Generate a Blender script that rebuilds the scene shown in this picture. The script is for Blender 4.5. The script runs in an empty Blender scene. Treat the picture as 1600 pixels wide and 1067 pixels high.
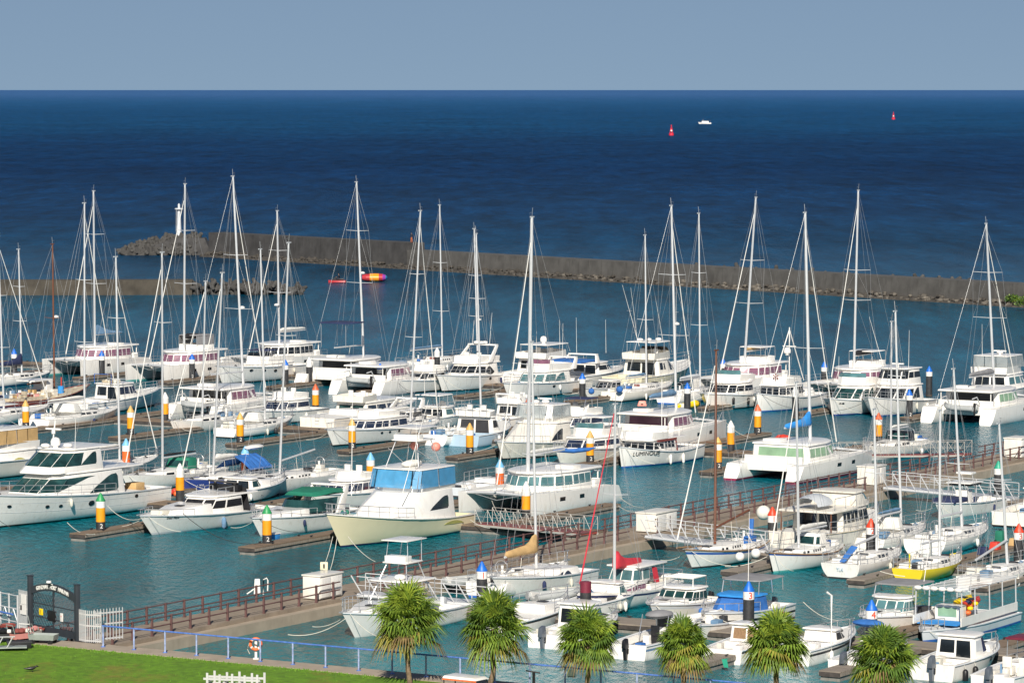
import bpy, bmesh, math, random
from mathutils import Vector, Matrix
random.seed(7)
C = bpy.context.scene.collection
SC = bpy.context.scene

# ------------------------------------------------------------------ camera, sky, sun, exposure
FOC, CAMH = 6000.0, 30.0                 # focal length in source pixels, camera height in metres
PITCH = math.atan((533.5 - 140.5) / FOC)
cam = bpy.data.cameras.new('camera'); cam.lens = 135.0; cam.sensor_width = 36.0
cam.clip_start = 1.0; cam.clip_end = 400000.0
cam_o = bpy.data.objects.new('camera', cam); C.objects.link(cam_o)
cam_o.location = (0, 0, CAMH); cam_o.rotation_euler = (math.pi / 2 - PITCH, 0, 0)
SC.camera = cam_o

SUN_EL = math.radians(32); SUN_AZ = math.radians(183)   # azimuth clockwise from +Y
w = bpy.data.worlds.new("World"); SC.world = w; w.use_nodes = True
nt = w.node_tree; nt.nodes.clear()
n_out = nt.nodes.new('ShaderNodeOutputWorld'); n_bg = nt.nodes.new('ShaderNodeBackground')
n_sky = nt.nodes.new('ShaderNodeTexSky'); n_sky.sky_type = 'NISHITA'; n_sky.sun_disc = False
n_sky.sun_elevation = SUN_EL; n_sky.sun_rotation = SUN_AZ
n_sky.air_density = 1.0; n_sky.dust_density = 0.6; n_sky.ozone_density = 2.0; n_sky.altitude = 0
n_tc = nt.nodes.new('ShaderNodeTexCoord')
n_add = nt.nodes.new('ShaderNodeVectorMath'); n_add.operation = 'ADD'; n_add.inputs[1].default_value = (0, 0, 0.17)
n_nrm = nt.nodes.new('ShaderNodeVectorMath'); n_nrm.operation = 'NORMALIZE'
nt.links.new(n_tc.outputs['Generated'], n_add.inputs[0]); nt.links.new(n_add.outputs[0], n_nrm.inputs[0])
nt.links.new(n_nrm.outputs[0], n_sky.inputs['Vector'])
n_hs = nt.nodes.new('ShaderNodeHueSaturation'); n_hs.inputs['Saturation'].default_value = .96; n_hs.inputs['Hue'].default_value = .504
nt.links.new(n_sky.outputs[0], n_hs.inputs['Color']); nt.links.new(n_hs.outputs[0], n_bg.inputs['Color']); n_bg.inputs['Strength'].default_value = 0.054
nt.links.new(n_bg.outputs[0], n_out.inputs['Surface'])
sun = bpy.data.lights.new('sun', 'SUN'); sun.energy = 4.9; sun.angle = math.radians(0.5); sun.color = (1.0, 0.93, 0.82)
sun_o = bpy.data.objects.new('sun', sun); C.objects.link(sun_o)
sd = Vector((math.sin(SUN_AZ) * math.cos(SUN_EL), math.cos(SUN_AZ) * math.cos(SUN_EL), math.sin(SUN_EL)))
sun_o.rotation_euler = sd.to_track_quat('Z', 'Y').to_euler(); sun_o.location = (0, 0, 200)
SC.view_settings.view_transform = 'Standard'; SC.view_settings.look = 'None'
SC.view_settings.gamma = 1.0; SC.view_settings.use_curve_mapping = False
SC.view_settings.exposure = 0.26
SC.cycles.max_bounces = 6; SC.cycles.transparent_max_bounces = 12
SC.cycles.caustics_reflective = False; SC.cycles.caustics_refractive = False

# ------------------------------------------------------------------ survey helpers: sight line -> place
D = Vector((.515, .857, 0)).normalized()      # along the berths (away, to the right)
R = Vector((.857, -.515, 0)).normalized()     # along the main pontoons (nearer, to the right)
HD = math.atan2(D.y, D.x)
def P(px, py, z=0.0):
    u = px - 800; q = -(py - 533.5)
    dy = FOC * math.cos(PITCH) + q * math.sin(PITCH); dz = -FOC * math.sin(PITCH) + q * math.cos(PITCH)
    t = (z - CAMH) / dz
    return Vector((u * t, dy * t, z))
def AB(a, b, z=0.0):
    v = R * a + D * b; return Vector((v.x, v.y, z))
def ab(v): return (v.x * R.x + v.y * R.y, v.x * D.x + v.y * D.y)
def col_b(px, b, z=0.0):                      # the point of row b seen in picture column px
    k = (px - 800) / (FOC * math.cos(PITCH))
    y = b / (k * D.x + D.y)
    for _ in range(5):
        dist = y * math.cos(PITCH) + (CAMH - z) * math.sin(PITCH)
        x = (px - 800) / FOC * dist
        y = (b - x * D.x) / D.y
    return Vector((x, y, z))
def height_at(v, py):                         # height seen at picture row py above ground point v
    q = -(py - 533.5)
    dy = FOC * math.cos(PITCH) + q * math.sin(PITCH); dz = -FOC * math.sin(PITCH) + q * math.cos(PITCH)
    return CAMH + v.y / dy * dz
def col_x(v, z, px):                          # world x of picture column px at point v, height z
    dist = v.y * math.cos(PITCH) + (CAMH - z) * math.sin(PITCH)
    return (px - 800) / FOC * dist

# ------------------------------------------------------------------ materials
MATS = {}
def mat(name, col, rough=.5, metal=0., var=.12, scale=1.5, bump=0., bscale=8., stain=None, stain_amt=.35, coat=0., stretch=(1, 1, 1), spec=.5):
    if name in MATS: return MATS[name]
    m = bpy.data.materials.new(name); m.use_nodes = True; MATS[name] = m
    N = m.node_tree.nodes; Lk = m.node_tree.links; b = N['Principled BSDF']
    b.inputs['Roughness'].default_value = rough; b.inputs['Metallic'].default_value = metal
    b.inputs['Coat Weight'].default_value = coat; b.inputs['Specular IOR Level'].default_value = spec
    tc = N.new('ShaderNodeTexCoord'); mp = N.new('ShaderNodeMapping'); mp.inputs['Scale'].default_value = stretch
    Lk.new(tc.outputs['Object'], mp.inputs[0])
    oi = N.new('ShaderNodeObjectInfo'); ad = N.new('ShaderNodeVectorMath'); ad.operation = 'ADD'
    ml = N.new('ShaderNodeMath'); ml.operation = 'MULTIPLY'; ml.inputs[1].default_value = 57.
    Lk.new(oi.outputs['Random'], ml.inputs[0]); Lk.new(mp.outputs[0], ad.inputs[0]); Lk.new(ml.outputs[0], ad.inputs[1])
    nz = N.new('ShaderNodeTexNoise'); nz.inputs['Scale'].default_value = scale; nz.inputs['Detail'].default_value = 5
    Lk.new(ad.outputs[0], nz.inputs['Vector'])
    rp = N.new('ShaderNodeValToRGB'); rp.color_ramp.elements[0].position = .3; rp.color_ramp.elements[1].position = .7
    lo = [c * (1 - var) for c in col]; hi = [min(1, c * (1 + var)) for c in col]
    rp.color_ramp.elements[0].color = (*lo, 1); rp.color_ramp.elements[1].color = (*hi, 1)
    Lk.new(nz.outputs[0], rp.inputs[0]); last = rp.outputs[0]
    if stain:
        n2 = N.new('ShaderNodeTexNoise'); n2.inputs['Scale'].default_value = scale * 1.7; n2.inputs['Detail'].default_value = 8; n2.inputs['Roughness'].default_value = .7
        m2 = N.new('ShaderNodeMapping'); m2.inputs['Scale'].default_value = (1.6, 1.6, .35)
        Lk.new(ad.outputs[0], m2.inputs[0]); Lk.new(m2.outputs[0], n2.inputs['Vector'])
        r2 = N.new('ShaderNodeValToRGB'); r2.color_ramp.elements[0].position = .52; r2.color_ramp.elements[1].position = .72
        r2.color_ramp.elements[0].color = (0, 0, 0, 1); r2.color_ramp.elements[1].color = (stain_amt,) * 3 + (1,)
        Lk.new(n2.outputs[0], r2.inputs[0])
        mx = N.new('ShaderNodeMixRGB'); mx.inputs[2].default_value = (*stain, 1)
        Lk.new(r2.outputs[0], mx.inputs[0]); Lk.new(last, mx.inputs[1]); last = mx.outputs[0]
    Lk.new(last, b.inputs['Base Color'])
    if bump:
        n3 = N.new('ShaderNodeTexNoise'); n3.inputs['Scale'].default_value = bscale; n3.inputs['Detail'].default_value = 4
        Lk.new(ad.outputs[0], n3.inputs['Vector'])
        bp = N.new('ShaderNodeBump'); bp.inputs['Strength'].default_value = bump; bp.inputs['Distance'].default_value = .05
        Lk.new(n3.outputs[0], bp.inputs['Height']); Lk.new(bp.outputs[0], b.inputs['Normal'])
    return m
GREY = (.33, .31, .27)
mat('gelcoat', (.85, .83, .79), .28, var=.03, stain=(.5, .44, .35), stain_amt=.42, coat=.3)
mat('gelcoat_warm', (.78, .75, .68), .32, var=.04, stain=(.5, .42, .3), stain_amt=.4, coat=.2)
mat('gelcoat_old', (.70, .67, .60), .4, var=.07, stain=(.36, .29, .2), stain_amt=.5)
mat('gelcoat_grey', (.60, .63, .66), .3, var=.05, stain=(.4, .38, .34), stain_amt=.3)
mat('deck_white', (.74, .73, .70), .55, var=.05, stain=(.5, .46, .38), stain_amt=.35)
mat('deck_tan', (.55, .47, .34), .6, var=.12)
mat('teak', (.26, .16, .085), .6, var=.25, scale=6, stretch=(.3, 3, 1))
mat('teak_light', (.42, .31, .19), .6, var=.25, scale=6, stretch=(.3, 3, 1))
mat('cream', (.86, .77, .52), .28, var=.03, coat=.3)
mat('cream_pale', (.74, .69, .50), .3, var=.05, stain=(.45, .38, .22), stain_amt=.35)
mat('paleblue', (.42, .55, .66), .3, var=.05, stain=(.4, .42, .42), stain_amt=.3)
mat('navy', (.02, .03, .10), .3, var=.1, coat=.2)
mat('royal', (.04, .07, .30), .3, var=.08, coat=.3)
mat('bluetrim', (.03, .12, .42), .4, var=.1)
mat('teal_boot', (.10, .38, .36), .4, var=.15)
mat('red_boot', (.36, .03, .03), .45, var=.15)
mat('plum_boot', (.22, .02, .06), .45, var=.15)
mat('black', (.012, .012, .014), .4, var=.2)
mat('motor_grey', (.10, .115, .14), .3, var=.15, coat=.3)
mat('charcoal', (.035, .036, .04), .5, var=.2)
mat('yellow', (.80, .62, .03), .3, var=.05, coat=.2)
mat('olive', (.42, .40, .12), .35, var=.08)
mat('maroon', (.17, .02, .04), .5, var=.12)
mat('brownred', (.22, .05, .04), .45, var=.15)
mat('glass', (.012, .016, .02), .06, var=.3, spec=.7)
mat('glass_blue', (.02, .03, .06), .06, var=.3, spec=.8)
mat('glass_green', (.015, .05, .05), .06, var=.6, scale=1.2, spec=.6)
mat('glass_sea', (.075, .17, .185), .08, var=.4, scale=1, spec=.6)
mat('curtain_green', (.25, .40, .26), .3, var=.15)
mat('purple_film', (.20, .09, .14), .18, var=.15, spec=.6)
mat('metal', (.72, .72, .72), .3, metal=.75, var=.05)
mat('alu', (.66, .67, .68), .38, metal=.3, var=.05)
mat('alu_warm', (.50, .48, .44), .45, metal=.15, var=.06)
mat('wire', (.33, .34, .35), .4, metal=.3, var=.05)
mat('wood_mast', (.16, .06, .03), .45, var=.2, scale=4, stretch=(1, 1, .2))
mat('canvas_blue', (.03, .14, .43), .8, var=.18, scale=2.5)
mat('canvas_sky', (.03, .27, .70), .8, var=.15, scale=2.5)
mat('canvas_dusty', (.13, .24, .38), .85, var=.2, scale=2.5)
mat('canvas_navy', (.02, .03, .09), .85, var=.2)
mat('canvas_black', (.016, .016, .02), .85, var=.3)
mat('canvas_grey', (.24, .24, .25), .85, var=.18)
mat('canvas_green', (.01, .16, .10), .8, var=.18)
mat('canvas_tan', (.55, .36, .16), .85, var=.15)
mat('canvas_red', (.52, .03, .05), .8, var=.15)
mat('canvas_white', (.74, .73, .69), .8, var=.08, stain=(.5, .45, .36), stain_amt=.3)
mat('netting', (.55, .55, .53), .9, var=.2, scale=12)
mat('rope_white', (.68, .65, .56), .9, var=.15)
mat('rope_dark', (.05, .05, .05), .9, var=.15)
mat('rubber_grey', (.40, .42, .42), .7, var=.12)
mat('rubber_tan', (.62, .60, .52), .7, var=.12)
mat('orange_float', (.80, .16, .04), .5, var=.1)
mat('pink_float', (.78, .26, .20), .5, var=.1)
mat('concrete', (.265, .215, .165), .9, var=.16, scale=.8, stain=(.15, .12, .09), stain_amt=.55, bump=.3)
mat('concrete_dark', (.052, .051, .051), .95, var=.3, scale=.5, stain=(.015, .014, .014), stain_amt=.7, bump=.4, bscale=3)
mat('concrete_pale', (.37, .31, .24), .9, var=.12, scale=1.2, stain=(.25, .2, .15), stain_amt=.4)
mat('rock', (.058, .052, .045), .95, var=.4, scale=.9, bump=.5, bscale=5)
mat('concrete_mid', (.085, .082, .077), .95, var=.25, scale=.5, stain=(.035, .033, .03), stain_amt=.7, bump=.4, bscale=3)
mat('concrete_brown', (.066, .058, .046), .95, var=.35, scale=.5, stain=(.03, .026, .02), stain_amt=.8, bump=.4, bscale=3)
mat('rock_pale', (.12, .107, .09), .95, var=.4, scale=.9, bump=.5, bscale=5)
mat('tetra', (.062, .06, .057), .95, var=.3, scale=.6, bump=.4, bscale=4)
mat('plank', (.20, .145, .10), .85, var=.35, scale=3, stretch=(4, .25, 1), stain=(.08, .06, .05), stain_amt=.5)
mat('plank_grey', (.26, .22, .18), .85, var=.3, scale=3, stretch=(4, .25, 1), stain=(.1, .08, .06), stain_amt=.5)
mat('float', (.22, .21, .19), .85, var=.25, stain=(.05, .05, .045), stain_amt=.7)
mat('dirtysteel', (.06, .05, .045), .8, var=.4, scale=3)
mat('rail_paint', (.13, .068, .064), .55, var=.2)
mat('pile_dark', (.028, .03, .034), .6, var=.35, scale=4, stain=(.12, .1, .08), stain_amt=.4)
mat('pile_orange', (.82, .33, .01), .5, var=.08, scale=2, stain=(.4, .12, .01), stain_amt=.45)
mat('pile_red', (.72, .13, .02), .5, var=.1, scale=2)
mat('pile_white', (.78, .77, .74), .5, var=.05, scale=3, stain=(.45, .4, .35), stain_amt=.4)
mat('cap_tan', (.66, .40, .12), .55, var=.12)
mat('cap_redorange', (.62, .13, .05), .5, var=.12)
mat('cap_red', (.72, .06, .02), .45, var=.1)
mat('cap_green', (.03, .30, .10), .45, var=.1)
mat('cap_teal', (.03, .34, .22), .45, var=.1)
mat('cap_ltblue', (.18, .47, .74), .5, var=.1)
mat('cap_blue', (.01, .14, .58), .45, var=.1)
mat('fence_blue', (.07, .17, .52), .5, var=.25, scale=5, stain=(.35, .4, .55), stain_amt=.5)
mat('cart_red', (.26, .06, .05), .6, var=.25)
mat('fence_pale', (.30, .37, .56), .6, var=.3, scale=5, stain=(.07, .17, .5), stain_amt=.6)
mat('fence_white', (.52, .52, .52), .5, var=.06)
mat('gate_grey', (.035, .042, .052), .5, var=.15)
mat('sign_yellow', (.85, .62, .01), .5, var=.06)
mat('red_thing', (.58, .05, .03), .5, var=.12)
mat('pink_thing', (.62, .26, .24), .6, var=.15)
mat('steel_cart', (.34, .38, .36), .5, metal=.3, var=.2)
mat('skin', (.42, .25, .17), .6, var=.08)
mat('cloth_dark', (.02, .02, .03), .8, var=.2)
mat('cloth_orange', (.45, .13, .04), .8, var=.2)
mat('buoy_red', (.62, .02, .05), .5, var=.1)
mat('tube_red', (.45, .04, .05), .4, var=.08)
mat('tube_orange', (.85, .32, .02), .4, var=.08)
mat('tube_purple', (.28, .05, .33), .4, var=.08)
mat('tube_blue', (.03, .25, .50), .4, var=.08)
mat('trunk', (.20, .14, .09), .9, var=.35, scale=5, stretch=(1, 1, 3), bump=.5)
mat('leaf_new', (.23, .305, .032), .5, var=.3, scale=2)
mat('leaf_mid', (.14, .215, .024), .5, var=.35, scale=2)
mat('leaf_dark', (.07, .13, .018), .55, var=.35, scale=2)
mat('leaf_old', (.23, .21, .03), .65, var=.35, scale=2)
mat('leaf_dead', (.19, .13, .05), .8, var=.35, scale=2)
mat('clear_vinyl', (.50, .55, .56), .12, var=.1, spec=.6); MATS['clear_vinyl'].node_tree.nodes['Principled BSDF'].inputs['Alpha'].default_value = .42
mat('blue_mesh', (.10, .40, .70), .5, var=.12, scale=2); MATS['blue_mesh'].node_tree.nodes['Principled BSDF'].inputs['Alpha'].default_value = .55
mat('shrub', (.04, .09, .015), .6, var=.4, scale=2)

# ------------------------------------------------------------------ mesh builder
class MB:
    def __init__(s): s.v = []; s.f = []; s.m = []
    def add(s, vs, fs, m):
        o = len(s.v); s.v += [tuple(v) for v in vs]
        for f in fs: s.f.append(tuple(i + o for i in f)); s.m.append(m)
    def box(s, x0, x1, y0, y1, z0, z1, m):
        s.prism([(x0, y0, z0), (x1, y0, z0), (x1, y1, z0), (x0, y1, z0)], [(x0, y0, z1), (x1, y0, z1), (x1, y1, z1), (x0, y1, z1)], m)
    def prism(s, bot, top, m, cap=True, floor=True):
        n = len(bot); fs = [(i, (i + 1) % n, n + (i + 1) % n, n + i) for i in range(n)]
        if cap: fs.append(tuple(range(n, 2 * n)))
        if floor: fs.append(tuple(reversed(range(n))))
        s.add(list(bot) + list(top), fs, m)
    def plate(s, pts, off, m):
        off = Vector(off); s.prism([tuple(Vector(p)) for p in pts], [tuple(Vector(p) + off) for p in pts], m)
    def obox(s, c, ux, uy, hx, hy, z0, z1, m):       # box on axes ux, uy
        c = Vector(c); q = [c + ux * (a * hx) + uy * (b * hy) for a, b in ((-1, -1), (1, -1), (1, 1), (-1, 1))]
        s.prism([(p.x, p.y, z0) for p in q], [(p.x, p.y, z1) for p in q], m)
    def tube(s, pts, r, m, n=6, r1=None, cap=True):
        pts = [Vector(p) for p in pts]; k = len(pts); vs = []
        for i, p in enumerate(pts):
            t = (pts[min(i + 1, k - 1)] - pts[max(i - 1, 0)])
            if t.length < 1e-6: t = Vector((0, 0, 1))
            t.normalize(); a = t.cross(Vector((0, 0, 1)))
            if a.length < .05: a = t.cross(Vector((1, 0, 0)))
            a.normalize(); b = t.cross(a)
            rr = r if r1 is None else r + (r1 - r) * i / max(1, k - 1)
            for j in range(n):
                th = 2 * math.pi * j / n; vs.append(p + a * (rr * math.cos(th)) + b * (rr * math.sin(th)))
        fs = [(i * n + j, i * n + (j + 1) % n, (i + 1) * n + (j + 1) % n, (i + 1) * n + j) for i in range(k - 1) for j in range(n)]
        if cap: fs += [tuple(range(n - 1, -1, -1)), tuple(range((k - 1) * n, k * n))]
        s.add(vs, fs, m)
    def lathe(s, prof, m, c=(0, 0), n=14, M=None):
        vs = []; 
        for r, z in prof:
            for j in range(n):
                th = 2 * math.pi * j / n; p = Vector((c[0] + r * math.cos(th), c[1] + r * math.sin(th), z)); vs.append(M @ p if M else p)
        k = len(prof)
        fs = [(i * n + j, i * n + (j + 1) % n, (i + 1) * n + (j + 1) % n, (i + 1) * n + j) for i in range(k - 1) for j in range(n)]
        fs += [tuple(range(n - 1, -1, -1)), tuple(range((k - 1) * n, k * n))]
        s.add(vs, fs, m)
    def ball(s, c, r, m, n=10, k=6):
        if not hasattr(r, '__len__'): r = (r, r, r)
        vs = [(c[0], c[1], c[2] - r[2])]
        for i in range(1, k):
            ph = -math.pi / 2 + math.pi * i / k
            for j in range(n):
                th = 2 * math.pi * j / n
                vs.append((c[0] + r[0] * math.cos(ph) * math.cos(th), c[1] + r[1] * math.cos(ph) * math.sin(th), c[2] + r[2] * math.sin(ph)))
        vs.append((c[0], c[1], c[2] + r[2])); e = len(vs) - 1
        fs = [(0, 1 + (j + 1) % n, 1 + j) for j in range(n)]
        fs += [(1 + i * n + j, 1 + i * n + (j + 1) % n, 1 + (i + 1) * n + (j + 1) % n, 1 + (i + 1) * n + j) for i in range(k - 2) for j in range(n)]
        fs += [(1 + (k - 2) * n + j, 1 + (k - 2) * n + (j + 1) % n, e) for j in range(n)]
        s.add(vs, fs, m)
    def loft(s, rings, m, closed=True, cap=True):
        n = len(rings[0]); vs = [p for r in rings for p in r]; fs = []
        for i in range(len(rings) - 1):
            for j in range(n if closed else n - 1):
                fs.append((i * n + j, i * n + (j + 1) % n, (i + 1) * n + (j + 1) % n, (i + 1) * n + j))
        if cap and closed: fs += [tuple(range(n - 1, -1, -1)), tuple(range((len(rings) - 1) * n, len(rings) * n))]
        s.add(vs, fs, m)
    def mesh(s, name, smooth=35, bev=0.):
        me = bpy.data.meshes.new(name); names = []
        for m in s.m:
            if m not in names: names.append(m)
        for m in names: me.materials.append(MATS[m])
        me.from_pydata(s.v, [], s.f)
        me.polygons.foreach_set('material_index', [names.index(m) for m in s.m])
        bm = bmesh.new(); bm.from_mesh(me)
        bmesh.ops.recalc_face_normals(bm, faces=bm.faces)
        if bev:
            es = [e for e in bm.edges if e.is_manifold and e.calc_face_angle(0) > .35]
            bmesh.ops.bevel(bm, geom=es, offset=bev, offset_type='OFFSET', segments=2, profile=.6, affect='EDGES', clamp_overlap=True)
        bm.to_mesh(me); bm.free()
        if smooth:
            me.polygons.foreach_set('use_smooth', [True] * len(me.polygons)); me.set_sharp_from_angle(angle=math.radians(smooth))
        return me
    def build(s, name, parent=None, smooth=35, bev=0.):
        if not s.v: return None
        return link(name, s.mesh(name, smooth, bev), parent)
def link(name, me, parent=None):
    o = bpy.data.objects.new(name, me); C.objects.link(o)
    if parent: o.parent = parent
    return o
def tag(o, label, cat, group=None):
    o['label'] = label; o['category'] = cat
    if group: o['group'] = group
    return o
def kind(o, k): o['kind'] = k; return o
def thing(name, label, cat, loc=(0, 0, 0), rotz=0., group=None):
    o = bpy.data.objects.new(name, None); C.objects.link(o); o.empty_display_size = .3
    o.location = loc; o.rotation_euler = (0, 0, rotz)
    return tag(o, label, cat, group)
def sub(o, label): o['label'] = label; return o
def text_mesh(s, size, m, ext=.008, spacing=1.0, shear=0., bold=0.):
    cu = bpy.data.curves.new('lettering', 'FONT'); cu.body = s; cu.size = size; cu.extrude = ext; cu.space_character = spacing
    cu.shear = shear; cu.offset = bold; cu.align_x = 'CENTER'
    o = bpy.data.objects.new('lettering', cu); C.objects.link(o)
    dg = bpy.context.evaluated_depsgraph_get(); me = bpy.data.meshes.new_from_object(o.evaluated_get(dg))
    bpy.data.objects.remove(o); bpy.data.curves.remove(cu)
    me.materials.clear(); me.materials.append(MATS[m]); me.name = 'lettering'
    return me
def text(parent, s, size, m, org, xdir, updir=(0, 0, 1), **k):
    o = link('lettering', text_mesh(s, size, m, **k), parent)
    x = Vector(xdir).normalized(); u = Vector(updir); z = x.cross(u).normalized(); u = z.cross(x)
    M = Matrix((x, u, z)).transposed().to_4x4(); M.translation = Vector(org); o.matrix_local = M
    return o
# ------------------------------------------------------------------ boat parts (local axes: x to the bow, y to port, z up, origin on the waterline)
TS = [0, .06, .16, .28, .40, .52, .63, .73, .81, .88, .93, .97, 1.0]
class Hull:
    def __init__(s, L, B, fs, fb, draft=.5, rake=1., srake=0., tr=.85, flare=.9, sexp=8., p=2.2, sheer_pow=1.8, tmax=.42, vbow=False, dip=0.):
        s.L, s.B, s.fs, s.fb, s.draft, s.rake, s.srake, s.tr, s.flare, s.sexp, s.p, s.sp, s.tmax, s.dip = L, B, fs, fb, draft, rake, srake, tr, flare, sexp, p, sheer_pow, tmax, dip
    def half(s, t):
        if t < s.tmax: return s.B / 2 * (s.tr + (1 - s.tr) * math.sin(t / s.tmax * math.pi / 2))
        return s.B / 2 * max(0, 1 - ((t - s.tmax) / (1 - s.tmax)) ** s.p)
    def zs(s, t): return s.fs + (s.fb - s.fs) * t ** s.sp - s.dip * math.sin(math.pi * t)
    def pt(s, t, z, side=1, off=0.):
        zt = s.zs(t); q = max(0., min(1., (z + s.draft) / (zt + s.draft)))
        st = (1 - (1 - q) ** s.sexp) * (.93 + .07 * q); bw = q ** s.flare
        k = max(0, min(1, (t - .15) / .85)) ** 1.35
        h = s.half(t) * (st * (1 - k) + bw * k)
        x = -s.L / 2 + t * s.L - s.rake * (1 - q) * t ** 4 + s.srake * (1 - q) * (1 - t) ** 3
        return Vector((x, side * (h + off), z))
    def sheer(s, t, inset=0., dz=0.):
        p = s.pt(t, s.zs(t)); p.y = max(0., p.y - inset); p.z += dz; return p
    def build(s, root, m='gelcoat', boot='black', bootz=.12, stripe=None, sq=(.72, .86), deck='deck_white', tc=0., zc=.6, rub=None, name='hull', deckname='deck', bottom=None):
        qs = [0, .18, .36, .54, .72, .86, 1.0]
        rows = []
        for t in TS:
            zt = s.zs(t); zz = [-s.draft, -s.draft * .5, -.02, bootz] + [bootz + (zt - bootz) * q for q in qs[1:]]
            rows.append([s.pt(t, z) for z in zz])
        nr = len(rows[0]); mb = MB()
        for side in (1, -1):
            vs = [Vector((p.x, p.y * side, p.z)) for r in rows for p in r]
            for j in range(nr - 1):
                mm = (bottom or boot) if j < 2 else boot if j == 2 else m
                if stripe and j >= 3 and qs[j - 3] >= sq[0] - .01 and qs[j - 2] <= sq[1] + .01: mm = stripe
                mb.add(vs, [(i * nr + j, (i + 1) * nr + j, (i + 1) * nr + j + 1, i * nr + j + 1) for i in range(len(TS) - 1)], mm)
        tr = rows[0]
        tv = [Vector((p.x, p.y, p.z)) for p in tr] + [Vector((p.x, -p.y, p.z)) for p in tr]
        mb.add(tv, [(j, j + 1, nr + j + 1, nr + j) for j in range(nr - 1) if j >= 3], m)
        mb.add(tv, [(j, j + 1, nr + j + 1, nr + j) for j in range(nr - 1) if j < 3], boot)
        # weld
        o = mb.build(name, root, smooth=40)
        bm = bmesh.new(); bm.from_mesh(o.data); bmesh.ops.remove_doubles(bm, verts=bm.verts, dist=.0005); bmesh.ops.recalc_face_normals(bm, faces=bm.faces); bm.to_mesh(o.data); bm.free()
        o.data.polygons.foreach_set('use_smooth', [True] * len(o.data.polygons)); o.data.set_sharp_from_angle(angle=math.radians(42))
        # deck
        d = MB(); ts = [t for t in TS if t >= tc]
        if tc and tc not in ts: ts = [tc] + ts
        P0 = [s.sheer(t, .03, -.05) for t in ts]
        vs = []
        for p in P0: vs += [(p.x, p.y, p.z), (p.x, 0, p.z + .05), (p.x, -p.y, p.z)]
        d.add(vs, [f for i in range(len(ts) - 1) for f in ((3 * i, 3 * i + 3, 3 * i + 4, 3 * i + 1), (3 * i + 1, 3 * i + 4, 3 * i + 5, 3 * i + 2))], deck)
        if tc:
            ck = [0.0] + [t for t in TS if 0 < t < tc] + [tc]
            q = [s.pt(t, zc) for t in ck]
            vs = []
            for i, p in enumerate(q):
                yy = max(.05, p.y - .06); vs += [(p.x + (.04 if i == 0 else 0), yy, zc), (p.x + (.04 if i == 0 else 0), -yy, zc)]
            d.add(vs, [(2 * i, 2 * i + 2, 2 * i + 3, 2 * i + 1) for i in range(len(ck) - 1)], deck)
            p = s.sheer(tc, .03, -.05); lo = q[-1].y - .06
            d.add([(p.x, p.y, p.z), (p.x, -p.y, p.z), (q[-1].x, -lo, zc), (q[-1].x, lo, zc)], [(0, 1, 2, 3)], m)
            # covering boards of the cockpit
            for side in (1, -1):
                vs = []
                for t in ck:
                    a = s.sheer(t, 0, 0.0); b = s.sheer(t, .24, 0.0); vs += [(a.x, a.y * side, a.z), (b.x, b.y * side, b.z), (b.x, b.y * side, b.z - .4)]
                d.add(vs, [f for i in range(len(ck) - 1) for f in ((3 * i, 3 * i + 3, 3 * i + 4, 3 * i + 1), (3 * i + 1, 3 * i + 4, 3 * i + 5, 3 * i + 2))], m)
            a = s.sheer(0); d.box(a.x, a.x + .22, -a.y + .1, a.y - .1, zc + .05, a.z + .002, m)
        d.build(deckname, root, smooth=30)
        if rub:
            r = MB()
            for side in (1, -1):
                r.tube([Vector((p.x, p.y * side, p.z)) for p in (s.sheer(t, -.012, -.02) for t in TS)], .045, rub, n=5)
            r.build('rub_rail', root)
        return s
def rail(root, H, t0, t1, h, n, m='metal', r=.02, bow=True, mid=True, name='guard_rail', inset=.06, tops=True):
    mb = MB()
    for side in (1, -1):
        ts = [t0 + (t1 - t0) * i / n for i in range(n + 1)]
        top = []
        for t in ts:
            p = H.sheer(t, inset); p.y *= side; q = p + Vector((0, 0, h)); mb.tube([p, q], r, m, n=4); top.append(q)
        if bow and side == 1: top_b = list(top)
        mb.tube(top, r, m, n=4)
        if mid: mb.tube([p - Vector((0, 0, h * .48)) for p in top], r * .7, m, n=4)
        if bow:
            e = H.sheer(1.0, 0) + Vector((.12, 0, h * 1.02)); mb.tube([top[-1], e], r, m, n=4)
            if mid: mb.tube([top[-1] - Vector((0, 0, h * .48)), e - Vector((.1, 0, h * .48))], r * .7, m, n=4)
    return mb.build(name, root)
def mirror(Pl): return list(Pl) + [(x, -y) for x, y in reversed(Pl) if abs(y) > 1e-4]
def win_poly(a, b, c, d, uv, m, mb, t=.03):
    a, b, c, d = map(Vector, (a, b, c, d))      # bottom-left, bottom-right, top-right, top-left
    f = lambda u, v: (a * (1 - u) + b * u) * (1 - v) + (d * (1 - u) + c * u) * v
    nrm = (b - a).cross(d - a)
    if nrm.length < 1e-9: return
    nrm.normalize(); return [f(u, v) + nrm * .014 for u, v in uv], nrm
def rect(u0, u1, v0, v1): return [(u0, v0), (u1, v0), (u1, v1), (u0, v1)]
ARCH = lambda u0, u1, v0, v1: [(u0, v0), (u1, v0)] + [(u0 + (u1 - u0) * (1 - i / 8), v0 + (v1 - v0) * math.sin(math.pi * min(1, (i / 8) * .62 + .0)) ** .6) for i in range(1, 8)]
def TEAR(u0, u1, v0, v1):
    pts = [(u1, v0)]
    for i in range(1, 9): s = i / 8; pts.append((u1 - (u1 - u0) * s, v0 + (v1 - v0) * min(1, 1.25 * s ** .75 if s < .7 else (.96 + .04 * (s - .7) / .3))))
    q = (u1 - u0) * .06; pts[-1] = (u0 + q, v1); pts += [(u0, v1 - (v1 - v0) * .18), (u0, v0 + (v1 - v0) * .15), (u0 + q, v0)]
    return pts
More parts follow.
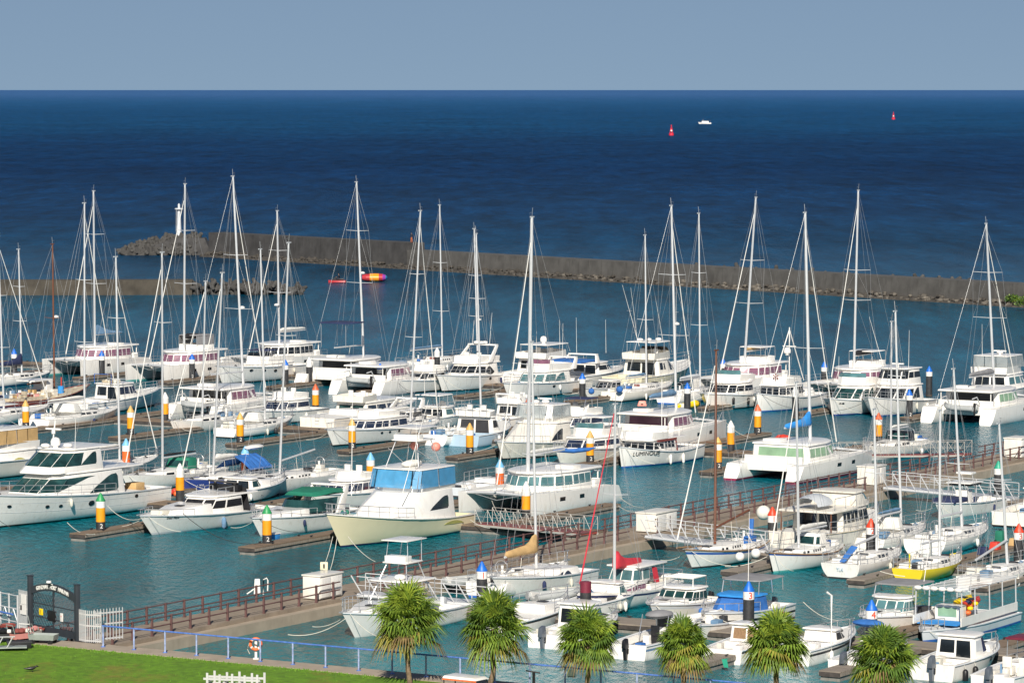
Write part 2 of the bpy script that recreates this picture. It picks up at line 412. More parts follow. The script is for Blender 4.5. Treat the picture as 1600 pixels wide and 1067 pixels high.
def EYE(u0, u1, v0, v1):
    pts = []
    for i in range(9): s = i / 8; pts.append((u0 + (u1 - u0) * s, v0 + (v1 - v0) * (.30 - .30 * math.sin(math.pi * s ** .8))))
    for i in range(9): s = 1 - i / 8; pts.append((u0 + (u1 - u0) * s, v0 + (v1 - v0) * (.30 + .70 * math.sin(math.pi * s ** 1.35) ** .8)))
    return pts[:-1]
def WEDGE(u0, u1, v0, v1): return [(u0, v0), (u1, v0), (u1, v1 - (v1 - v0) * .55), (u1 - (u1 - u0) * .42, v1), (u0, v1)]
def house(root, Pl, Q, z0, z1, m='gelcoat', wins=(), wm='glass', bev=.09, name='cabin', zq=None, wname='window', roofm=None):
    b = mirror(Pl); q = mirror(Q); n = len(b)
    zt = lambda x, y: (z1 if zq is None else z1 + zq * (x - Q[0][0]))
    bot = [(x, y, z0) for x, y in b]; top = [(x, y, zt(x, y)) for x, y in q]
    mb = MB(); mb.prism(bot, top, m)
    o = mb.build(name, root, smooth=30, bev=bev)
    k = len(Pl); front = abs(Pl[-1][1]) > 1e-4
    for wdef in wins:
        e, uv = wdef[0], wdef[1]; mm = wdef[2] if len(wdef) > 2 and wdef[2] else wm
        edges = []
        if e == 'F' and front: edges = [(k - 1, k, 1)]
        elif e == 'A': edges = [(n - 1, 0, 1)]
        elif isinstance(e, int):
            edges = [(e, e + 1, 1), ((n - 1 - e) % n, (n - 2 - e) % n, -1)]
            if not front: pass
        for i, j, sd in edges:
            i %= n; j %= n
            pa, pb, pc, pd = bot[i], bot[j], top[j], top[i]
            c = Vector(((pa[0] + pb[0]) / 2, (pa[1] + pb[1]) / 2, 0)); cen = Vector((sum(x for x, y in b) / n, 0, 0))
            r = win_poly(pa, pb, pc, pd, uv, mm, None)
            if not r: continue
            pts, nrm = r
            if nrm.dot(c - cen) < 0: pts = [p - nrm * .028 for p in pts]; nrm = -nrm
            wmb = MB(); wmb.plate(pts, -nrm * .03, mm); wmb.build(wname, o, smooth=0)
    return o
def plan(xa, xf, wd, taper=.72, nose=.18, n=1):
    ln = xf - xa
    return [(xa, wd), (xa + ln * .5, wd * .98), (xf - ln * nose, wd * (.5 + .5 * taper)), (xf, wd * taper * .62)]
def shrink(Pl, xa, xf, k):                     # aft shift, front shift, width factor
    x0 = Pl[0][0]; x1 = Pl[-1][0]; return [(x + xa + (xf - xa) * (x - x0) / (x1 - x0), y * k) for x, y in Pl]
def slab(root, Q, z, th, ova=0., ovf=0., ovs=.08, m='gelcoat', name='roof', slope=0., bev=.03):
    q = [(x, y + ovs if y > 1e-4 else 0) for x, y in Q]; q[0] = (q[0][0] - ova, q[0][1]); q[-1] = (q[-1][0] + ovf, q[-1][1])
    if len(q) > 3: q[-2] = (q[-2][0] + ovf * .7, q[-2][1])
    b = mirror(q); f = lambda x: z + slope * (x - q[0][0])
    mb = MB(); mb.prism([(x, y, f(x)) for x, y in b], [(x, y * .97, f(x) + th) for x, y in b], m)
    return mb.build(name, root, smooth=30, bev=bev)
def coaming(root, Pl, Q, z0, z1, th=.1, m='gelcoat', name='flybridge', zf=0.):
    b = mirror(Pl); q = mirror(Q); n = len(b); cx = sum(x for x, _ in b) / n
    x0 = Pl[0][0]; x1 = Pl[-1][0]; zt = lambda x: z1 + zf * max(0, (x - x0) / (x1 - x0))
    inn = [(cx + (x - cx) * (1 - th / max(.6, abs(x - cx))), y - th * (1 if y > 0 else -1) * (abs(y) > 1e-3)) for x, y in q]
    vs = [(x, y, z0) for x, y in b] + [(x, y, zt(x)) for x, y in q] + [(x, y, zt(x)) for x, y in inn] + [(x, y, z0 + .05) for x, y in inn]
    fs = []
    for i in range(n):
        j = (i + 1) % n
        for k in range(3): fs.append((k * n + i, k * n + j, (k + 1) * n + j, (k + 1) * n + i))
    fs.append(tuple(3 * n + i for i in range(n))); fs.append(tuple(range(n - 1, -1, -1)))
    mb = MB(); mb.add(vs, fs, m); return mb.build(name, root, smooth=30)
def screen(root, Q, z, h, rake=.35, m='glass', fromi=1, name='windscreen'):
    q = [(x, y) for x, y in Q[fromi:]]; b = q + [(x, -y) for x, y in reversed(q) if abs(y) > 1e-4]
    mb = MB()
    for i in range(len(b) - 1):
        (x0, y0), (x1, y1) = b[i], b[i + 1]
        mb.plate([(x0, y0, z), (x1, y1, z), (x1 - rake, y1 * .9, z + h), (x0 - rake, y0 * .9, z + h)], (-.02, 0, .004), m)
    return mb.build(name, root, smooth=0)
def radar(root, x, y, z, kind_='dome', m='gelcoat'):
    mb = MB()
    if kind_ == 'dome': mb.lathe([(.10, z), (.30, z + .06), (.33, z + .16), (.28, z + .26), (.12, z + .31)], m, (x, y), 12)
    elif kind_ == 'sat': mb.lathe([(.18, z), (.2, z + .12), (.34, z + .2), (.36, z + .45), (.26, z + .66), (.08, z + .74)], m, (x, y), 12)
    else:
        mb.lathe([(.14, z), (.14, z + .2), (.1, z + .3)], m, (x, y), 10); mb.box(x - .07, x + .07, y - .65, y + .65, z + .28, z + .4, m)
    return mb.build('radar', root)
def whip(root, x, y, z, h, lx=0, ly=0, m='gelcoat', r=.022, name='antenna'):
    mb = MB(); mb.tube([(x, y, z), (x + lx, y + ly, z + h)], r, m, n=5, r1=r * .5); return mb.build(name, root)
def outboard(root, x, y, z, m='charcoal', s=1.):
    mb = MB()
    s *= .74; mb.prism([(x - .52 * s, y - .17 * s, z + .25 * s), (x + .02, y - .19 * s, z + .25 * s), (x + .02, y + .19 * s, z + .25 * s), (x - .52 * s, y + .17 * s, z + .25 * s)],
             [(x - .50 * s, y - .13 * s, z + .82 * s), (x - .05 * s, y - .15 * s, z + .95 * s), (x - .05 * s, y + .15 * s, z + .95 * s), (x - .50 * s, y + .13 * s, z + .82 * s)], m)
    o = mb.build('outboard_motor', root, smooth=40, bev=.06 * s)
    l = MB(); l.prism([(x - .28 * s, y - .07, z - .75), (x - .05, y - .07, z - .75), (x - .05, y + .07, z - .75), (x - .28 * s, y + .07, z - .75)],
                      [(x - .38 * s, y - .1, z + .27 * s), (x - .02, y - .1, z + .27 * s), (x - .02, y + .1, z + .27 * s), (x - .38 * s, y + .1, z + .27 * s)], m)
    l.box(x - .12, x + .12, y - .14, y + .14, z - .1, z + .2 * s, 'black'); l.build('leg', o)
    return o
def seat(root, x, y, z, m='deck_white', s=1., back=-1, name='helm_seat'):
    mb = MB(); mb.box(x - .25 * s, x + .25 * s, y - .25 * s, y + .25 * s, z, z + .45 * s, m)
    mb.box(x + back * .25 * s - .06, x + back * .25 * s + .06, y - .25 * s, y + .25 * s, z + .40 * s, z + .95 * s, m); return mb.build(name, root, bev=.03)
def posts(root, pts, r=.025, m='metal', name='canopy_post'):
    for q in pts: mb = MB(); mb.tube(q, r, m, n=5); mb.build(name.replace('_frame', '_post'), root)
def fenders_local(root, H, ts, side, m='rope_white', r=.13, h=.6, z=None, name='fender'):
    for t in ts:
        zt = H.zs(t); z0 = (zt - .25 - h) if z is None else z
        p = H.pt(t, max(.1, z0 + h / 2), side, r * 1.05)
        mb = MB(); mb.lathe([(.03, z0 - .02), (r * .75, z0 + .06), (r, z0 + .14), (r, z0 + h - .14), (r * .7, z0 + h - .05), (.03, z0 + h)], m, (p.x, p.y), 10)
        s = H.sheer(t); mb.tube([(p.x, p.y, z0 + h), (s.x, s.y * side, s.z)], .012, 'rope_white', n=4); mb.build(name, root)
def clutter(root, H, zc, tc, deckt, seed, sail=False):
    rg = random.Random(seed)
    c = MB(); t = min(.9, deckt + .05); p = H.sheer(t); x, z = p.x, p.z - .02
    pts = [Vector((x + (.22 - .012 * i) * math.cos(i * .8), (.22 - .012 * i) * math.sin(i * .8), z + .012 * i)) for i in range(14)]
    c.tube(pts, .03, rg.choice(['rope_white', 'rope_white', 'rope_dark', 'canvas_dusty']), n=4); c.build('rope_coil', root)
    a = MB(); e = H.sheer(1.0); a.box(e.x - .45, e.x + .22, -.07, .07, e.z + .0, e.z + .07, 'metal'); a.build('bow_roller', root)
    if tc or sail:
        for i in range(rg.choice([3, 4, 5, 6])):
            b = MB(); xx = -H.L / 2 + H.L * rg.uniform(.05, max(.12, (tc or .3) - .05)); yy = rg.uniform(-.55, .55) * H.half(.15); s = rg.uniform(.14, .3); zz = zc if not sail else H.zs(.2) + .02
            b.obox((xx, yy, 0), Vector((1, 0, 0)), Vector((0, 1, 0)), s * 1.3, s, zz, zz + rg.uniform(.25, .6), rg.choice(['gelcoat', 'deck_white', 'gelcoat', 'canvas_dusty', 'rubber_tan', 'canvas_blue', 'gelcoat_old', 'charcoal'])); b.build('deck_locker', root, bev=.03)
    for t in rg.sample([.28, .38, .48, .58, .66], rg.choice([1, 2, 2])): fenders_local(root, H, [t], rg.choice([1, -1]), rg.choice(['gelcoat', 'gelcoat', 'canvas_navy', 'rubber_tan']), rg.uniform(.09, .13), rg.uniform(.4, .6))
LINES = []
def bow_lines(root, H, label):
    M_ = Matrix.Translation(root.location) @ Matrix.Rotation(root.rotation_euler.z, 4, 'Z'); p = M_ @ H.sheer(.96, .1)
    for s, nm in ((1, 'right'), (-1, 'left')):
        if random.random() < .25: continue
        q = M_ @ Vector((H.L / 2 + random.uniform(-1.5, 1.2), s * (H.B / 2 + random.uniform(.3, 1.2)), .45)); LINES.append((p.copy(), q, nm + ' hand bow line of the ' + ' '.join(label.split()[:9]), random.choice(['rope_white', 'rope_white', 'rope_dark'])))
def lathe_h(mb, a, b, prof, m, n=8):            # profile along the axis a->b, list of (fraction, radius up, radius side)
    a = Vector(a); b = Vector(b); t = (b - a).normalized(); s = t.cross(Vector((0, 0, 1))).normalized(); u = s.cross(t)
    rings = []
    for f, ru, rs in prof:
        c = a + (b - a) * f; rings.append([c + u * (ru * math.sin(2 * math.pi * j / n)) + s * (rs * math.cos(2 * math.pi * j / n)) for j in range(n)])
    mb.loft(rings, m)

# ------------------------------------------------------------------ rig
def rig(root, H, mx, zb, h, lean=(0., 0.), mastm='alu', r=.10, spread=(.36, .66), sw=.24, boom=None, cover=None, coverm='canvas_white', jib=None, jibr=.075, xf=None, zfore=None, xa=None, zaft=None, chain=None, radar_z=None, frac=.93, lift=0., boomz=1.0, top=True, bare=False, cover_shape='stack'):
    top_p = Vector((mx + lean[0], lean[1], zb + h)); base = Vector((mx, 0, zb))
    at = lambda k: base + (top_p - base) * k
    mb = MB(); mb.tube([base, at(.5), top_p], r, mastm, n=8, r1=r * .72)
    mast = mb.build('mast', root)
    mt = MB(); mt.tube([top_p, top_p + Vector((.05, .1, .7))], .018, 'wire', n=4); mt.box(top_p.x - .3, top_p.x + .22, top_p.y - .035, top_p.y + .035, top_p.z, top_p.z + .09, mastm)
    if top: mt.tube([top_p + Vector((.2, 0, .05)), top_p + Vector((.3, 0, .35)), top_p + Vector((.05, 0, .36))], .015, 'wire', n=4); mt.build('masthead_gear', mast)
    W = H.B * sw if chain is None else chain * .55
    tips = []
    for k in spread:
        for sd in (1, -1):
            sp = MB(); p = at(k); q = p + Vector((-.12 * W, sd * W * (1.15 - .45 * k), .06)); sp.tube([p, q], .035, mastm, n=5, r1=.022); sp.build('spreader', mast); tips.append((k, sd, q))
    cw = (H.half(.45) - .08) if chain is None else chain
    zc = H.zs(.45) if chain is None else zb - .4 * 0 + (H.fs - zb) * 1.0
    for sd in (1, -1):
        sh = MB(); c0 = Vector((mx - .15, sd * cw, zc)); pts = [c0] + [q for k, s2, q in tips if s2 == sd] + [at(.97)]
        sh.tube(pts, .0105, 'wire', n=4)
        if sd == 1 or len(spread) < 2: sh.tube([Vector((mx - .9, sd * cw * .97, zc)), at(spread[0] if spread else .5)], .008, 'wire', n=4)
        if len(spread) > 1: sh.tube([[q for k, s2, q in tips if s2 == sd][0], at(spread[1])], .008, 'wire', n=4)
        sh.build('shroud', root)
    bowp = H.sheer(.985) if xf is None else Vector((xf, 0, zfore))
    fs = MB()
    if jib:
        a = bowp + Vector((-.05, 0, .5)); b = at(frac); fs.tube([bowp, a], .02, 'wire', n=4); fs.tube([a, a + (b - a) * .35, a + (b - a) * .97], jibr, jib, n=6, r1=jibr * .55); fs.build('furled_jib', root)
    else: fs.tube([bowp, at(frac)], .0105, 'wire', n=4); fs.build('forestay', root)
    bs = MB(); xs = H.sheer(.02).x if xa is None else xa; za = H.zs(0) if zaft is None else zaft
    ys = H.half(0) * .7 if chain is None else chain * .9
    bs.tube([top_p, at(.55) + (Vector((xs, 0, za)) - at(.55)) * .62, ] if False else [top_p, Vector((xs, ys * .0 + (0 if chain is None else 0), za))] if chain is None else [top_p, Vector((xs, ys, za))], .0095, 'wire', n=4)
    if chain is not None: bs.tube([top_p, Vector((xs, -ys, za))], .0095, 'wire', n=4)
    bs.build('backstay', root)
    hl = MB(); hl.tube([at(.98) + Vector((.14, .05, 0)), base + Vector((.2, .1, .6))], .008, 'wire', n=4); hl.build('halyard', mast)
    if radar_z:
        p = at(radar_z); g = MB(); g.box(p.x + .05, p.x + .42, p.y - .05, p.y + .05, p.z - .05, p.z, mastm); g.lathe([(.08, p.z), (.27, p.z + .05), (.28, p.z + .17), (.12, p.z + .26)], 'gelcoat', (p.x + .38, p.y), 10); g.build('radar', mast)
    if boom:
        b0 = base + Vector((-r, 0, boomz)); b1 = b0 + Vector((-boom, 0, lift))
        bm_ = MB(); bm_.tube([b0, b1], .075, mastm, n=6); bo = bm_.build('boom', root)
        tp = MB(); tp.tube([b1, at(.97)], .010, 'wire', n=4); tp.tube([b1 * .45 + b0 * .55, Vector((b0.x - boom * .5, 0, base.z - .1 if chain is None else b0.z - .9))], .018, 'rope_white', n=4); tp.build('topping_lift', bo)
        if cover:
            c = MB(); up = Vector((0, 0, 1))
            if cover_shape == 'mast':        # the cover climbs the mast at its fore end
                a = b0 + Vector((.06, 0, .12)); prof = [(0, .18, .16), (.015, 1.05, .2), (.10, .95, .24), (.2, .62, .26), (.34, .42, .24), (.55, .33, .22), (.8, .26, .18), (.96, .2, .14), (1, .08, .06)]
                n = 10; rings = []
                for f, ru, rs in prof:
                    cc = a + (b1 - b0) * f; rings.append([cc + Vector((0, rs * math.cos(2 * math.pi * j / n), ru * (.9 if math.sin(2 * math.pi * j / n) > 0 else .22 / max(ru, .22)) * math.sin(2 * math.pi * j / n) + random.uniform(-.02, .02))) for j in range(n)])
                c.loft(rings, coverm)
            elif cover_shape == 'sag':
                a = b0; n = 10; rings = []
                for f, ru in ((0, .9), (.08, 1.05), (.3, .62), (.55, .32), (.8, .18), (1, .05)):
                    cc = a + (b1 - b0) * f; rings.append([cc + Vector((0, .16 * math.cos(2 * math.pi * j / n), max(0, math.sin(2 * math.pi * j / n)) * ru + .06)) for j in range(n)])
                c.loft(rings, coverm)
            else:
                a = b0 + Vector((-.1, 0, .16)); n = 10; rings = []
                for i in range(10):
                    f = i / 9; ru = cover * (1.05 - .45 * f) * (.9 + .2 * random.random()); rs = cover * (.55 - .2 * f) * (.9 + .2 * random.random())
                    if i in (0, 9): ru *= .55; rs *= .6
                    cc = a + (b1 - b0) * (f * .97); rings.append([cc + Vector((0, rs * math.cos(2 * math.pi * j / n), ru * .62 * math.sin(2 * math.pi * j / n) + ru * .3)) for j in range(n)])
                c.loft(rings, coverm)
            c.build('sail_cover', root, smooth=50)
    return mast
def mast_fit(root, mxl, zb, tpx, tpy):
    M = Matrix.Translation(root.location) @ Matrix.Rotation(root.rotation_euler.z, 4, 'Z')
    w0 = M @ Vector((mxl, 0, zb)); zt = height_at(w0, tpy)
    dx = col_x(w0, zt, tpx) - w0.x
    loc = Matrix.Rotation(-root.rotation_euler.z, 4, 'Z') @ Vector((dx, 0, 0))
    return zt - zb, (loc.x, loc.y)

# ------------------------------------------------------------------ placing a boat on the survey
def near_point(x, near):
    k, v = near
    return P(x, v) if k == 'y' else col_b(x, v)
def place(name, label, cat, dr, x0, near, B, rake=1., L=None, x1=None, tr=.85, group=None):
    y = near[1] if near[0] == 'y' else None
    if y is None:
        g = col_b(x0, near[1]); s = FOC / g.length
    else: s = (y - 140.5) / 30.
    if L is None: L = ((x1 - x0) / s - .43 * B * tr) / .515
    if dr < 0:
        p = near_point(x0 + rake * .515 * s, near); c = p + D * (L / 2 - rake); rz = HD + math.pi
    else:
        p = near_point(x0 + .43 * B * tr * s, near); c = p + D * (L / 2); rz = HD
    return thing(name, label, cat, (c.x, c.y, 0), rz + math.radians(random.uniform(-1.2, 1.2)), group), L
def place_mid(name, label, cat, dr, px, near, L):
    p = near_point(px, near); c = p + D * (L / 2)
    return thing(name, label, cat, (c.x, c.y, 0), HD + (math.pi if dr < 0 else 0) + math.radians(random.uniform(-1, 1)))
def place_mast(name, label, cat, dr, mx, my, zb, mxl):
    p = P(mx, my, zb); c = p - D * (mxl * dr)
    return thing(name, label, cat, (c.x, c.y, 0), HD + (math.pi if dr < 0 else 0))

# ------------------------------------------------------------------ sailing yacht
def sailboat(label, dr, mast_px, top_px, L, B, zb=1.25, mxl=None, hull='gelcoat', boot='bluetrim', stripe=None, sq=(.72, .86), coverm='canvas_white', cover=.28, boom=None, jib=None, mastm='alu', win='slit', fs=.95, fb=1.25, tr=.66, dodger=None, bimini=None, bimini_flat=False, deck='deck_white', srake=-.35, rake=1.3, spread=(.36, .66), rub=None, name='sailing_yacht', sprit=0., lift=0., cover_shape='stack', radar_z=None, lettering=None, extra=None, r=.095, frac=.95, boomz=1.0, solar=False, wheel=True, hatchm='charcoal', hw=None, jibr=.05, rails=True, place_near=None, dip=.12, sexp=3.4, arch=False, draft=.55):
    mxl = L * .06 if mxl is None else mxl
    if place_near: root, _ = place(name, label, 'sailboat', dr, place_near[0], place_near[1], B, rake, L=L, tr=tr)
    else: root = place_mast(name, label, 'sailboat', dr, mast_px[0], mast_px[1], zb * .86, mxl)
    fs *= .84; fb *= .84; zb *= .86; dip *= .8; B *= 1.1
    H = Hull(L, B, fs, fb, draft=draft, rake=rake, srake=srake, tr=tr, flare=.62, sexp=sexp, p=2.0, sheer_pow=1.6, tmax=.45, dip=dip)
    H.build(root, hull, boot, .12, stripe, sq, deck, rub=rub)
    zd = H.zs(.5) - .03; w = B * .29
    Pl = [(-.10 * L, w), (.06 * L, w * .97), (.17 * L, w * .74), (.27 * L, w * .25)]
    Q = [(-.105 * L, w * .88), (.05 * L, w * .84), (.14 * L, w * .6), (.22 * L, w * .18)]
    W_ = []
    if win == 'slit': W_ = [(0, rect(.12, .46, .35, .75)), (0, rect(.54, .9, .35, .75)), (1, rect(.12, .75, .35, .72))]
    elif win == 'port': W_ = [(0, rect(.12 + .2 * i, .22 + .2 * i, .38, .68)) for i in range(4)] + [(1, rect(.2, .4, .38, .68)), (1, rect(.6, .8, .38, .68))]
    elif win == 'wedge': W_ = [(0, [(.05, .25), (.95, .25), (.95, .6), (.35, .85), (.05, .75)], 'purple_film'), (1, [(.02, .25), (.9, .3), (.02, .6)], 'purple_film')]
    hs = .40 if hw is None else hw * .82
    house(root, Pl, Q, zd - .1, zd + hs, deck if deck != 'teak' else 'gelcoat', W_, 'glass', .05, name='cabin_trunk', zq=-.03)
    hb = MB(); hb.box(.17 * L, .17 * L + .5, -.26, .26, zd + hs * .7, zd + hs * .98, hatchm); hb.build('hatch', root, bev=.02)
    ck = [(-.40 * L, w * 1.15), (-.26 * L, w * 1.3), (-.11 * L, w * 1.2), (-.10 * L, w * 1.1)]
    coaming(root, ck, [(x, y * .94) for x, y in ck], zd - .1, zd + .24, .14, deck if deck != 'teak' else 'gelcoat', 'cockpit_coaming')
    cd = MB(); cd.plate([(-.106 * L, -.32, zd + .02), (-.106 * L, .32, zd + .02), (-.108 * L, .3, zd + hs * .95), (-.108 * L, -.3, zd + hs * .95)], (-.03, 0, 0), 'brownred' if win == 'port' else 'charcoal'); cd.build('companionway', root)
    if wheel:
        wb = MB(); wx = -.31 * L; wb.lathe([(.09, zd), (.08, zd + .75), (.1, zd + .85)], 'gelcoat', (wx, 0), 8)
        wb.tube([(wx - .12, .42 * math.cos(a), zd + .75 + .42 * math.sin(a)) for a in [i * math.pi / 6 for i in range(13)]], .02, 'metal', n=4); wb.build('steering_wheel', root)
    if rails:
        rail(root, H, .03, .93, .6, 9, r=.015, bow=False, name='lifeline')
        rail(root, H, .93, .975, .62, 1, r=.022, bow=True, name='pulpit', mid=True)
        pp = MB(); a = H.sheer(.0, .1); b_ = H.sheer(.1, .06)
        for zz in (.35, .65): pp.tube([(b_.x, b_.y, b_.z + zz), (a.x, a.y, a.z + zz), (a.x - .02, 0, a.z + zz), (a.x, -a.y, a.z + zz), (b_.x, -b_.y, b_.z + zz)], .02, 'metal', n=4)
        for sd in (1, -1): pp.tube([(a.x, a.y * sd, a.z), (a.x, a.y * sd, a.z + .65)], .02, 'metal', n=4)
        pp.build('pushpit', root)
    if sprit:
        s_ = MB(); p = H.sheer(1); s_.tube([p + Vector((-.8, 0, .08)), p + Vector((sprit, 0, .18))], .09, 'teak' if hull != 'x' else 'alu', n=6, r1=.06); s_.tube([p + Vector((sprit, 0, .15)), H.pt(1, .15)], .02, 'wire', n=4); s_.build('bowsprit', root)
    if top_px:
        h, lean = mast_fit(root, mxl, zb, *top_px)
        if boom is None: boom = L * .34
        rig(root, H, mxl, zb, h, lean, mastm, r, spread, .24, boom, cover, coverm, jib, jibr, radar_z=radar_z, lift=lift, cover_shape=cover_shape, frac=frac, boomz=boomz, xf=(H.sheer(1).x + sprit) if sprit else None, zfore=(H.fb + .18) if sprit else None)
    if dodger:
        q = [(-.16 * L, w * 1.05), (-.07 * L, w * .95), (-.045 * L, w * .7)]
        house(root, q, [(-.165 * L, w * .9), (-.10 * L, w * .8), (-.085 * L, w * .6)], zd + hs * .8, zd + hs + .72, dodger, [('F', rect(.1, .9, .2, .75)), (1, rect(.1, .9, .2, .75))], 'glass_green', .06, name='spray_hood')
    if bimini:
        zb_ = zd + 1.6; q = [(-.42 * L, w * 1.05), (-.32 * L, w * 1.1), (-.19 * L, w * 1.05)]
        b2 = mirror(q); mb = MB(); n_ = len(b2)
        mb.prism([(x, y, zb_ - .12 * (abs(y) / w)) for x, y in b2], [(x, y * .9, zb_ + .08) for x, y in b2], bimini); mb.build('bimini', root, bev=.03)
        posts(root, [[(x, y, zd + .2), (x * .98, y, zb_ - .05)] for x, y in (q[0], q[-1], (q[0][0], -q[0][1]), (q[-1][0], -q[-1][1]))], .018, name='bimini_frame')
    if arch:
        x = -.46 * L; posts(root, [[(x, B * .3, zd), (x - .2, B * .3, zd + 1.9), (x - .2, -B * .3, zd + 1.9), (x, -B * .3, zd)]], .03, name='stern_arch')
    if solar:
        g = MB(); g.box(-.50 * L, -.41 * L, -B * .3, B * .3, zd + 1.95, zd + 1.99, 'navy'); g.build('solar_panel', root)
    if lettering:
        txt, sz, t_, m_ = lettering
        sd = 1 if dr < 0 else -1
        p = H.pt(t_, H.zs(t_) * .62, sd, .012); q = H.pt(t_ + .03, H.zs(t_) * .62, sd, .012); text(root, txt, sz, m_, p, (p - q) if dr < 0 else (q - p))
    if extra: extra(root, H, zd)
    clutter(root, H, zd, 0, .8, int(mast_px[0]) if mast_px else 5, True)
    if dr < 0: bow_lines(root, H, label)
    return root, H
# ------------------------------------------------------------------ cruising catamaran
def catamaran(label, dr, px, near, L, B, top_px=None, mxl=0., fb=1.75, roof_z=3.45, winm='purple_film', boot='gelcoat', coverm='canvas_white', cover=.34, boom=None, jib='canvas_white', fly=False, radar_z=None, spread=(.4, .72), name='catamaran', cover_shape='stack', winh=(.30, .82), lift=0., bw=.235, steps=True, dinghy=None, bimini=None, roofm='gelcoat', hull='gelcoat', hx=(-.30, .17), rigged=True, ports=True, house_rake=.9, aftm='charcoal', hard=True, mr=.125):
    root = place_mid(name, label, 'catamaran', dr, px, near, L); fb *= .93; roof_z = fb + 1.12
    yb = B / 2 - B * bw / 2; HS = None
    for sd in (1, -1):
        # each hull: built at the centre line, then shifted to its side
        h = Hull(L, B * bw, fb * .80, fb, draft=.5, rake=.12, srake=-1.1 if steps else -.2, tr=.8, flare=.35, sexp=5, p=1.7, sheer_pow=.8, tmax=.5)
        tmp = thing('hull_frame', 'hull', 'x'); h.build(tmp, hull, boot, .16, None, deck='deck_white', name='hull', deckname='side_deck')
        for ch in list(tmp.children):
            ch.data.transform(Matrix.Translation((0, sd * yb, 0))); ch.parent = root
        bpy.data.objects.remove(tmp); HS = h
        st = MB(); x = -L / 2
        for i in range(3):
            st.box(x - .25 + .42 * i, x + .22 + .42 * i, sd * yb - B * bw * .3, sd * yb + B * bw * .3, .12, .38 + .34 * i, 'gelcoat')
        st.build('stern_steps', root, bev=.03)
        if ports:
            for t in (.42, .62):
                pw = MB(); z = fb * .55; outer = h.pt(t, z, sd, .012); o2 = h.pt(t + .05, z, sd, .012); u3 = h.pt(t + .05, z + .28, sd, .012); u4 = h.pt(t, z + .28, sd, .012)
                pw.plate([Vector((p.x, p.y + sd * yb, p.z)) for p in (outer, o2, u3, u4)], (0, -sd * .02, 0), 'glass'); pw.build('port_window', root, smooth=0)
    zb = fb * .86
    bd = MB(); bd.prism([(-.42 * L, -yb, .72), (.14 * L, -yb, .72), (.20 * L, -yb * .6, .9), (.20 * L, yb * .6, .9), (.14 * L, yb, .72), (-.42 * L, yb, .72)],
                       [(-.42 * L, -yb, zb), (.14 * L, -yb, zb + .05), (.24 * L, -yb * .6, zb + .05), (.24 * L, yb * .6, zb + .05), (.14 * L, yb, zb + .05), (-.42 * L, yb, zb)], 'gelcoat'); bd.build('bridge_deck', root, bev=.05)
    tr_ = MB(); tr_.prism([(.235 * L, -yb + .2, zb - .04), (.42 * L, -yb + .25, zb + .02), (.42 * L, yb - .25, zb + .02), (.235 * L, yb - .2, zb - .04)], [(.235 * L, -yb + .2, zb - .02), (.42 * L, -yb + .25, zb + .04), (.42 * L, yb - .25, zb + .04), (.235 * L, yb - .2, zb - .02)], 'netting'); tr_.build('trampoline', root)
    cb = MB(); cb.tube([(.43 * L, -yb, fb - .1), (.43 * L, 0, fb + .0), (.43 * L, yb, fb - .1)], .1, 'alu', n=7); cb.tube([(.2 * L, 0, zb + .05), (.46 * L, 0, fb + .08)], .08, 'alu', n=6)
    for sd in (1, -1): cb.tube([(.43 * L, sd * yb * .9, fb - .05), (.43 * L, 0, fb - .55)], .03, 'wire', n=4)
    cb.build('crossbeam', root)
    xa, xf = hx[0] * L, hx[1] * L; w = B * .36
    Pl = [(xa, w), (xa + (xf - xa) * .45, w * 1.02), (xf - (xf - xa) * .2, w * .86), (xf - .03 * L, w * .52), (xf, w * .2)]
    Q = [(xa, w * .95), (xa + (xf - xa) * .45, w * .96), (xf - (xf - xa) * .26, w * .78), (xf - .03 * L - house_rake * .6, w * .46), (xf - house_rake * .6, w * .16)]
    a, b = winh
    W_ = [(0, rect(.06, .34, a, b)), (0, rect(.38, .66, a, b)), (0, rect(.70, .97, a, b)), (1, rect(.05, .45, a, b)), (1, rect(.52, .95, a, b)), (2, rect(.06, .94, a, b)), (3, rect(.06, .94, a, b)), ('F', rect(.06, .94, a, b)), ('A', rect(.1, .9, .08, .85), aftm)]
    house(root, Pl, Q, zb - .05, roof_z - .1, 'gelcoat', W_, winm, .08, name='saloon')
    slab(root, Q, roof_z - .1, .16, ova=.12 * L if hard else .1, ovf=.35, ovs=.12, m=roofm, bev=.06)
    if hard: posts(root, [[(xa - .1 * L, s * w * .9, zb), (xa - .1 * L, s * w * .9, roof_z - .08)] for s in (1, -1)], .05, 'gelcoat', name='roof_post')
    if fly:
        q = [(xa - .02 * L, w * .6), (xa + .1 * L, w * .62), (xa + .2 * L, w * .5)]
        coaming(root, q, [(x, y * .95) for x, y in q], roof_z + .04, roof_z + .6, .1)
        mb = MB(); q2 = mirror(q); mb.prism([(x, y, roof_z + 1.5) for x, y in q2], [(x, y * .95, roof_z + 1.58) for x, y in q2], 'canvas_grey' if fly == 'grey' else 'gelcoat'); mb.build('bimini', root, bev=.03)
        posts(root, [[(x, y, roof_z + .4), (x, y * .98, roof_z + 1.5)] for x, y in (q2[0], q2[2], q2[3], q2[5] if len(q2) > 5 else q2[-1])], .025)
        if fly == 'grey':
            scn = MB(); 
            for i in range(2): (x0, y0), (x1, y1) = q[i], q[i + 1]; [scn.plate([(x0, s * y0, roof_z + .6), (x1, s * y1, roof_z + .6), (x1, s * y1, roof_z + 1.46), (x0, s * y0, roof_z + 1.46)], (0, -s * .02, 0), 'canvas_grey') for s in (1, -1)]
            scn.build('side_curtain', root)
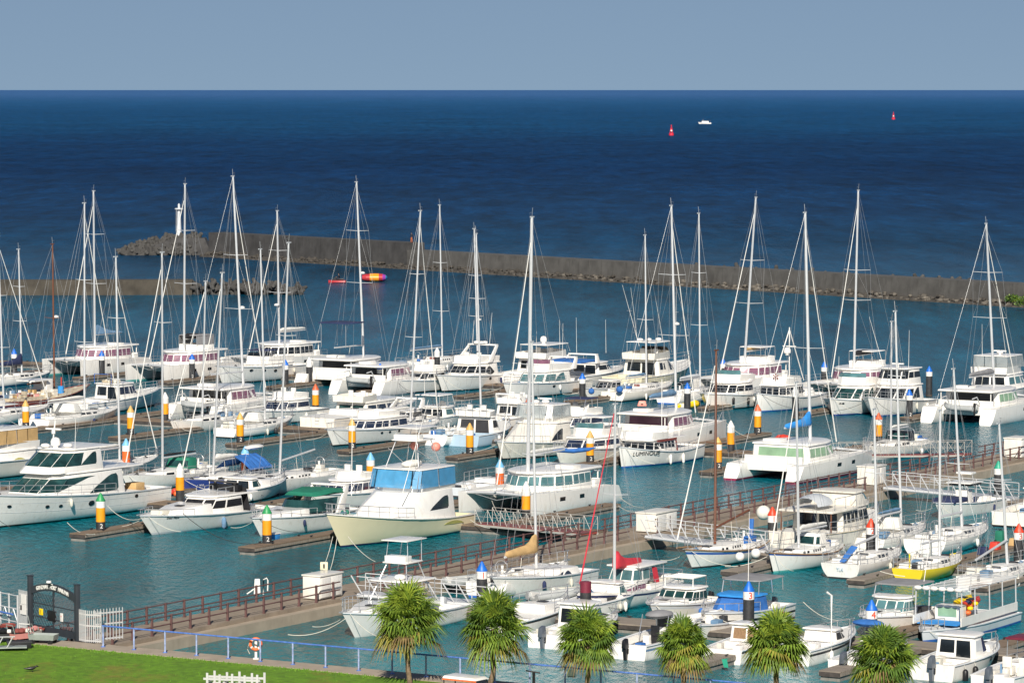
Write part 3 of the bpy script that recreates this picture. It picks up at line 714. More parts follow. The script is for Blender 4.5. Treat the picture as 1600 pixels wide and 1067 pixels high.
    hs = MB(); hs.box(xa + .06 * L, xa + .15 * L, w * .2, w * .8, roof_z, roof_z + .26, 'deck_white'); hs.build('helm_station', root, bev=.04)
    sx = MB(); sx.box(-.40 * L, -.38 * L, -w, w, zb, zb + .5, 'deck_white'); sx.box(-.38 * L, xa - .4, w * .6, w, zb, zb + .42, 'deck_white'); sx.build('cockpit_seat', root, bev=.03)
    # lifelines
    for sd in (1, -1):
        g = MB(); pts = []
        for i in range(8):
            t = .08 + .86 * i / 7; p = HS.sheer(t, 0); q = Vector((p.x, sd * (yb + p.y - .08), p.z)); g.tube([q, q + Vector((0, 0, .62))], .015, 'metal', n=4); pts.append(q + Vector((0, 0, .62)))
        g.tube(pts, .015, 'metal', n=4); g.tube([p - Vector((0, 0, .3)) for p in pts], .012, 'metal', n=4); g.build('lifeline', root)
        pu = MB(); p = HS.sheer(.96); pu.tube([(p.x - .5, sd * (yb + p.y), p.z), (p.x - .3, sd * (yb + .05), p.z + .7), (p.x + .1, sd * yb, p.z + .7), (p.x - .3, sd * (yb - .05), p.z + .7), (p.x - .5, sd * (yb - .25), p.z)], .02, 'metal', n=4); pu.build('pulpit', root)
    if dinghy:
        dg = thing('inflatable_dinghy', dinghy, 'dinghy', root.matrix_basis @ Vector((-.5 * L + .15, 0, 1.15)), root.rotation_euler.z + math.pi / 2)
        dinghy_parts(dg, 'rubber_grey', 3.0, 1.5)
        dv = MB(); [dv.tube([(-.42 * L, s * B * .2, zb + .2), (-.47 * L, s * B * .2, zb + .9), (-.54 * L, s * B * .2, zb + .8)], .06, 'alu', n=5) for s in (1, -1)]; dv.build('davit', root)
    if top_px and rigged:
        zbm = roof_z + .06
        h, lean = mast_fit(root, mxl, zbm, *top_px)
        rig(root, HS, mxl, zbm, h, lean, 'alu', mr, spread, .2, boom or L * .40, cover, coverm, jib, .055, xf=.43 * L, zfore=fb + .05, xa=-.42 * L, zaft=fb * .85, chain=B * .42, radar_z=radar_z, cover_shape=cover_shape, lift=lift, boomz=1.1)
    if bimini: bimini(root)
    return root
def dinghy_parts(root, m, L=3., W=1.5, motor=True):
    mb = MB(); r = .22; y = W / 2 - r
    path = [(-L / 2, y, .25), (L * .15, y, .27), (L * .35, y * .75, .34), (L * .46, 0, .42), (L * .35, -y * .75, .34), (L * .15, -y, .27), (-L / 2, -y, .25)]
    mb.tube(path, r, m, n=9); mb.build('tube', root, smooth=60)
    f = MB(); f.prism([(-L * .46, -y, .02), (L * .2, -y, .02), (L * .38, 0, .1), (L * .2, y, .02), (-L * .46, y, .02)], [(-L * .46, -y, .16), (L * .2, -y, .16), (L * .4, 0, .25), (L * .2, y, .16), (-L * .46, y, .16)], 'rubber_grey'); f.box(-L * .44, -L * .41, -y, y, .1, .5, 'deck_white'); f.box(-.15, .1, -y, y, .36, .42, 'deck_white'); f.build('floor', root)
    if motor: outboard(root, -L * .44, 0, .35, 'black', .6)
# ------------------------------------------------------------------ motor boats
WINS = {
 'all': [(0, rect(.06, .94, .45, .82)), (1, rect(.05, .95, .45, .82)), (2, rect(.06, .94, .38, .88)), ('F', rect(.05, .95, .38, .88))],
 'panes': [(0, rect(.05, .46, .40, .84)), (0, rect(.52, .95, .40, .84)), (1, rect(.06, .46, .40, .84)), (1, rect(.53, .95, .40, .84)), (2, rect(.07, .93, .38, .87)), ('F', rect(.04, .47, .38, .87)), ('F', rect(.53, .96, .38, .87))],
 'eye': [(0, EYE(.12, .99, .28, .86))],
 'arch': [(0, ARCH(.35, 1.0, .30, .88)), (1, rect(.0, .86, .34, .82)), (2, rect(.08, .92, .34, .84)), ('F', rect(.04, .96, .34, .84))],
 'sweep': [(0, EYE(.30, .98, .22, .80)), (1, [(.0, .34), (.95, .40), (.95, .84), (.0, .78)]), (2, rect(.06, .95, .40, .86)), ('F', rect(.03, .34, .40, .86)), ('F', rect(.36, .64, .40, .86)), ('F', rect(.66, .97, .40, .86))],
 'side': [(0, rect(.1, .9, .40, .82)), (1, rect(.08, .8, .42, .80))],
 'halfarch': [(0, ARCH(.25, .95, .28, .88)), (1, rect(.02, .5, .42, .8))],
 'front': [(1, rect(.45, .95, .40, .84)), (2, rect(.06, .94, .36, .88)), ('F', rect(.03, .97, .36, .88))],
 'cuddy': [(0, rect(.12, .9, .35, .85)), (1, rect(.08, .94, .35, .85)), (2, rect(.08, .94, .3, .88)), ('F', rect(.04, .96, .3, .88))],
 'trawl': [(0, rect(.04, .2, .42, .86)), (0, rect(.26, .46, .42, .86)), (0, rect(.52, .72, .42, .86)), (0, rect(.78, .96, .42, .86)), (1, rect(.06, .46, .42, .86)), (1, rect(.54, .95, .42, .86)), (2, rect(.08, .92, .40, .88)), ('F', rect(.02, .32, .40, .88)), ('F', rect(.35, .65, .40, .88)), ('F', rect(.68, .98, .40, .88))],
 'none': []}
def hplan(H, hs):
    xa, xf, wf, h, rf = hs[:5]; tap = hs[5] if len(hs) > 5 else .74
    L, B = H.L, H.B; a, f = xa * L, xf * L; w = wf * B
    Pl = [(a, w), (a + (f - a) * .5, w * .98), (a + (f - a) * .84, w * (.45 + .5 * tap)), (f, w * tap * .62)]
    Q = [(a + .1, w * .9), (a + (f - a) * .5 - rf * .35, w * .88), (a + (f - a) * .84 - rf * .85, w * .86 * (.5 + .48 * tap)), (f - rf, w * tap * .58)]
    zb = H.zs(max(0, min(1, xa + .5))) - .25
    fit = lambda p: (p[0], min(p[1], max(.25, abs(H.pt(max(0, min(1, p[0] / L + .5)), zb).y) - .12)))
    return [fit(p) for p in Pl], [fit(p) for p in Q]
def motor(label, dr, x0, near, B, L=None, x1=None, name='motor_yacht', cat='motor yacht', fs=1.2, fb=1.9, rake=1.3, tr=.86, hull='gelcoat', boot='black', stripe=None, sq=(.72, .86), deck='deck_white', tc=.24, zc=.55, rub=None, flare=.8, dip=0., srake=-.12, draft=.5, sexp=8,
          trunk=None, hs=None, win='all', wm='glass', hm='gelcoat', roofov=(.15, .25), roof=True, bevel=.11,
          fly=None, flym='gelcoat', fscreen=None, top=None, bridge=None, bwin='all', bwm='glass', bm='gelcoat', broof=(.2, .35),
          tower=None, outrig=0., arch=None, rad=(), whips=(), rails=(.55, .975, .62, 7), aft='glass', extra=None, ob=(), portholes=(), zroof=0., vs=.76, lettering=None, chairs=0, fend=(), topm='gelcoat', group=None, mullion=True):
    B *= 1.06
    if vs < 1:
        fs *= vs + .04; fb *= vs; zc *= .85; dip *= .8
        if hs: hs = list(hs); hs[3] *= .72
        if trunk: trunk = list(trunk); trunk[3] *= .8
        if fly: fly = list(fly); fly[3] *= .82
        if top: top = list(top); top[4] *= .72
        if bridge: bridge = list(bridge); bridge[3] *= .8
        if tower: tower = list(tower); tower[3] *= .8
        if arch: arch = list(arch); arch[2] *= .78
    if rub is None and vs < 1: rub = 'gelcoat_grey'
    root, L = place(name, label, cat, dr, x0, near, B, rake, L, x1, tr, group)
    H = Hull(L, B, fs, fb, draft, rake, srake, tr, flare, sexp, 2.3, 1.7, .42, dip=dip)
    H.build(root, hull, boot, .13, stripe, sq, deck, tc, zc, rub)
    zat = lambda x: H.zs(max(0, min(1, x / L + .5))) - .05
    z1 = None
    if trunk:
        xa, xf, wf, h = trunk; a, f = xa * L, xf * L; w = wf * B; z0 = zat((a + f) / 2)
        Pl = [(a, w), (a + (f - a) * .45, w * .9), (a + (f - a) * .8, w * .6), (f, w * .2)]
        Q = [(a, w * .9), (a + (f - a) * .42, w * .76), (a + (f - a) * .7, w * .48), (a + (f - a) * .86, w * .14)]
        fit = lambda p: (p[0], min(p[1], max(.1, H.half(max(0, min(1, p[0] / L + .5))) - .2))); Pl = [fit(p) for p in Pl]; Q = [fit(p) for p in Q]
        b = mirror(Pl); q = mirror(Q); tb = MB(); tb.prism([(x, y, min(zat(x), z0) - .08) for x, y in b], [(x, y, z0 + h - (h * .55) * max(0, (x - a) / (f - a)) ** 1.6) for x, y in q], hm); tk = tb.build('trunk_cabin', root, bev=.06)
        hb = MB(); hb.box(a + (f - a) * .35, a + (f - a) * .35 + .5, -.27, .27, z0 + h * .86, z0 + h * .97, 'charcoal'); hb.build('hatch', tk, bev=.02)
    if hs:
        Pl, Q = hplan(H, hs); z0 = zat(Pl[0][0]) if tc * L - L / 2 <= Pl[0][0] + .05 else zc
        z0 = min(z0, zat(Pl[0][0])); z1 = z0 + hs[3]
        W_ = list(WINS[win]) if isinstance(win, str) else list(win)
        if aft: W_ = W_ + [('A', rect(.12, .48, .06, .84), aft), ('A', rect(.53, .9, .30, .84), aft)]
        house(root, Pl, Q, z0 - .15, z1, hm, W_, wm, bevel, zq=zroof)
        if roof: slab(root, Q, z1 - .0, .1, roofov[0], roofov[1], .09, topm, slope=zroof)
        z1 += .09
        if not roof: z1 -= .09
    if fly:
        xa, xf, wf, h = fly[:4]; rf = fly[4] if len(fly) > 4 else .5
        f_ = hplan(H, (xa, xf, wf, h, -.0, .8)); q = [(x - (rf if i == 3 else rf * .8 if i == 2 else 0) * .5, y * 1.0) for i, (x, y) in enumerate(f_[0])]
        # coaming flares a little outward
        coaming(root, [(x, y * .96) for x, y in f_[0]], q, z1 - .02, z1 + h, .09, flym, 'flybridge', zf=.12)
        if fscreen: screen(root, q, z1 + h + .06, .42, .25, fscreen, 2)
        for i in range(fly[5] if len(fly) > 5 else 2): seat(root, (xa + (xf - xa) * .55) * L, (-.5 + 1.0 * i) * wf * B * .8, z1, 'deck_white', back=-1)
        cn = MB(); xx = (xa + (xf - xa) * .78) * L; cn.prism([(xx - .2, -.6, z1), (xx + .35, -.6, z1), (xx + .35, .6, z1), (xx - .2, .6, z1)], [(xx, -.5, z1 + h + .2), (xx + .3, -.5, z1 + h + .1), (xx + .3, .5, z1 + h + .1), (xx, .5, z1 + h + .2)], flym); cn.build('helm_console', root, bev=.04)
    zt = z1
    if bridge:
        Pl, Q = hplan(H, bridge); zt = z1 + bridge[3]
        W_ = list(WINS[bwin]) if isinstance(bwin, str) else list(bwin)
        house(root, Pl, Q, z1 - .03, zt, bm, W_, bwm, bevel, name='upper_bridge')
        slab(root, Q, zt, .1, broof[0], broof[1], .1, topm, name='bridge_roof'); zt += .1
    if top:
        kd, xa, xf, wf, dz = top[:5]; tm = top[5] if len(top) > 5 else 'gelcoat'
        q = [(xa * L, wf * B), ((xa + xf) / 2 * L, wf * B), (xf * L - .3, wf * B * .95), (xf * L, wf * B * .7)]; zt = (z1 or zat(0)) + dz
        b = mirror(q); mb = MB(); crown = .10 if kd != 'flat' else 0
        mb.prism([(x, y, zt) for x, y in b], [(x * .99, y * .95, zt + .07) for x, y in b], tm); mb.build('hardtop' if kd in ('hard', 'encl', 'flat') else 'bimini', root, bev=.025)
        zb = (z1 or zat(0)) + (fly[3] * .8 if fly else 0)
        pp = []
        for s in (1, -1):
            pp += [[(xa * L + .1, s * wf * B * .95, zb), (xa * L + .15, s * wf * B * .95, zt)], [(xf * L - .1 + (.3 if kd != 'flat' else 0), s * wf * B * .88, zb), (xf * L - .25, s * wf * B * .85, zt)], [((xa + xf) / 2 * L, s * wf * B, zb), ((xa + xf) / 2 * L + .1, s * wf * B * .98, zt)]]
        posts(root, pp, .03, 'metal', 'hardtop_post')
        if kd == 'encl':
            cm = top[6] if len(top) > 6 else 'glass_sea'; cu = MB(); qq = [(x, y * .985) for x, y in q]; bb = mirror(qq)
            for i in range(len(bb)):
                if i == len(bb) - 1 and len(top) > 7: continue
                (xA, yA), (xB, yB) = bb[i], bb[(i + 1) % len(bb)]
                fx = .35
                e0 = (xA + (fx if xA > (xa + xf) / 2 * L else 0), yA * 1.03, zb + .02); e1 = (xB + (fx if xB > (xa + xf) / 2 * L else 0), yB * 1.03, zb + .02)
                a_, b_, c_, d_ = map(Vector, (e0, e1, (xB, yB, zt), (xA, yA, zt)))
                f = lambda u, v: (a_ * (1 - u) + b_ * u) * (1 - v) + (d_ * (1 - u) + c_ * u) * v
                nn = max(1, int((b_ - a_).length / 1.0)) if mullion else 1
                for k in range(nn):
                    u0, u1 = k / nn + .035 / nn, (k + 1) / nn - .035 / nn; nr = (b_ - a_).cross(d_ - a_).normalized()
                    cu.plate([f(u0, .03), f(u1, .03), f(u1, .97), f(u0, .97)], nr * .012, cm)
            cu.build('clear_enclosure', root, smooth=0)
        zt += .07
    if tower:
        xa, xf, wf, h = tower[:4]; tm = tower[4] if len(tower) > 4 else 'gelcoat'; x_a, x_f, w = xa * L, xf * L, wf * B; zb = zt; tb = MB(); zp = zt + h
        cx = (x_a + x_f) / 2; hx = (x_f - x_a) * .3
        low = z1 or zat(0)
        for s in (1, -1):
            tb.tube([(x_a - .2, s * w * 1.25, low), (cx - hx, s * w * .6, zp)], .035, 'metal', n=5); tb.tube([(x_f + .5, s * w * 1.2, low), (cx + hx, s * w * .6, zp)], .035, 'metal', n=5)
            tb.tube([(x_a + .1, s * w * 1.05, (low + zp) / 2 - .2), (x_f - .05, s * w * .8, zp - .5)], .025, 'metal', n=5)
            for k in range(5): z = zb + h * k / 5; tb.tube([(cx - hx - .2 * (1 - k / 5), s * .2, z), (cx - hx - .2 * (1 - k / 5), -s * .2, z)], .015, 'metal', n=4)
        tb.build('tower_frame', root)
        pl = MB(); pl.box(cx - hx - .25, cx + hx + .25, -w * .75, w * .75, zp, zp + .08, tm); pl.box(cx + hx * .2, cx + hx + .2, -w * .65, w * .65, zp + .08, zp + .42, tm); pl.build('tower_platform', root, bev=.03)
        if len(tower) > 5 and tower[5]:
            z2 = zp + tower[5]; posts(root, [q for s in (1, -1) for q in ([(cx - hx - .2, s * w * .7, zp), (cx - hx - .35, s * w * .6, z2)], [(cx + hx, s * w * .7, zp), (cx + hx * .8, s * w * .6, z2)])], .025, 'metal', 'tower_top_post'); p2 = MB(); p2.box(cx - hx - .6, cx + hx + .3, -w * .8, w * .8, z2, z2 + .06, tm); p2.build('tower_top', root, bev=.02)
    if outrig:
        for s in (1, -1):
            o_ = MB(); x = (hs[0] * .3 + hs[1] * .7) * L if hs else 0; zz = (z1 or 2.) - .2; y = s * B * .36
            tip = Vector((x - outrig * .28, y + s * outrig * .16, zz + outrig)); o_.tube([(x, y, zz), tip], .03, 'gelcoat', n=5, r1=.012)
            for k in (.35, .65): p = Vector((x, y, zz)).lerp(tip, k); o_.tube([p + Vector((0, -.3, 0)), p + Vector((0, .3, 0))], .014, 'metal', n=4)
            o_.build('outrigger', root)
    if arch:
        xa, wf, h = arch[:3]; lean = arch[3] if len(arch) > 3 else -.7; am = arch[4] if len(arch) > 4 else 'gelcoat'; x = xa * L; y = wf * B; zb = z1 or zat(x)
        for s in (1, -1):
            a_ = MB(); a_.prism([(x + .1, s * y - .07, zb), (x + .9, s * y - .07, zb), (x + .9, s * y + .07, zb), (x + .1, s * y + .07, zb)], [(x + lean, s * y * .85 - .06, zb + h), (x + lean + .5, s * y * .85 - .06, zb + h), (x + lean + .5, s * y * .85 + .06, zb + h), (x + lean, s * y * .85 + .06, zb + h)], am); a_.build('radar_arch_leg', root, bev=.03)
        a_ = MB(); a_.box(x + lean, x + lean + .55, -y * .87, y * .87, zb + h, zb + h + .14, am); a_.build('radar_arch', root, bev=.04); zt = max(zt or 0, zb + h + .14)
    for r_ in rad: radar(root, r_[0] * L, r_[1], zt + (r_[3] if len(r_) > 3 else 0), r_[2])
    for w_ in whips: whip(root, w_[0] * L, w_[1] * B, zt - .05, w_[2], w_[3] if len(w_) > 3 else -.1, w_[4] if len(w_) > 4 else 0)
    if rails: rail(root, H, rails[0], rails[1], rails[2], rails[3], r=.022, name='bow_rail', mid=rails[2] > .5)
    if portholes:
        for (t, zq_, rr) in portholes:
            for s in (1, -1):
                p = H.pt(t, zq_, s, .0); p2 = H.pt(t + .02, zq_, s, 0.); p3 = H.pt(t, zq_ + .15, s, 0.); x = (p2 - p).normalized(); u = (p3 - p).normalized(); n_ = x.cross(u).normalized()
                if n_.y * s < 0: n_ = -n_
                pm = MB(); pm.plate([p + n_ * .02 + x * (rr * 1.5 * math.cos(a)) + u * (rr * math.sin(a)) for a in [i * math.pi / 5 for i in range(10)]], -n_ * .04, 'glass'); pm.build('porthole', root, smooth=0)
    for y, s_, m_ in ob: outboard(root, -L / 2, y, fs * .55, m_, s_)
    for t, sd, m_, r_, h_ in fend: fenders_local(root, H, [t], sd, m_, r_, h_)
    if lettering:
        txt, sz, t_, zf, m_ = lettering; sd = 1 if dr < 0 else -1; z = H.zs(t_) * zf
        p = H.pt(t_, z, sd, .015); q = H.pt(t_ + .04, z, sd, .015); up = H.pt(t_, z + .2, sd, .015) - p
        text(root, txt, sz, m_, p, (p - q) if dr < 0 else (q - p), up)
    if chairs: seat(root, -L / 2 + .15 * L, 0, zc, 'deck_white', name='fighting_chair')
    if extra: extra(root, H, z1, L)
    clutter(root, H, zc, tc, (hs[1] + .52) if hs else .75, int(x0) + 7)
    if dr < 0: bow_lines(root, H, label)
    return root, H
def sliding(root, pts, m, off=(0, 0, 0), name='window'):
    mb = MB(); mb.plate(pts, off, m); return mb.build(name, root, smooth=0)
# ------------------------------------------------------------------ sea, quay, walkway, breakwaters
def sea_material():
    m = bpy.data.materials.new('sea_water'); m.use_nodes = True; N = m.node_tree.nodes; K = m.node_tree.links; b = N['Principled BSDF']
    geo = N.new('ShaderNodeNewGeometry'); sep = N.new('ShaderNodeSeparateXYZ'); K.new(geo.outputs['Position'], sep.inputs[0])
    # water depth: shallow basin, deep outside; horizon haze and reflection painted in paler
    n1 = N.new('ShaderNodeTexNoise'); n1.inputs['Scale'].default_value = .004; n1.inputs['Detail'].default_value = 4
    mp = N.new('ShaderNodeMapping'); mp.inputs['Scale'].default_value = (.35, 1, 1); K.new(geo.outputs['Position'], mp.inputs[0]); K.new(mp.outputs[0], n1.inputs['Vector'])
    w1 = N.new('ShaderNodeMath'); w1.operation = 'MULTIPLY_ADD'; w1.inputs[1].default_value = 160; K.new(n1.outputs[0], w1.inputs[0]); K.new(sep.outputs['Y'], w1.inputs[2])
    lg = N.new('ShaderNodeMath'); lg.operation = 'LOGARITHM'; lg.inputs[1].default_value = 10; K.new(w1.outputs[0], lg.inputs[0])
    mr = N.new('ShaderNodeMapRange'); mr.inputs['From Min'].default_value = 2.35; mr.inputs['From Max'].default_value = 4.35; K.new(lg.outputs[0], mr.inputs[0])
    rp = N.new('ShaderNodeValToRGB'); e = rp.color_ramp.elements
    stops = [(0, (.001, .190, .210)), (.09, (.001, .148, .192)), (.19, (.001, .092, .155)), (.26, (.001, .046, .105)), (.33, (.001, .034, .105)), (.41, (.001, .026, .092)), (.50, (.001, .032, .105)), (.58, (.002, .054, .148)), (.68, (.003, .058, .160)), (.80, (.010, .080, .205)), (1, (.035, .115, .285))]
    e[0].position, e[0].color = stops[0][0], (*stops[0][1], 1); e[1].position, e[1].color = stops[-1][0], (*stops[-1][1], 1)
    for p_, c_ in stops[1:-1]: x = rp.color_ramp.elements.new(p_); x.color = (*c_, 1)
    K.new(mr.outputs[0], rp.inputs[0])
    # wind streaks, with the light and dark of chop painted into the colour
    n2 = N.new('ShaderNodeTexNoise'); n2.inputs['Scale'].default_value = .02; n2.inputs['Detail'].default_value = 8; n2.inputs['Roughness'].default_value = .65
    mp2 = N.new('ShaderNodeMapping'); mp2.inputs['Scale'].default_value = (.5, .25, 1); K.new(geo.outputs['Position'], mp2.inputs[0]); K.new(mp2.outputs[0], n2.inputs['Vector'])
    r2 = N.new('ShaderNodeMapRange'); r2.inputs['From Min'].default_value = .3; r2.inputs['From Max'].default_value = .7; r2.inputs['To Min'].default_value = .72; r2.inputs['To Max'].default_value = 1.28; K.new(n2.outputs[0], r2.inputs[0])
    mx = N.new('ShaderNodeMixRGB'); mx.blend_type = 'MULTIPLY'; mx.inputs[0].default_value = 1; K.new(rp.outputs[0], mx.inputs[1]); K.new(r2.outputs[0], mx.inputs[2])
    n5 = N.new('ShaderNodeTexNoise'); n5.inputs['Scale'].default_value = .12; n5.inputs['Detail'].default_value = 7; n5.inputs['Roughness'].default_value = .78
    mp5 = N.new('ShaderNodeMapping'); mp5.inputs['Scale'].default_value = (1, .16, 1); K.new(geo.outputs['Position'], mp5.inputs[0]); K.new(mp5.outputs[0], n5.inputs['Vector'])
    r5 = N.new('ShaderNodeMapRange'); r5.inputs['From Min'].default_value = .36; r5.inputs['From Max'].default_value = .66; r5.inputs['To Min'].default_value = .52; r5.inputs['To Max'].default_value = 1.6; K.new(n5.outputs[0], r5.inputs[0])
    m5 = N.new('ShaderNodeMixRGB'); m5.blend_type = 'MULTIPLY'; m5.inputs[0].default_value = 1; K.new(mx.outputs[0], m5.inputs[1]); K.new(r5.outputs[0], m5.inputs[2]); mx = m5
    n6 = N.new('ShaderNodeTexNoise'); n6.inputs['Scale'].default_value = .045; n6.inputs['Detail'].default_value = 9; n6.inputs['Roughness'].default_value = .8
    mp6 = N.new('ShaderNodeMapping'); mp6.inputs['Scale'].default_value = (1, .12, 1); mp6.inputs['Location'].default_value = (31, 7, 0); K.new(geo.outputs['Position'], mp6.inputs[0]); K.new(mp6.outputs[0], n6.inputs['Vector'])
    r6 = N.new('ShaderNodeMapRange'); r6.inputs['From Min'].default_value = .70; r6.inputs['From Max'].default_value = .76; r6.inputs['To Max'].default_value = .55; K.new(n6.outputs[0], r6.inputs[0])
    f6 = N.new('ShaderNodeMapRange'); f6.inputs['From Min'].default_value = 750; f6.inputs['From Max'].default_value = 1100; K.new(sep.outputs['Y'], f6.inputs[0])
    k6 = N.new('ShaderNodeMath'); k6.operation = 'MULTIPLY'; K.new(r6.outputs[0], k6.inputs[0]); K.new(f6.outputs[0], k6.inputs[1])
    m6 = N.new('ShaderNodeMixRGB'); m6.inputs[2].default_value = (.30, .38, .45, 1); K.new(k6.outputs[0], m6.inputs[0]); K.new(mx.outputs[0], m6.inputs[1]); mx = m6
    K.new(mx.outputs[0], b.inputs['Base Color'])
    io = N.new('ShaderNodeMapRange'); io.inputs['From Min'].default_value = 2.4; io.inputs['From Max'].default_value = 2.92; io.inputs['To Min'].default_value = 1.26; io.inputs['To Max'].default_value = 1.02; K.new(lg.outputs[0], io.inputs[0]); K.new(io.outputs[0], b.inputs['IOR'])
    sl = N.new('ShaderNodeMapRange'); sl.inputs['From Min'].default_value = 2.45; sl.inputs['From Max'].default_value = 2.95; sl.inputs['To Min'].default_value = .42; sl.inputs['To Max'].default_value = .42; K.new(lg.outputs[0], sl.inputs[0]); K.new(sl.outputs[0], b.inputs['Specular IOR Level'])
    rr = N.new('ShaderNodeMapRange'); rr.inputs['From Min'].default_value = 2.4; rr.inputs['From Max'].default_value = 3.2; rr.inputs['To Min'].default_value = .05; rr.inputs['To Max'].default_value = .30; K.new(lg.outputs[0], rr.inputs[0]); K.new(rr.outputs[0], b.inputs['Roughness'])
    # ripples inside the basin, chop outside
    n3 = N.new('ShaderNodeTexNoise'); n3.inputs['Scale'].default_value = 2.2; n3.inputs['Detail'].default_value = 5; n3.inputs['Roughness'].default_value = .6
    mp3 = N.new('ShaderNodeMapping'); mp3.inputs['Scale'].default_value = (1, .33, 1); K.new(geo.outputs['Position'], mp3.inputs[0]); K.new(mp3.outputs[0], n3.inputs['Vector'])
    n4 = N.new('ShaderNodeTexNoise'); n4.inputs['Scale'].default_value = .16; n4.inputs['Detail'].default_value = 6; n4.inputs['Roughness'].default_value = .65
    mp4 = N.new('ShaderNodeMapping'); mp4.inputs['Scale'].default_value = (.8, .55, 1); K.new(geo.outputs['Position'], mp4.inputs[0]); K.new(mp4.outputs[0], n4.inputs['Vector'])
    far = N.new('ShaderNodeMapRange'); far.inputs['From Min'].default_value = 430; far.inputs['From Max'].default_value = 800; K.new(sep.outputs['Y'], far.inputs[0])
    b1 = N.new('ShaderNodeBump'); b1.inputs['Strength'].default_value = 1.0; b1.inputs['Distance'].default_value = .65; K.new(n3.outputs[0], b1.inputs['Height'])
    b2 = N.new('ShaderNodeBump'); b2.inputs['Distance'].default_value = 2.4; K.new(n4.outputs[0], b2.inputs['Height']); K.new(b1.outputs[0], b2.inputs['Normal'])
    st = N.new('ShaderNodeMath'); st.operation = 'MULTIPLY'; st.inputs[1].default_value = .8; K.new(far.outputs[0], st.inputs[0]); K.new(st.outputs[0], b2.inputs['Strength'])
    K.new(b2.outputs[0], b.inputs['Normal'])
    return m
MATS['sea_water'] = sea_material()
mb = MB(); mb.add([(-90000, 60, 0), (90000, 60, 0), (90000, 260000, 0), (-90000, 260000, 0)], [(0, 1, 2, 3)], 'sea_water')
kind(mb.build('sea', smooth=0), 'structure')

def lawn_material():
    m = mat('lawn', (.115, .24, .006), .85, var=.3, scale=3.0, bump=.8, bscale=14)
    N = m.node_tree.nodes; K = m.node_tree.links; b = N['Principled BSDF']
    old = b.inputs['Base Color'].links[0].from_socket
    geo = N.new('ShaderNodeNewGeometry'); n = N.new('ShaderNodeTexNoise'); n.inputs['Scale'].default_value = .2; n.inputs['Detail'].default_value = 7; n.inputs['Roughness'].default_value = .7
    mp = N.new('ShaderNodeMapping'); mp.inputs['Scale'].default_value = (1, .6, 1); K.new(geo.outputs['Position'], mp.inputs[0]); K.new(mp.outputs[0], n.inputs['Vector'])
    r = N.new('ShaderNodeValToRGB'); r.color_ramp.elements[0].position = .54; r.color_ramp.elements[1].position = .68; r.color_ramp.elements[0].color = (0, 0, 0, 1); r.color_ramp.elements[1].color = (.85, .85, .85, 1); K.new(n.outputs[0], r.inputs[0])
    mx = N.new('ShaderNodeMixRGB'); mx.inputs[2].default_value = (.24, .17, .03, 1); K.new(r.outputs[0], mx.inputs[0]); K.new(old, mx.inputs[1]); K.new(mx.outputs[0], b.inputs['Base Color'])
lawn_material(); mat('blade', (.085, .20, .007), .8, var=.3); mat('blade_pale', (.12, .20, .015), .8, var=.3)
QZ = 1.6
def strip(name, a0, a1, b0, b1, z0, z1, m, k='structure', bev=0):
    q = [AB(a0, b0), AB(a1, b0), AB(a1, b1), AB(a0, b1)]; mb = MB(); mb.prism([(v.x, v.y, z0) for v in q], [(v.x, v.y, z1) for v in q], m)
    o = mb.build(name, smooth=0, bev=bev)
    if k: kind(o, k)
    return o
strip('lawn', -190, 40, -60, 155.2, .3, QZ, 'lawn')
strip('quay', -190, 40, 155.2, 156.9, -1.5, QZ + .03, 'concrete_pale')
# short blades along the lawn so its edge is not ruled
gb = MB(); rg = random.Random(3)
for i in range(1500):
    a = rg.uniform(-131, -101); b_ = 155.25 - abs(rg.gauss(0, .35)) if i < 1200 else rg.uniform(140, 155.2)
    v = AB(a, b_, QZ); h = rg.uniform(.04, .10); dx, dy = rg.uniform(-.05, .05), rg.uniform(-.05, .05); ww = rg.uniform(.015, .035)
    gb.add([(v.x - ww, v.y, QZ), (v.x + ww, v.y, QZ), (v.x + dx, v.y + dy, QZ + h)], [(0, 1, 2)], rg.choice(['blade', 'blade', 'blade_pale']))
kind(gb.build('grass', smooth=0), 'stuff')

# walkway pier
WA0, WA1 = -124.9, -121.6
strip('walkway', WA0, WA1, 156.9, 328, -1.5, .8, 'concrete')
strip('walkway_edge', WA1 + .003, WA1 + .6, 156.9, 328, -1.5, .58, 'concrete_pale')
def plank_lines():
    mb = MB()
    for i in range(72):
        b0 = 157.5 + i * 2.0; p = [AB(WA1 + .3, b0, .584), AB(WA1 + .58, b0, .584), AB(WA1 + .58, b0 + .05, .584), AB(WA1 + .3, b0 + .05, .584)]
    return mb
def railing(a, b0, b1, z, label, gaps=()):
    t = thing('railing', label, 'railing', AB(a, b0, z)); pm = None; n = int((b1 - b0) / 1.75)
    inv = t.location
    for i in range(n + 1):
        bb = b0 + (b1 - b0) * i / n
        if any(g0 < bb < g1 for g0, g1 in gaps): continue
        if pm is None:
            mb = MB(); mb.box(-.055, .055, -.055, .055, 0, 1.0, 'rail_paint'); mb.box(-.09, .09, -.09, .09, 0, .03, 'rail_paint'); pm = mb.mesh('post', 0, .01)
        o = link('post', pm, t); v = AB(a, bb, z) - inv; o.location = v; o.rotation_euler = (0, 0, HD)
    segs = []; cur = b0
    for g0, g1 in list(gaps) + [(b1, b1)]:
        if g0 > cur: segs.append((cur, g0))
        cur = g1
    for zz in (.93, .48):
        for s0, s1 in segs:
            mb = MB(); mb.tube([AB(a, s0, z + zz) - inv, AB(a, s1, z + zz) - inv], .04, 'rail_paint', n=6); mb.build('rail', t)
railing(WA0 + .18, 158.2, 328, .8, 'dark red metal railing along the far side of the concrete walkway', gaps=((216.5, 219), (276.5, 279.5)))
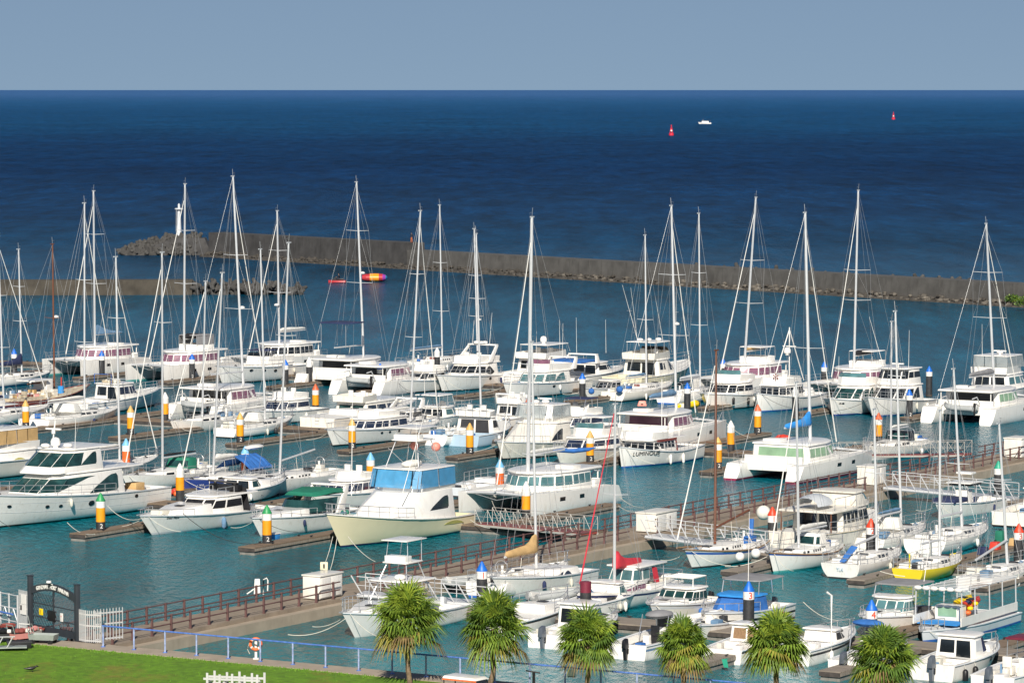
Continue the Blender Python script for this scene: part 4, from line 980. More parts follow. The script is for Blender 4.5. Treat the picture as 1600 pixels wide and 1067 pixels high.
railing(WA1 - .18, 158.2, 328, .8, 'dark red metal railing along the near side of the concrete walkway', gaps=((183.4, 186.6), (217.5, 221), (253, 256.5)))

# walkway cabinets
def cabinet(a, b_, w_, d_, h, label):
    t = thing('storage_cabinet', label, 'cabinet', AB(a, b_, .8), HD); mb = MB()
    mb.box(-d_ / 2, d_ / 2, -w_ / 2, w_ / 2, .06, h, 'gelcoat_warm'); o = mb.build('body', t, bev=.02)
    for i in (-1, 1): d = MB(); d.box(-d_ / 2 * .94 if i < 0 else .03, -.03 if i < 0 else d_ / 2 * .94, -w_ / 2 - .02, -w_ / 2, .14, h - .1, 'gelcoat'); dd = d.build('door', t, bev=.01); hh = MB(); hh.box(i * .1 - .02, i * .1 + .02, -w_ / 2 - .05, -w_ / 2 - .02, h * .45, h * .6, 'metal'); hh.build('handle', dd)
    l = MB(); l.box(-d_ / 2 - .06, d_ / 2 + .06, -w_ / 2 - .06, w_ / 2 + .06, h, h + .09, 'gelcoat_warm'); l.build('lid', t, bev=.02)
    return t
p0 = ab(P(496, 930, .8))
cabinet(-122.7, p0[1] - .6, 1.2, 2.3, 1.35, 'white storage cabinet with a meter box beside it on the walkway, nearest the lawn')
cabinet(-122.5, 222.5, 1.5, 2.9, 1.25, 'white storage cabinet at the middle of the walkway beside the catamaran sterns lines')
cabinet(-122.6, 282.5, 1.5, 2.3, 1.5, 'white two tier cabinet at the far end of the walkway by the red gangway')
cabinet(-123.3, 257.0, 1.4, 2.0, 1.35, 'pale cabinet behind the silver gangway, half hidden by masts')
t = thing('meter_box', 'small cream meter box standing up beside the nearest walkway cabinet', 'meter box', AB(-123.6, p0[1] + .9, .8)); mb = MB(); mb.tube([(0, 0, 0), (0, 0, 1.45)], .05, 'metal'); mb.build('stand', t); mb = MB(); mb.box(-.22, .22, -.15, .15, 1.4, 1.85, 'cream_pale'); mb.build('box', t, bev=.02)
mb = MB(); mb.box(-.05, .05, -.17, -.15, 1.5, 1.75, 'black'); mb.build('dial', t)
# white pump stand on the walkway's far edge
v = P(402, 928, .8); t = thing('pump_stand', 'white pump post with curved hose arms on the far edge of the walkway', 'pump', v); mb = MB(); mb.prism([(-.2, -.15, 0), (.2, -.15, 0), (.2, .15, 0), (-.2, .15, 0)], [(-.14, -.12, .9), (.16, -.12, .9), (.16, .12, .9), (-.14, .12, .9)], 'gelcoat'); mb.build('body', t, bev=.03)
mb = MB(); mb.tube([(.35, 0, 0), (.36, 0, .85), (.55, 0, .95), (.62, 0, .8), (.6, 0, .2)], .04, 'gelcoat'); mb.build('hose', t); mb = MB(); mb.tube([(-.2, 0, .3), (-.4, 0, .15), (-.6, 0, .02)], .04, 'gelcoat'); mb.build('hose', t)

# pontoons
def pontoon(name, label, a0, a1, b0, b1, z=.52, m='plank', group=None, dirty=False):
    along_b = (b1 - b0) > (a1 - a0); c = AB((a0 + a1) / 2, (b0 + b1) / 2, 0)
    t = thing(name, label, 'pontoon', c, HD, group); lx = (b1 - b0) / 2; ly = (a1 - a0) / 2
    mb = MB(); mb.box(-lx, lx, -ly, ly, z - .07, z, m); mb.build('deck', t, smooth=0)
    mb = MB(); mb.box(-lx + .06, lx - .06, -ly + .06, ly - .06, -.5, z - .07, 'float'); mb.build('float', t, smooth=0)
    mb = MB()
    for s in (1, -1): mb.box(-lx, lx, s * ly - .05 if s > 0 else -ly - .03, s * ly + .03 if s > 0 else -ly + .05, z - .25, z - .08, 'plank_grey')
    mb.box(-lx - .04, -lx + .02, -ly, ly, z - .3, z - .08, 'dirtysteel'); mb.build('fender_board', t, smooth=0)
    n = max(2, int((2 * lx if along_b else 2 * ly) / 4))
    cm = None
    for i in range(n):
        for s in (1, -1):
            if cm is None: k = MB(); k.box(-.16, .16, -.03, .03, .07, .12, 'charcoal'); k.box(-.06, .06, -.03, .03, 0, .08, 'charcoal'); cm = k.mesh('cleat', 0)
            o = link('cleat', cm, t); f = (i + .5) / n * 2 - 1
            o.location = (f * lx, s * (ly - .15), z) if along_b else (s * (lx - .15), f * ly, z); o.rotation_euler = (0, 0, 0 if along_b else math.pi / 2)
    return t
pontoon('main_pontoon', 'long brown main pontoon behind the cream sportfisher and big motor yacht', -196, -126.6, 220.8, 223.2, group=None)
pontoon('main_pontoon', 'long brown main pontoon in the middle of the marina behind the orange posts', -232, -135.5, 276.4, 278.8)
pontoon('main_pontoon', 'farthest main pontoon behind the outer row of catamarans', -270, -140, 327.8, 330.2)
pontoon('main_pontoon', 'weathered main pontoon of the nearest berths behind the palms', -114.5, -70, 184.2, 186.6, m='plank_grey')
pontoon('main_pontoon', 'weathered main pontoon behind the yellow sailing boat', -113.5, -74, 216.6, 219.0, m='plank_grey')
pontoon('main_pontoon', 'weathered main pontoon on the right beside the centre console boat', -114.0, -90, 253.5, 255.8, m='plank_grey')
FG = [(-155.9, 203.2, 220.8, 'finger pontoon with the green capped post in front of the big motor yacht'), (-141.9, 202.8, 220.8, 'finger pontoon with green capped post and blue crate by the green canopy boat'), (-169.8, 203.5, 220.8, 'finger pontoon hidden on the far side of the big motor yacht'),
 (-178.6, 223.2, 240.6, 'finger pontoon with pale blue capped post at the left behind the big yacht'), (-167.0, 223.2, 240.2, 'finger pontoon with pale blue capped post beside the blue hulled sailing boat'), (-156.0, 223.2, 240.8, 'finger pontoon with pale blue capped post behind the green canopy boat'), (-144.9, 223.2, 241, 'finger pontoon with pale blue capped post beside the silver tipped catamaran'), (-134.6, 223.2, 238, 'finger pontoon between the front catamaran and the walkway')]
for a, b0, b1, lb in FG: pontoon('finger_pontoon', lb, a - .65, a + .65, b0, b1)
ta = [(-208.4, 'the leftmost tan capped post'), (-196.9, 'the tan capped post by the long white sloop'), (-184.7, 'the tan capped post by two white sloops'), (-173.5, 'the tan capped post by the dark windowed cruiser'), (-163.0, 'the tan capped post by the pale blue convertible'), (-151.1, 'the tan capped post by the blue kayak'), (-139.8, 'the tan capped post right of the named trawler')]
for a, lb in ta: pontoon('finger_pontoon', 'finger pontoon at ' + lb, a - .6, a + .6, 261.8, 276.4)
for a, lb in ((-196.9, 'beside the dark houseboat'), (-172.6, 'behind the cream sportfisher'), (-151.4, 'right of the blue shaded catamaran'), (-138.8, 'beside the sloop behind the red gangway'), (-184.5, 'behind the radar dome cruiser'), (-209, 'beside the old wooden sailing boat')): pontoon('finger_pontoon', 'finger pontoon with red capped post ' + lb if a not in (-184.5, -209) else 'bare finger pontoon ' + lb, a - .6, a + .6, 278.8, 294.5)
for a, lb in ((-250.8, 'at the far left under the dark sail'), (-241.2, 'between the two left catamarans'), (-230.3, 'left of the white flybridge yacht'), (-217.3, 'by the cluttered catamaran'), (-206.3, 'by the white roofed catamaran'), (-195, 'by the white flybridge yacht with an arch'), (-182.7, 'by the blue round buoy'), (-168.3, 'by the yellow dinghy'), (-158.0, 'under the white trawler'), (-147.5, 'by the enclosed bridge sportfisher')): pontoon('finger_pontoon', 'outer finger pontoon ' + lb, a - .6, a + .6, 314.5, 327.8)
for a, lb in ((-108.9, 208.2, ), (-100.9, 208.0), (-92.5, 208.2)): pass
for a, b0, b1, lb in ((-109.4, 208.0, 216.6, 'short finger pontoon with round fenders beside the blue striped sailing boat'), (-100.9, 208.2, 216.6, 'short finger pontoon between the oval sterned sloop and the yellow sloop'), (-93.2, 209, 216.6, 'short finger pontoon at the right edge near the oar like pole'),
                      (-101.2, 186.6, 197, 'brown finger pontoon between the hardtop cruiser and the tilted dinghy'), (-93.3, 173.6, 184.2, 'pale finger pontoon with green strap between the third and fourth palms'), (-112.2, 186.6, 197, 'finger pontoon beside the tan covered sailing boat'), (-89.3, 186.6, 198, 'brown finger pontoon left of the gray awning boat'), (-86.0, 174.5, 184.2, 'pale finger pontoon beside the navy covered pilot boat'), (-99.9, 219.0, 231, 'wide plank finger pontoon with boxes and cans at the right edge'), (-82.5, 186.6, 198, 'brown finger pontoon in front of the party barge')):
    pontoon('finger_pontoon', lb, a - .6, a + .6, b0, b1, m='plank_grey' if 'pale' in lb or 'short' in lb else 'plank')

# gangways
def gangway(p, q, w_, label, floor_m, rail_m, h=1.0, n=7, slant=False, truss=True):
    p, q = Vector(p), Vector(q); d = q - p; L = d.length; t = thing('gangway', label, 'gangway', p, math.atan2(d.y, d.x)); dz = d.z; lx = math.hypot(d.x, d.y)
    f = lambda x: dz * x / lx
    rs = .6 if truss and not slant else .85
    mb = MB(); mb.prism([(0, -w_ / 2, -.14), (lx, -w_ / 2, dz - .14), (lx, w_ / 2, dz - .14), (0, w_ / 2, -.14)], [(0, -w_ / 2, 0), (lx, -w_ / 2, dz), (lx, w_ / 2, dz), (0, w_ / 2, 0)], floor_m); mb.build('floor', t, smooth=0)
    for s in (1, -1):
        y = s * w_ / 2; b = MB(); b.box(0, .01, y - .01, y + .01, -.2, 0, rail_m); b.tube([(0, y, -.12), (lx, y, dz - .12)], .09, rail_m, n=5); b.build('side_beam', t)
        r = MB(); r.tube([(0, y, h), (lx, y, dz + h)], .035 * rs, rail_m, n=5); r.tube([(0, y, h * .5), (lx, y, dz + h * .5)], .022 * rs, rail_m, n=5); r.build('handrail', t)
        for i in range(n + 1):
            x = lx * i / n; o = MB(); sl = -.55 if slant else 0
            if slant:
                if s < 0: o.tube([(x + .35, y - .02, f(x) - .05), (x - .35, y - .02, f(x) + h + .05)], .04, rail_m, n=5)
                else: o.tube([(x, y, f(x)), (x, y, f(x) + h)], .03, rail_m, n=5)
            else: o.tube([(x, y, f(x)), (x, y, f(x) + h)], .024, rail_m, n=5)
            o.build('baluster', t)
            if truss and i < n and not slant:
                x2 = lx * (i + 1) / n; xm = (x + x2) / 2; o = MB(); o.tube([(x, y, f(x) + h), (xm, y, f(xm)), (x2, y, f(x2) + h)], .018, rail_m, n=4); o.build('brace', t)
    return t
def AZ(a, b, z): return AB(a, b, z)
gangway(AZ(WA0 - .05, 217.7, 1.0), AZ(-135.6, 221.9, .62), 1.5, 'white trussed gangway with a dark red floor in front of the large catamaran', 'brownred', 'alu_warm', n=8)
gangway(AZ(WA0 - .05, 278.0, 1.3), AZ(-136.6, 277.8, .62), 1.5, 'white trussed gangway with a dark red floor at the far end of the walkway', 'brownred', 'alu_warm', n=8)
gangway(AZ(WA1 + .3, 184.9, 1.0), AZ(-113.2, 186.9, .66), 1.5, 'silver gangway with slanted bars beside the nearest cabinet, leading behind the palms', 'alu', 'alu', n=9, slant=True)
gangway(AZ(WA1 + .7, 219.0, 1.0), AZ(-111.6, 218.0, .66), 1.6, 'silver gangway with slanted bars behind the brown masted sailing boat', 'alu', 'alu', n=9, slant=True)
gangway(AZ(WA1 + .7, 254.8, 1.0), AZ(-110.9, 254.9, .66), 1.6, 'silver gangway with slanted bars on the right beside the green capped post', 'alu', 'alu', n=9, slant=True)

# mooring posts
PM = {}
def cached(key, fn):
    if key not in PM: PM[key] = fn()
    return PM[key]
def pile(px, py, cap, kind_, label, number=None, zt=3.0, group='mooring posts'):
    v = P(px, py, zt); t = thing('mooring_post', label, 'mooring post', (v.x, v.y, 0), random.uniform(-.6, .6), group); r = .31
    if kind_ == 'flat':
        link('post', cached(('fp', zt), lambda: (lambda m: (m.lathe([(r, -1.2), (r, zt - .6)], 'pile_dark'), m.mesh('post', 40))[1])(MB())), t)
        link('band', cached(('fb', zt, cap), lambda: (lambda m: (m.lathe([(r + .004, zt - .6), (r + .004, zt)], cap), m.mesh('band', 40))[1])(MB())), t); return t
    zl = zt - .98
    zo = zl - .95 if kind_ == 'orange' or kind_ == 'red' else zl
    def lower(): m = MB(); m.lathe([(r, -1.2), (r, zo)], 'pile_dark', n=18); m.lathe([(r + .012, .05), (r + .012, .22)], 'dirtysteel', n=18); return m.mesh('post', 40)
    link('post', cached(('l', kind_, zt), lower), t)
    if zo < zl:
        def band(): m = MB(); m.lathe([(r + .003, zo), (r + .003, zl)], 'pile_orange' if kind_ == 'orange' else 'pile_red', n=18); return m.mesh('band', 40)
        link('band', cached(('b', kind_, zt), band), t)
    def col(): m = MB(); m.lathe([(r + .006, zl), (r + .006, zl + .44)], 'pile_white', n=18); return m.mesh('collar', 40)
    link('collar', cached(('c', zt), col), t)
    if cap:
        def cp(): m = MB(); m.lathe([(r + .02, zl + .44), (r + .02, zl + .48), (r * .5, zl + .80), (.06, zt), (.02, zt + .02)], cap, n=18); return m.mesh('cap', 30)
        link('cap', cached(('k', cap, zt), cp), t)
    if number:
        s, m_, zz = number
        rz = -t.rotation_euler.z; x = Vector((math.cos(rz), math.sin(rz), 0)); n_ = Vector((math.sin(rz), -math.cos(rz), 0)); ang = .25
        text(t, s, .5 if zz > 1 else .42, m_, (n_ * math.cos(ang) + x * math.sin(ang)) * (r + .02) + Vector((0, 0, zz)), x * math.cos(ang) - n_ * math.sin(ang), ext=.02)
    return t
NW = ('2', 'pile_white', .66)
for px, py, lb in ((40, 625, 'leftmost tan capped orange post, beside a white sloop bow'), (204, 634, 'tan capped orange post behind the long white sloop, left of the pale blue capped ones'), (375, 645, 'tan capped orange post between two white sloops'), (550, 654, 'tan capped orange post in front of the dark windowed cruiser'), (734, 661, 'tan capped orange post in front of the white sloop beside the sportfisher'), (922, 673, 'tan capped orange post beside the blue kayak'), (1122, 683, 'tan capped orange post right of the brown mast, rightmost of the tan caps')): pile(px, py, 'cap_tan', 'orange', lb, NW)
for px, py, lb in ((258, 613, 'white capped orange post by the dinghy on the left'), (281, 724, 'white capped orange post on the pontoon by the red heap'), (822, 752, 'white capped orange post in front of the large front catamaran'), (1142, 657, 'white capped orange post at the right of the blue shaded catamaran bow')): pile(px, py, 'pile_white', 'orange', lb)
pile(157, 770, 'cap_green', 'orange', 'green capped orange post in front of the big motor yacht', NW); pile(417, 789, 'cap_green', 'orange', 'green capped orange post in front of the green canopy boat', NW)
for px, py, k, lb in ((197, 685, 'red', 'pale blue capped post with a red band behind the big motor yacht'), (383, 697, 'red', 'pale blue capped post behind the blue tarpaulin'), (579, 707, 'orange', 'pale blue capped orange post left of the cream sportfisher'), (781, 718, 'red', 'pale blue capped post with a red band right of the cream sportfisher')): pile(px, py, 'cap_ltblue', k, lb)
for px, py, lb in ((493, 600, 'red capped orange post beside the dark houseboat'), (826, 620, 'red capped orange post behind the white enclosed sportfisher'), (1184, 632, 'red capped orange post standing in open water right of the white capped ones'), (1373, 645, 'red capped orange post beside the sloop behind the red gangway')): pile(px, py, 'cap_redorange', 'orange', lb, NW if px == 1184 else None)
for px, py, lb in ((22, 545, 'blue capped dark post at the far left'), (159, 548, 'blue capped dark post in front of the first catamaran'), (300, 553, 'blue capped dark post in front of the second catamaran'), (446, 562, 'blue capped dark post beside the white flybridge yacht'), (594, 568, 'blue capped dark post in front of the white roofed catamaran'), (910, 583, 'blue capped dark post beside the round blue buoy'), (1074, 598, 'blue capped dark post above the yellow dinghy'), (1130, 560, 'blue capped dark post left of the catamaran with tan boom'), (1288, 565, 'blue capped dark post between white trawler and catamaran'), (1421, 608, 'blue capped dark post in front of the enclosed bridge sportfisher'), (1452, 572, 'blue capped dark post right behind the enclosed bridge sportfisher')): pile(px, py, 'cap_blue', 'dark', lb, ('2', 'pile_white', .6) if px in (300, 1421, 594) else None)
for px, py, lb in ((483, 558, 'white topped dark post left of the cluttered catamaran'), (683, 543, 'white topped dark post beside the long white outer sloop'), (1243, 603, 'white topped dark post at the white trawler')): pile(px, py, 'pile_white', 'dark', lb)
NR = lambda s: (s, 'cap_red', 2.08)
pile(753, 877, 'cap_blue', 'dark', 'blue capped black post numbered 1 left of the second palm', NR('1')); pile(1170, 908, 'cap_blue', 'dark', 'blue capped black post in front of the blue canvas boat', NR('3')); pile(1362, 937, 'cap_blue', 'dark', 'blue capped black post beside the gray awning boat', NR('4'))
pile(1207, 792, 'cap_red', 'dark', 'red capped black post left of the old cream trawler', NR('1')); pile(1361, 810, 'cap_red', 'dark', 'red capped black post behind the oval sterned sloop', NR('2')); pile(1592, 818, 'cap_red', 'dark', 'red capped black post at the right edge', NR('3'))
pile(1560, 720, 'cap_teal', 'dark', 'teal capped black post right of the centre console boat'); pile(915, 908, 'maroon', 'flat', 'flat topped maroon and black post beside the red sail boat', zt=3.0)

# breakwaters
def wall(name, label, pts, hs_, w_, m, cat='breakwater'):
    mb = MB(); 
    for i in range(len(pts) - 1):
        a, b = Vector(pts[i]), Vector(pts[i + 1]); d = (b - a).normalized(); n_ = Vector((-d.y, d.x, 0)); h = hs_[i]; mm = m[i] if isinstance(m, list) else m
        if n_.y < 0: n_ = -n_
        q = [a, b, b + n_ * w_, a + n_ * w_]; mb.prism([(v.x, v.y, -1) for v in q], [((v + n_ * (.25 if j < 2 else -.25)).x, (v + n_ * (.25 if j < 2 else -.25)).y, h) for j, v in enumerate(q)], mm)
    o = mb.build(name, smooth=0); tag(o, label, cat); return o
BWA = P(306, 401); BWB = P(1640, 484); BWM = BWA.lerp(BWB, .285); bd = (BWB - BWA).normalized(); bn = Vector((-bd.y, bd.x, 0)); bn = bn if bn.y > 0 else -bn
off = bn * 2.6
wall('breakwater', 'long dark concrete breakwater wall, higher at its lighthouse end, running to the right edge', [BWA + off, BWM + off, BWM + off + bd * .02, BWB + off + bd * 30][:2] + [BWB + off + bd * 30], [4.3, 3.1], 4.0, ['concrete_dark', 'concrete_mid'])
cap = MB(); 
for (s0, s1, h) in ((BWA, BWM, 4.3), (BWM, BWB, 3.1)):
    k = (s1 - s0).length; n = int(k / 6)
    for i in range(n):
        a = s0 + (s1 - s0) * (i / n) + off + bd * .02; cap.obox(a + bn * .22, bd, bn, .05, .04, .5, h - .02, 'concrete_dark' if h > 4 else 'concrete_mid')
o = cap.build('buttress', bpy.data.objects['breakwater'], smooth=0)
rk = MB(); rr_ = random.Random(5)
def rockmesh(mb, c, r, m, rg):
    o = len(mb.v); mb.ball((0, 0, 0), 1, m, n=6, k=4)
    for i in range(o, len(mb.v)):
        x, y, z = mb.v[i]; f = rg.uniform(.72, 1.18); mb.v[i] = (c[0] + x * r * f * 1.15, c[1] + y * r * f, c[2] + z * r * f * .75)
for i in range(900):
    f = rr_.random(); k = rr_.random(); p = BWA.lerp(BWB, f * 1.06) + bn * (.5 + k * 1.9) ; rockmesh(rk, (p.x, p.y, -.15 + k * .95), rr_.uniform(.22, .46), 'rock' if rr_.random() > (f - .35) * 1.4 or k < .25 else 'rock_pale', rr_)
kind(rk.build('rubble', smooth=0), 'stuff')
ap = MB(); q = [BWA + bn * .5, BWB + bd * 30 + bn * .5, BWB + bd * 30 + bn * 2.8, BWA + bn * 2.8]; ap.prism([(v.x, v.y, -.6) for v in q], [(v.x, v.y, .0 if j < 2 else .55) for j, v in enumerate(q)], 'rock'); o = ap.build('rubble_bed', smooth=0); kind(o, 'structure')
# tetrapods
def tetra_mesh():
    mb = MB(); dirs = [Vector((0, 0, 1))] + [Vector((math.cos(a) * .943, math.sin(a) * .943, -.333)) for a in (0, 2.0944, 4.18879)]
    for d in dirs: mb.tube([Vector((0, 0, 0)), d * 1.0], .42, 'tetra', n=8, r1=.24)
    return mb.mesh('tetrapod', 40)
TM = tetra_mesh(); rt = random.Random(11)
def tetra(p, s, label, grp):
    o = link('tetrapod', TM); o.location = p; o.scale = (s, s, s); o.rotation_euler = (rt.uniform(0, 6), rt.uniform(0, 6), rt.uniform(0, 6)); tag(o, label, 'tetrapod', grp)
TH = P(278, 396); 
for i in range(190):
    px = 188 + 118 * rt.random() ** .8; s_ = rt.random(); hh = 2.9 * min(1, (px - 180) / 85) ** .8; p = P(px, 399) + Vector((0, s_ * 5.5, 0)); p.z = .15 + hh * s_; tetra(p, rt.uniform(1.0, 1.3), 'grey concrete tetrapod heaped around the lighthouse end of the long breakwater', 'tetrapods at the lighthouse')
for i in range(70):
    f = rt.random(); p = P(300 + 172 * f, 461) + Vector((0, rt.uniform(.2, 4.5), 0)); p.z = rt.uniform(.1, 1.5) * (1 if f < .8 else .55); tetra(p, rt.uniform(.85, 1.1), 'grey concrete tetrapod at the tip of the short left breakwater', 'tetrapods of the short breakwater')
for i in range(60):
    f = rt.random(); p = BWM.lerp(BWB, .42 + .62 * f) + off + bn * (5 + rt.random()); p.z = rt.uniform(1.7, 2.6); tetra(p, rt.uniform(.85, 1.15), 'grey tetrapod showing its tip over the far side of the long breakwater', 'tetrapods behind the wall')
p = P(-120, 462); q = P(300, 461); wall('breakwater', 'short low concrete breakwater at the far left ending in tetrapods', [(p.x, p.y, 0), (q.x, q.y, 0)], [2.15], 4.5, 'concrete_brown')
mb = MB(); mb.prism([(v.x, v.y, 0) for v in (P(200, 400) + Vector((0, 2.6, 0)), P(330, 400) + Vector((0, 2.6, 0)), P(330, 400) + Vector((0, 11, 0)), P(230, 400) + Vector((0, 11, 0)))], [(v.x, v.y, 3.0) for v in (P(266, 400) + Vector((0, 5.4, 0)), P(316, 400) + Vector((0, 5.2, 0)), P(316, 400) + Vector((0, 9, 0)), P(266, 400) + Vector((0, 9, 0)))], 'concrete_dark'); o = mb.build('harbour_mound', smooth=0); tag(o, 'dark mound under the tetrapods carrying the white lighthouse', 'breakwater')
v = P(276, 399) + Vector((0, 5.5, 2.9)); t = thing('lighthouse', 'small white lighthouse tower on the breakwater head', 'lighthouse', v)
zz = height_at(v, 318) - 2.9
mb = MB(); mb.lathe([(.7, -.3), (.65, .25), (.48, .3), (.30, zz * .78), (.30, zz * .8)], 'gelcoat_grey', n=14); mb.build('tower', t); mb = MB(); mb.lathe([(.42, zz * .8), (.8, zz * .83), (.8, zz * .86), (.4, zz * .87)], 'gelcoat_grey', n=14); mb.build('gallery', t)
mb = MB(); mb.lathe([(.22, zz * .86), (.22, zz * .95), (.26, zz * .955), (.05, zz)], 'gelcoat_grey', n=10); mb.build('lantern', t); mb = MB(); [mb.tube([(-.5, -.55 + .1 * i, 1.2 + i * .7), (-.45, -.5, zz * .82)], .03, 'gelcoat', n=4) for i in range(1)]; mb.build('ladder', t)
for px, py, s in ((1583, 470, .9), (1606, 477, 1.5)):
    v = P(px, py, .8); mb = MB(); rg = random.Random(px)
    for i in range(700):
        d = Vector((rg.gauss(0, 1), rg.gauss(0, 1), abs(rg.gauss(0, 1)))).normalized() * (s * rg.uniform(.55, 1.0)); d.x *= 1.4; l = .16; a = Vector((rg.uniform(-1, 1), rg.uniform(-1, 1), rg.uniform(-1, 1))) * l; b = Vector((rg.uniform(-1, 1), rg.uniform(-1, 1), rg.uniform(-1, 1))) * l
        c = v + d; mb.add([c, c + a, c + a + b, c + b], [(0, 1, 2, 3)], rg.choice(['shrub', 'shrub', 'leaf_mid']))
    t = thing('shrub', 'small green shrub on the rocks under the breakwater wall' if s < 1 else 'larger green shrub on the breakwater rocks at the right edge', 'shrub', v); o = mb.build('foliage', t, smooth=0); o.location = -v; mb = MB(); mb.tube([(0, 0, -.7), (0, 0, .3)], .06, 'trunk'); mb.build('stem', t)

# sea marks, ferry, jet ski
def buoy(px, py0, py1, label):
    v = P(px, py0); h = height_at(v, py1); t = thing('channel_buoy', label, 'buoy', v); s = h / 6.8
    mb = MB(); mb.lathe([(1.5 * s, -.5), (1.6 * s, .5 * s), (1.5 * s, 1.5 * s), (.7 * s, 1.7 * s)], 'buoy_red', n=12); mb.build('float', t); mb = MB()
    for i in range(4):
        a = i * math.pi / 2 + .4; mb.tube([(1.0 * s * math.cos(a), 1.0 * s * math.sin(a), 1.6 * s), (.45 * s * math.cos(a), .45 * s * math.sin(a), 5. * s)], .14 * s, 'buoy_red', n=5)
    mb.lathe([(.75 * s, 2.4 * s), (.6 * s, 4.2 * s)], 'buoy_red', n=8); mb.lathe([(.6 * s, 5 * s), (.6 * s, 5.2 * s)], 'buoy_red', n=8); mb.build('tower', t); mb = MB(); mb.lathe([(.22 * s, 5.2 * s), (.25 * s, 6 * s), (.5 * s, 6.1 * s), (.05, 6.8 * s)], 'buoy_red', n=8); mb.build('topmark', t); mb = MB(); mb.box(-.45 * s, .45 * s, -.95 * s, -.8 * s, 2.6 * s, 3.5 * s, 'pile_white'); mb.build('number_plate', t)
buoy(1049, 212, 195, 'nearer red channel buoy with lattice top out at sea'); buoy(1396, 187, 175, 'more distant red channel buoy at the right of the open sea')
v = P(1101, 194); t = thing('ferry', 'white passenger boat far out at sea near the red buoy', 'ferry', v); H_ = Hull(11.5, 3.2, 1.1, 1.7, rake=1.2); H_.build(t, 'gelcoat', 'gelcoat'); mb = MB(); mb.box(-3.5, 2.6, -1.2, 1.2, 1.1, 2.5, 'gelcoat'); c = mb.build('cabin', t, bev=.05); mb = MB(); mb.box(-3.2, 2.2, -1.24, -1.19, 1.6, 2.2, 'glass'); mb.build('window', c); mb = MB(); mb.box(-5, -1, -1.1, 1.1, 3.2, 3.3, 'charcoal'); mb.build('canopy', t)
posts(t, [[(x, y, 1.1), (x, y, 3.25)] for x in (-4.9, -1.1) for y in (-1, 1)], .05); t.rotation_euler = (0, 0, math.pi); mb = MB(); mb.tube([(1.5, 0, 2.4), (1.5, 0, 4.2)], .06, 'gelcoat'); mb.build('antenna', t)
v = P(528, 442); t = thing('jet_ski', 'red jet ski on the water beside the breakwater, towing', 'jet ski', v, math.radians(172)); mb = MB()
mb.loft([[(x, y * w_, z) for y, z in ((-1, .12), (-.9, .34), (-.3, .42), (.3, .42), (.9, .34), (1, .12), (.5, -.1), (-.5, -.1))] for x, w_ in ((-1.25, .45), (-.4, .52), (.5, .46), (1.1, .28), (1.5, .06))], 'tube_red'); mb.build('hull', t); mb = MB(); mb.box(-.9, .2, -.2, .2, .4, .68, 'black'); mb.build('seat', t, bev=.05); mb = MB(); mb.prism([(.2, -.25, .4), (1.0, -.2, .4), (1.0, .2, .4), (.2, .25, .4)], [(.25, -.2, .85), (.55, -.12, .8), (.55, .12, .8), (.25, .2, .85)], 'black'); mb.tube([(.3, -.38, .95), (.3, .38, .95)], .035, 'black'); mb.build('handlebar', t)
def person(label, loc, rz, joints, rad, cloth, edges, shorts=None):
    t = thing('person', label, 'person', loc, rz); me = bpy.data.meshes.new('body'); me.from_pydata(joints, edges, []); o = link('body', me, t)
    sk = o.modifiers.new('skin', 'SKIN'); 
    for i, r_ in enumerate(rad): me.skin_vertices[0].data[i].radius = (r_, r_)
    me.skin_vertices[0].data[0].use_root = True; su = o.modifiers.new('sub', 'SUBSURF'); su.levels = 1; su.render_levels = 1
    dg = bpy.context.evaluated_depsgraph_get(); m2 = bpy.data.meshes.new_from_object(o.evaluated_get(dg)); o.modifiers.clear(); o.data = m2; m2.materials.clear(); m2.materials.append(MATS[cloth])
    m2.materials.append(MATS['skin']); m2.materials.append(MATS[shorts or cloth]); hz = max(j[2] for j in joints); z_h = joints[2][2]
    hands = [Vector(joints[5]), Vector(joints[8])]
    for p in m2.polygons:
        c = p.center
        if c.z > z_h + .04 or min((c - h).length for h in hands) < .12: p.material_index = 1
        elif c.z < joints[0][2] - .02: p.material_index = 2
        p.use_smooth = True
    mb = MB(); hd = joints[3]; mb.ball((hd[0] - .02, hd[1], hd[2] + .05), (.10, .095, .09), 'black'); mb.build('hair', t)
    return t
# pelvis, chest, neck, head, elbow l, hand l, shoulder l, elbow r, hand r, shoulder r, knee l, foot l, knee r, foot r
EDG = [(0, 1), (1, 2), (2, 3), (1, 6), (6, 4), (4, 5), (1, 9), (9, 7), (7, 8), (0, 10), (10, 11), (0, 12), (12, 13), (11, 14), (13, 15)]
RAD = [.14, .15, .06, .1, .05, .045, .07, .05, .045, .07, .075, .055, .075, .055, .04, .04]
STAND = [(0, 0, .92), (0, 0, 1.28), (.01, 0, 1.47), (.03, 0, 1.62), (.1, .25, 1.12), (.32, .18, 1.18), (0, .19, 1.38), (.1, -.25, 1.12), (.32, -.15, 1.18), (0, -.19, 1.38), (.02, .1, .48), (0, .11, .05), (.03, -.1, .48), (-.02, -.12, .05), (.14, .12, .03), (.12, -.13, .03)]
RIDE = [(0, 0, .0), (.08, 0, .34), (.12, 0, .52), (.17, 0, .66), (.25, .24, .22), (.52, .3, .14), (.1, .19, .44), (.25, -.24, .22), (.52, -.3, .14), (.1, -.19, .44), (.32, .24, -.08), (.2, .30, -.42), (.32, -.24, -.08), (.2, -.30, -.42), (.34, .3, -.44), (.34, -.3, -.44)]
v = BWM + off + bn * 1.5 + bd * -.6; v = Vector((v.x, v.y, 4.3)); person('person in dark clothes standing fishing on top of the long breakwater', v, math.radians(60), STAND, RAD, 'cloth_dark', EDG, 'cloth_orange')
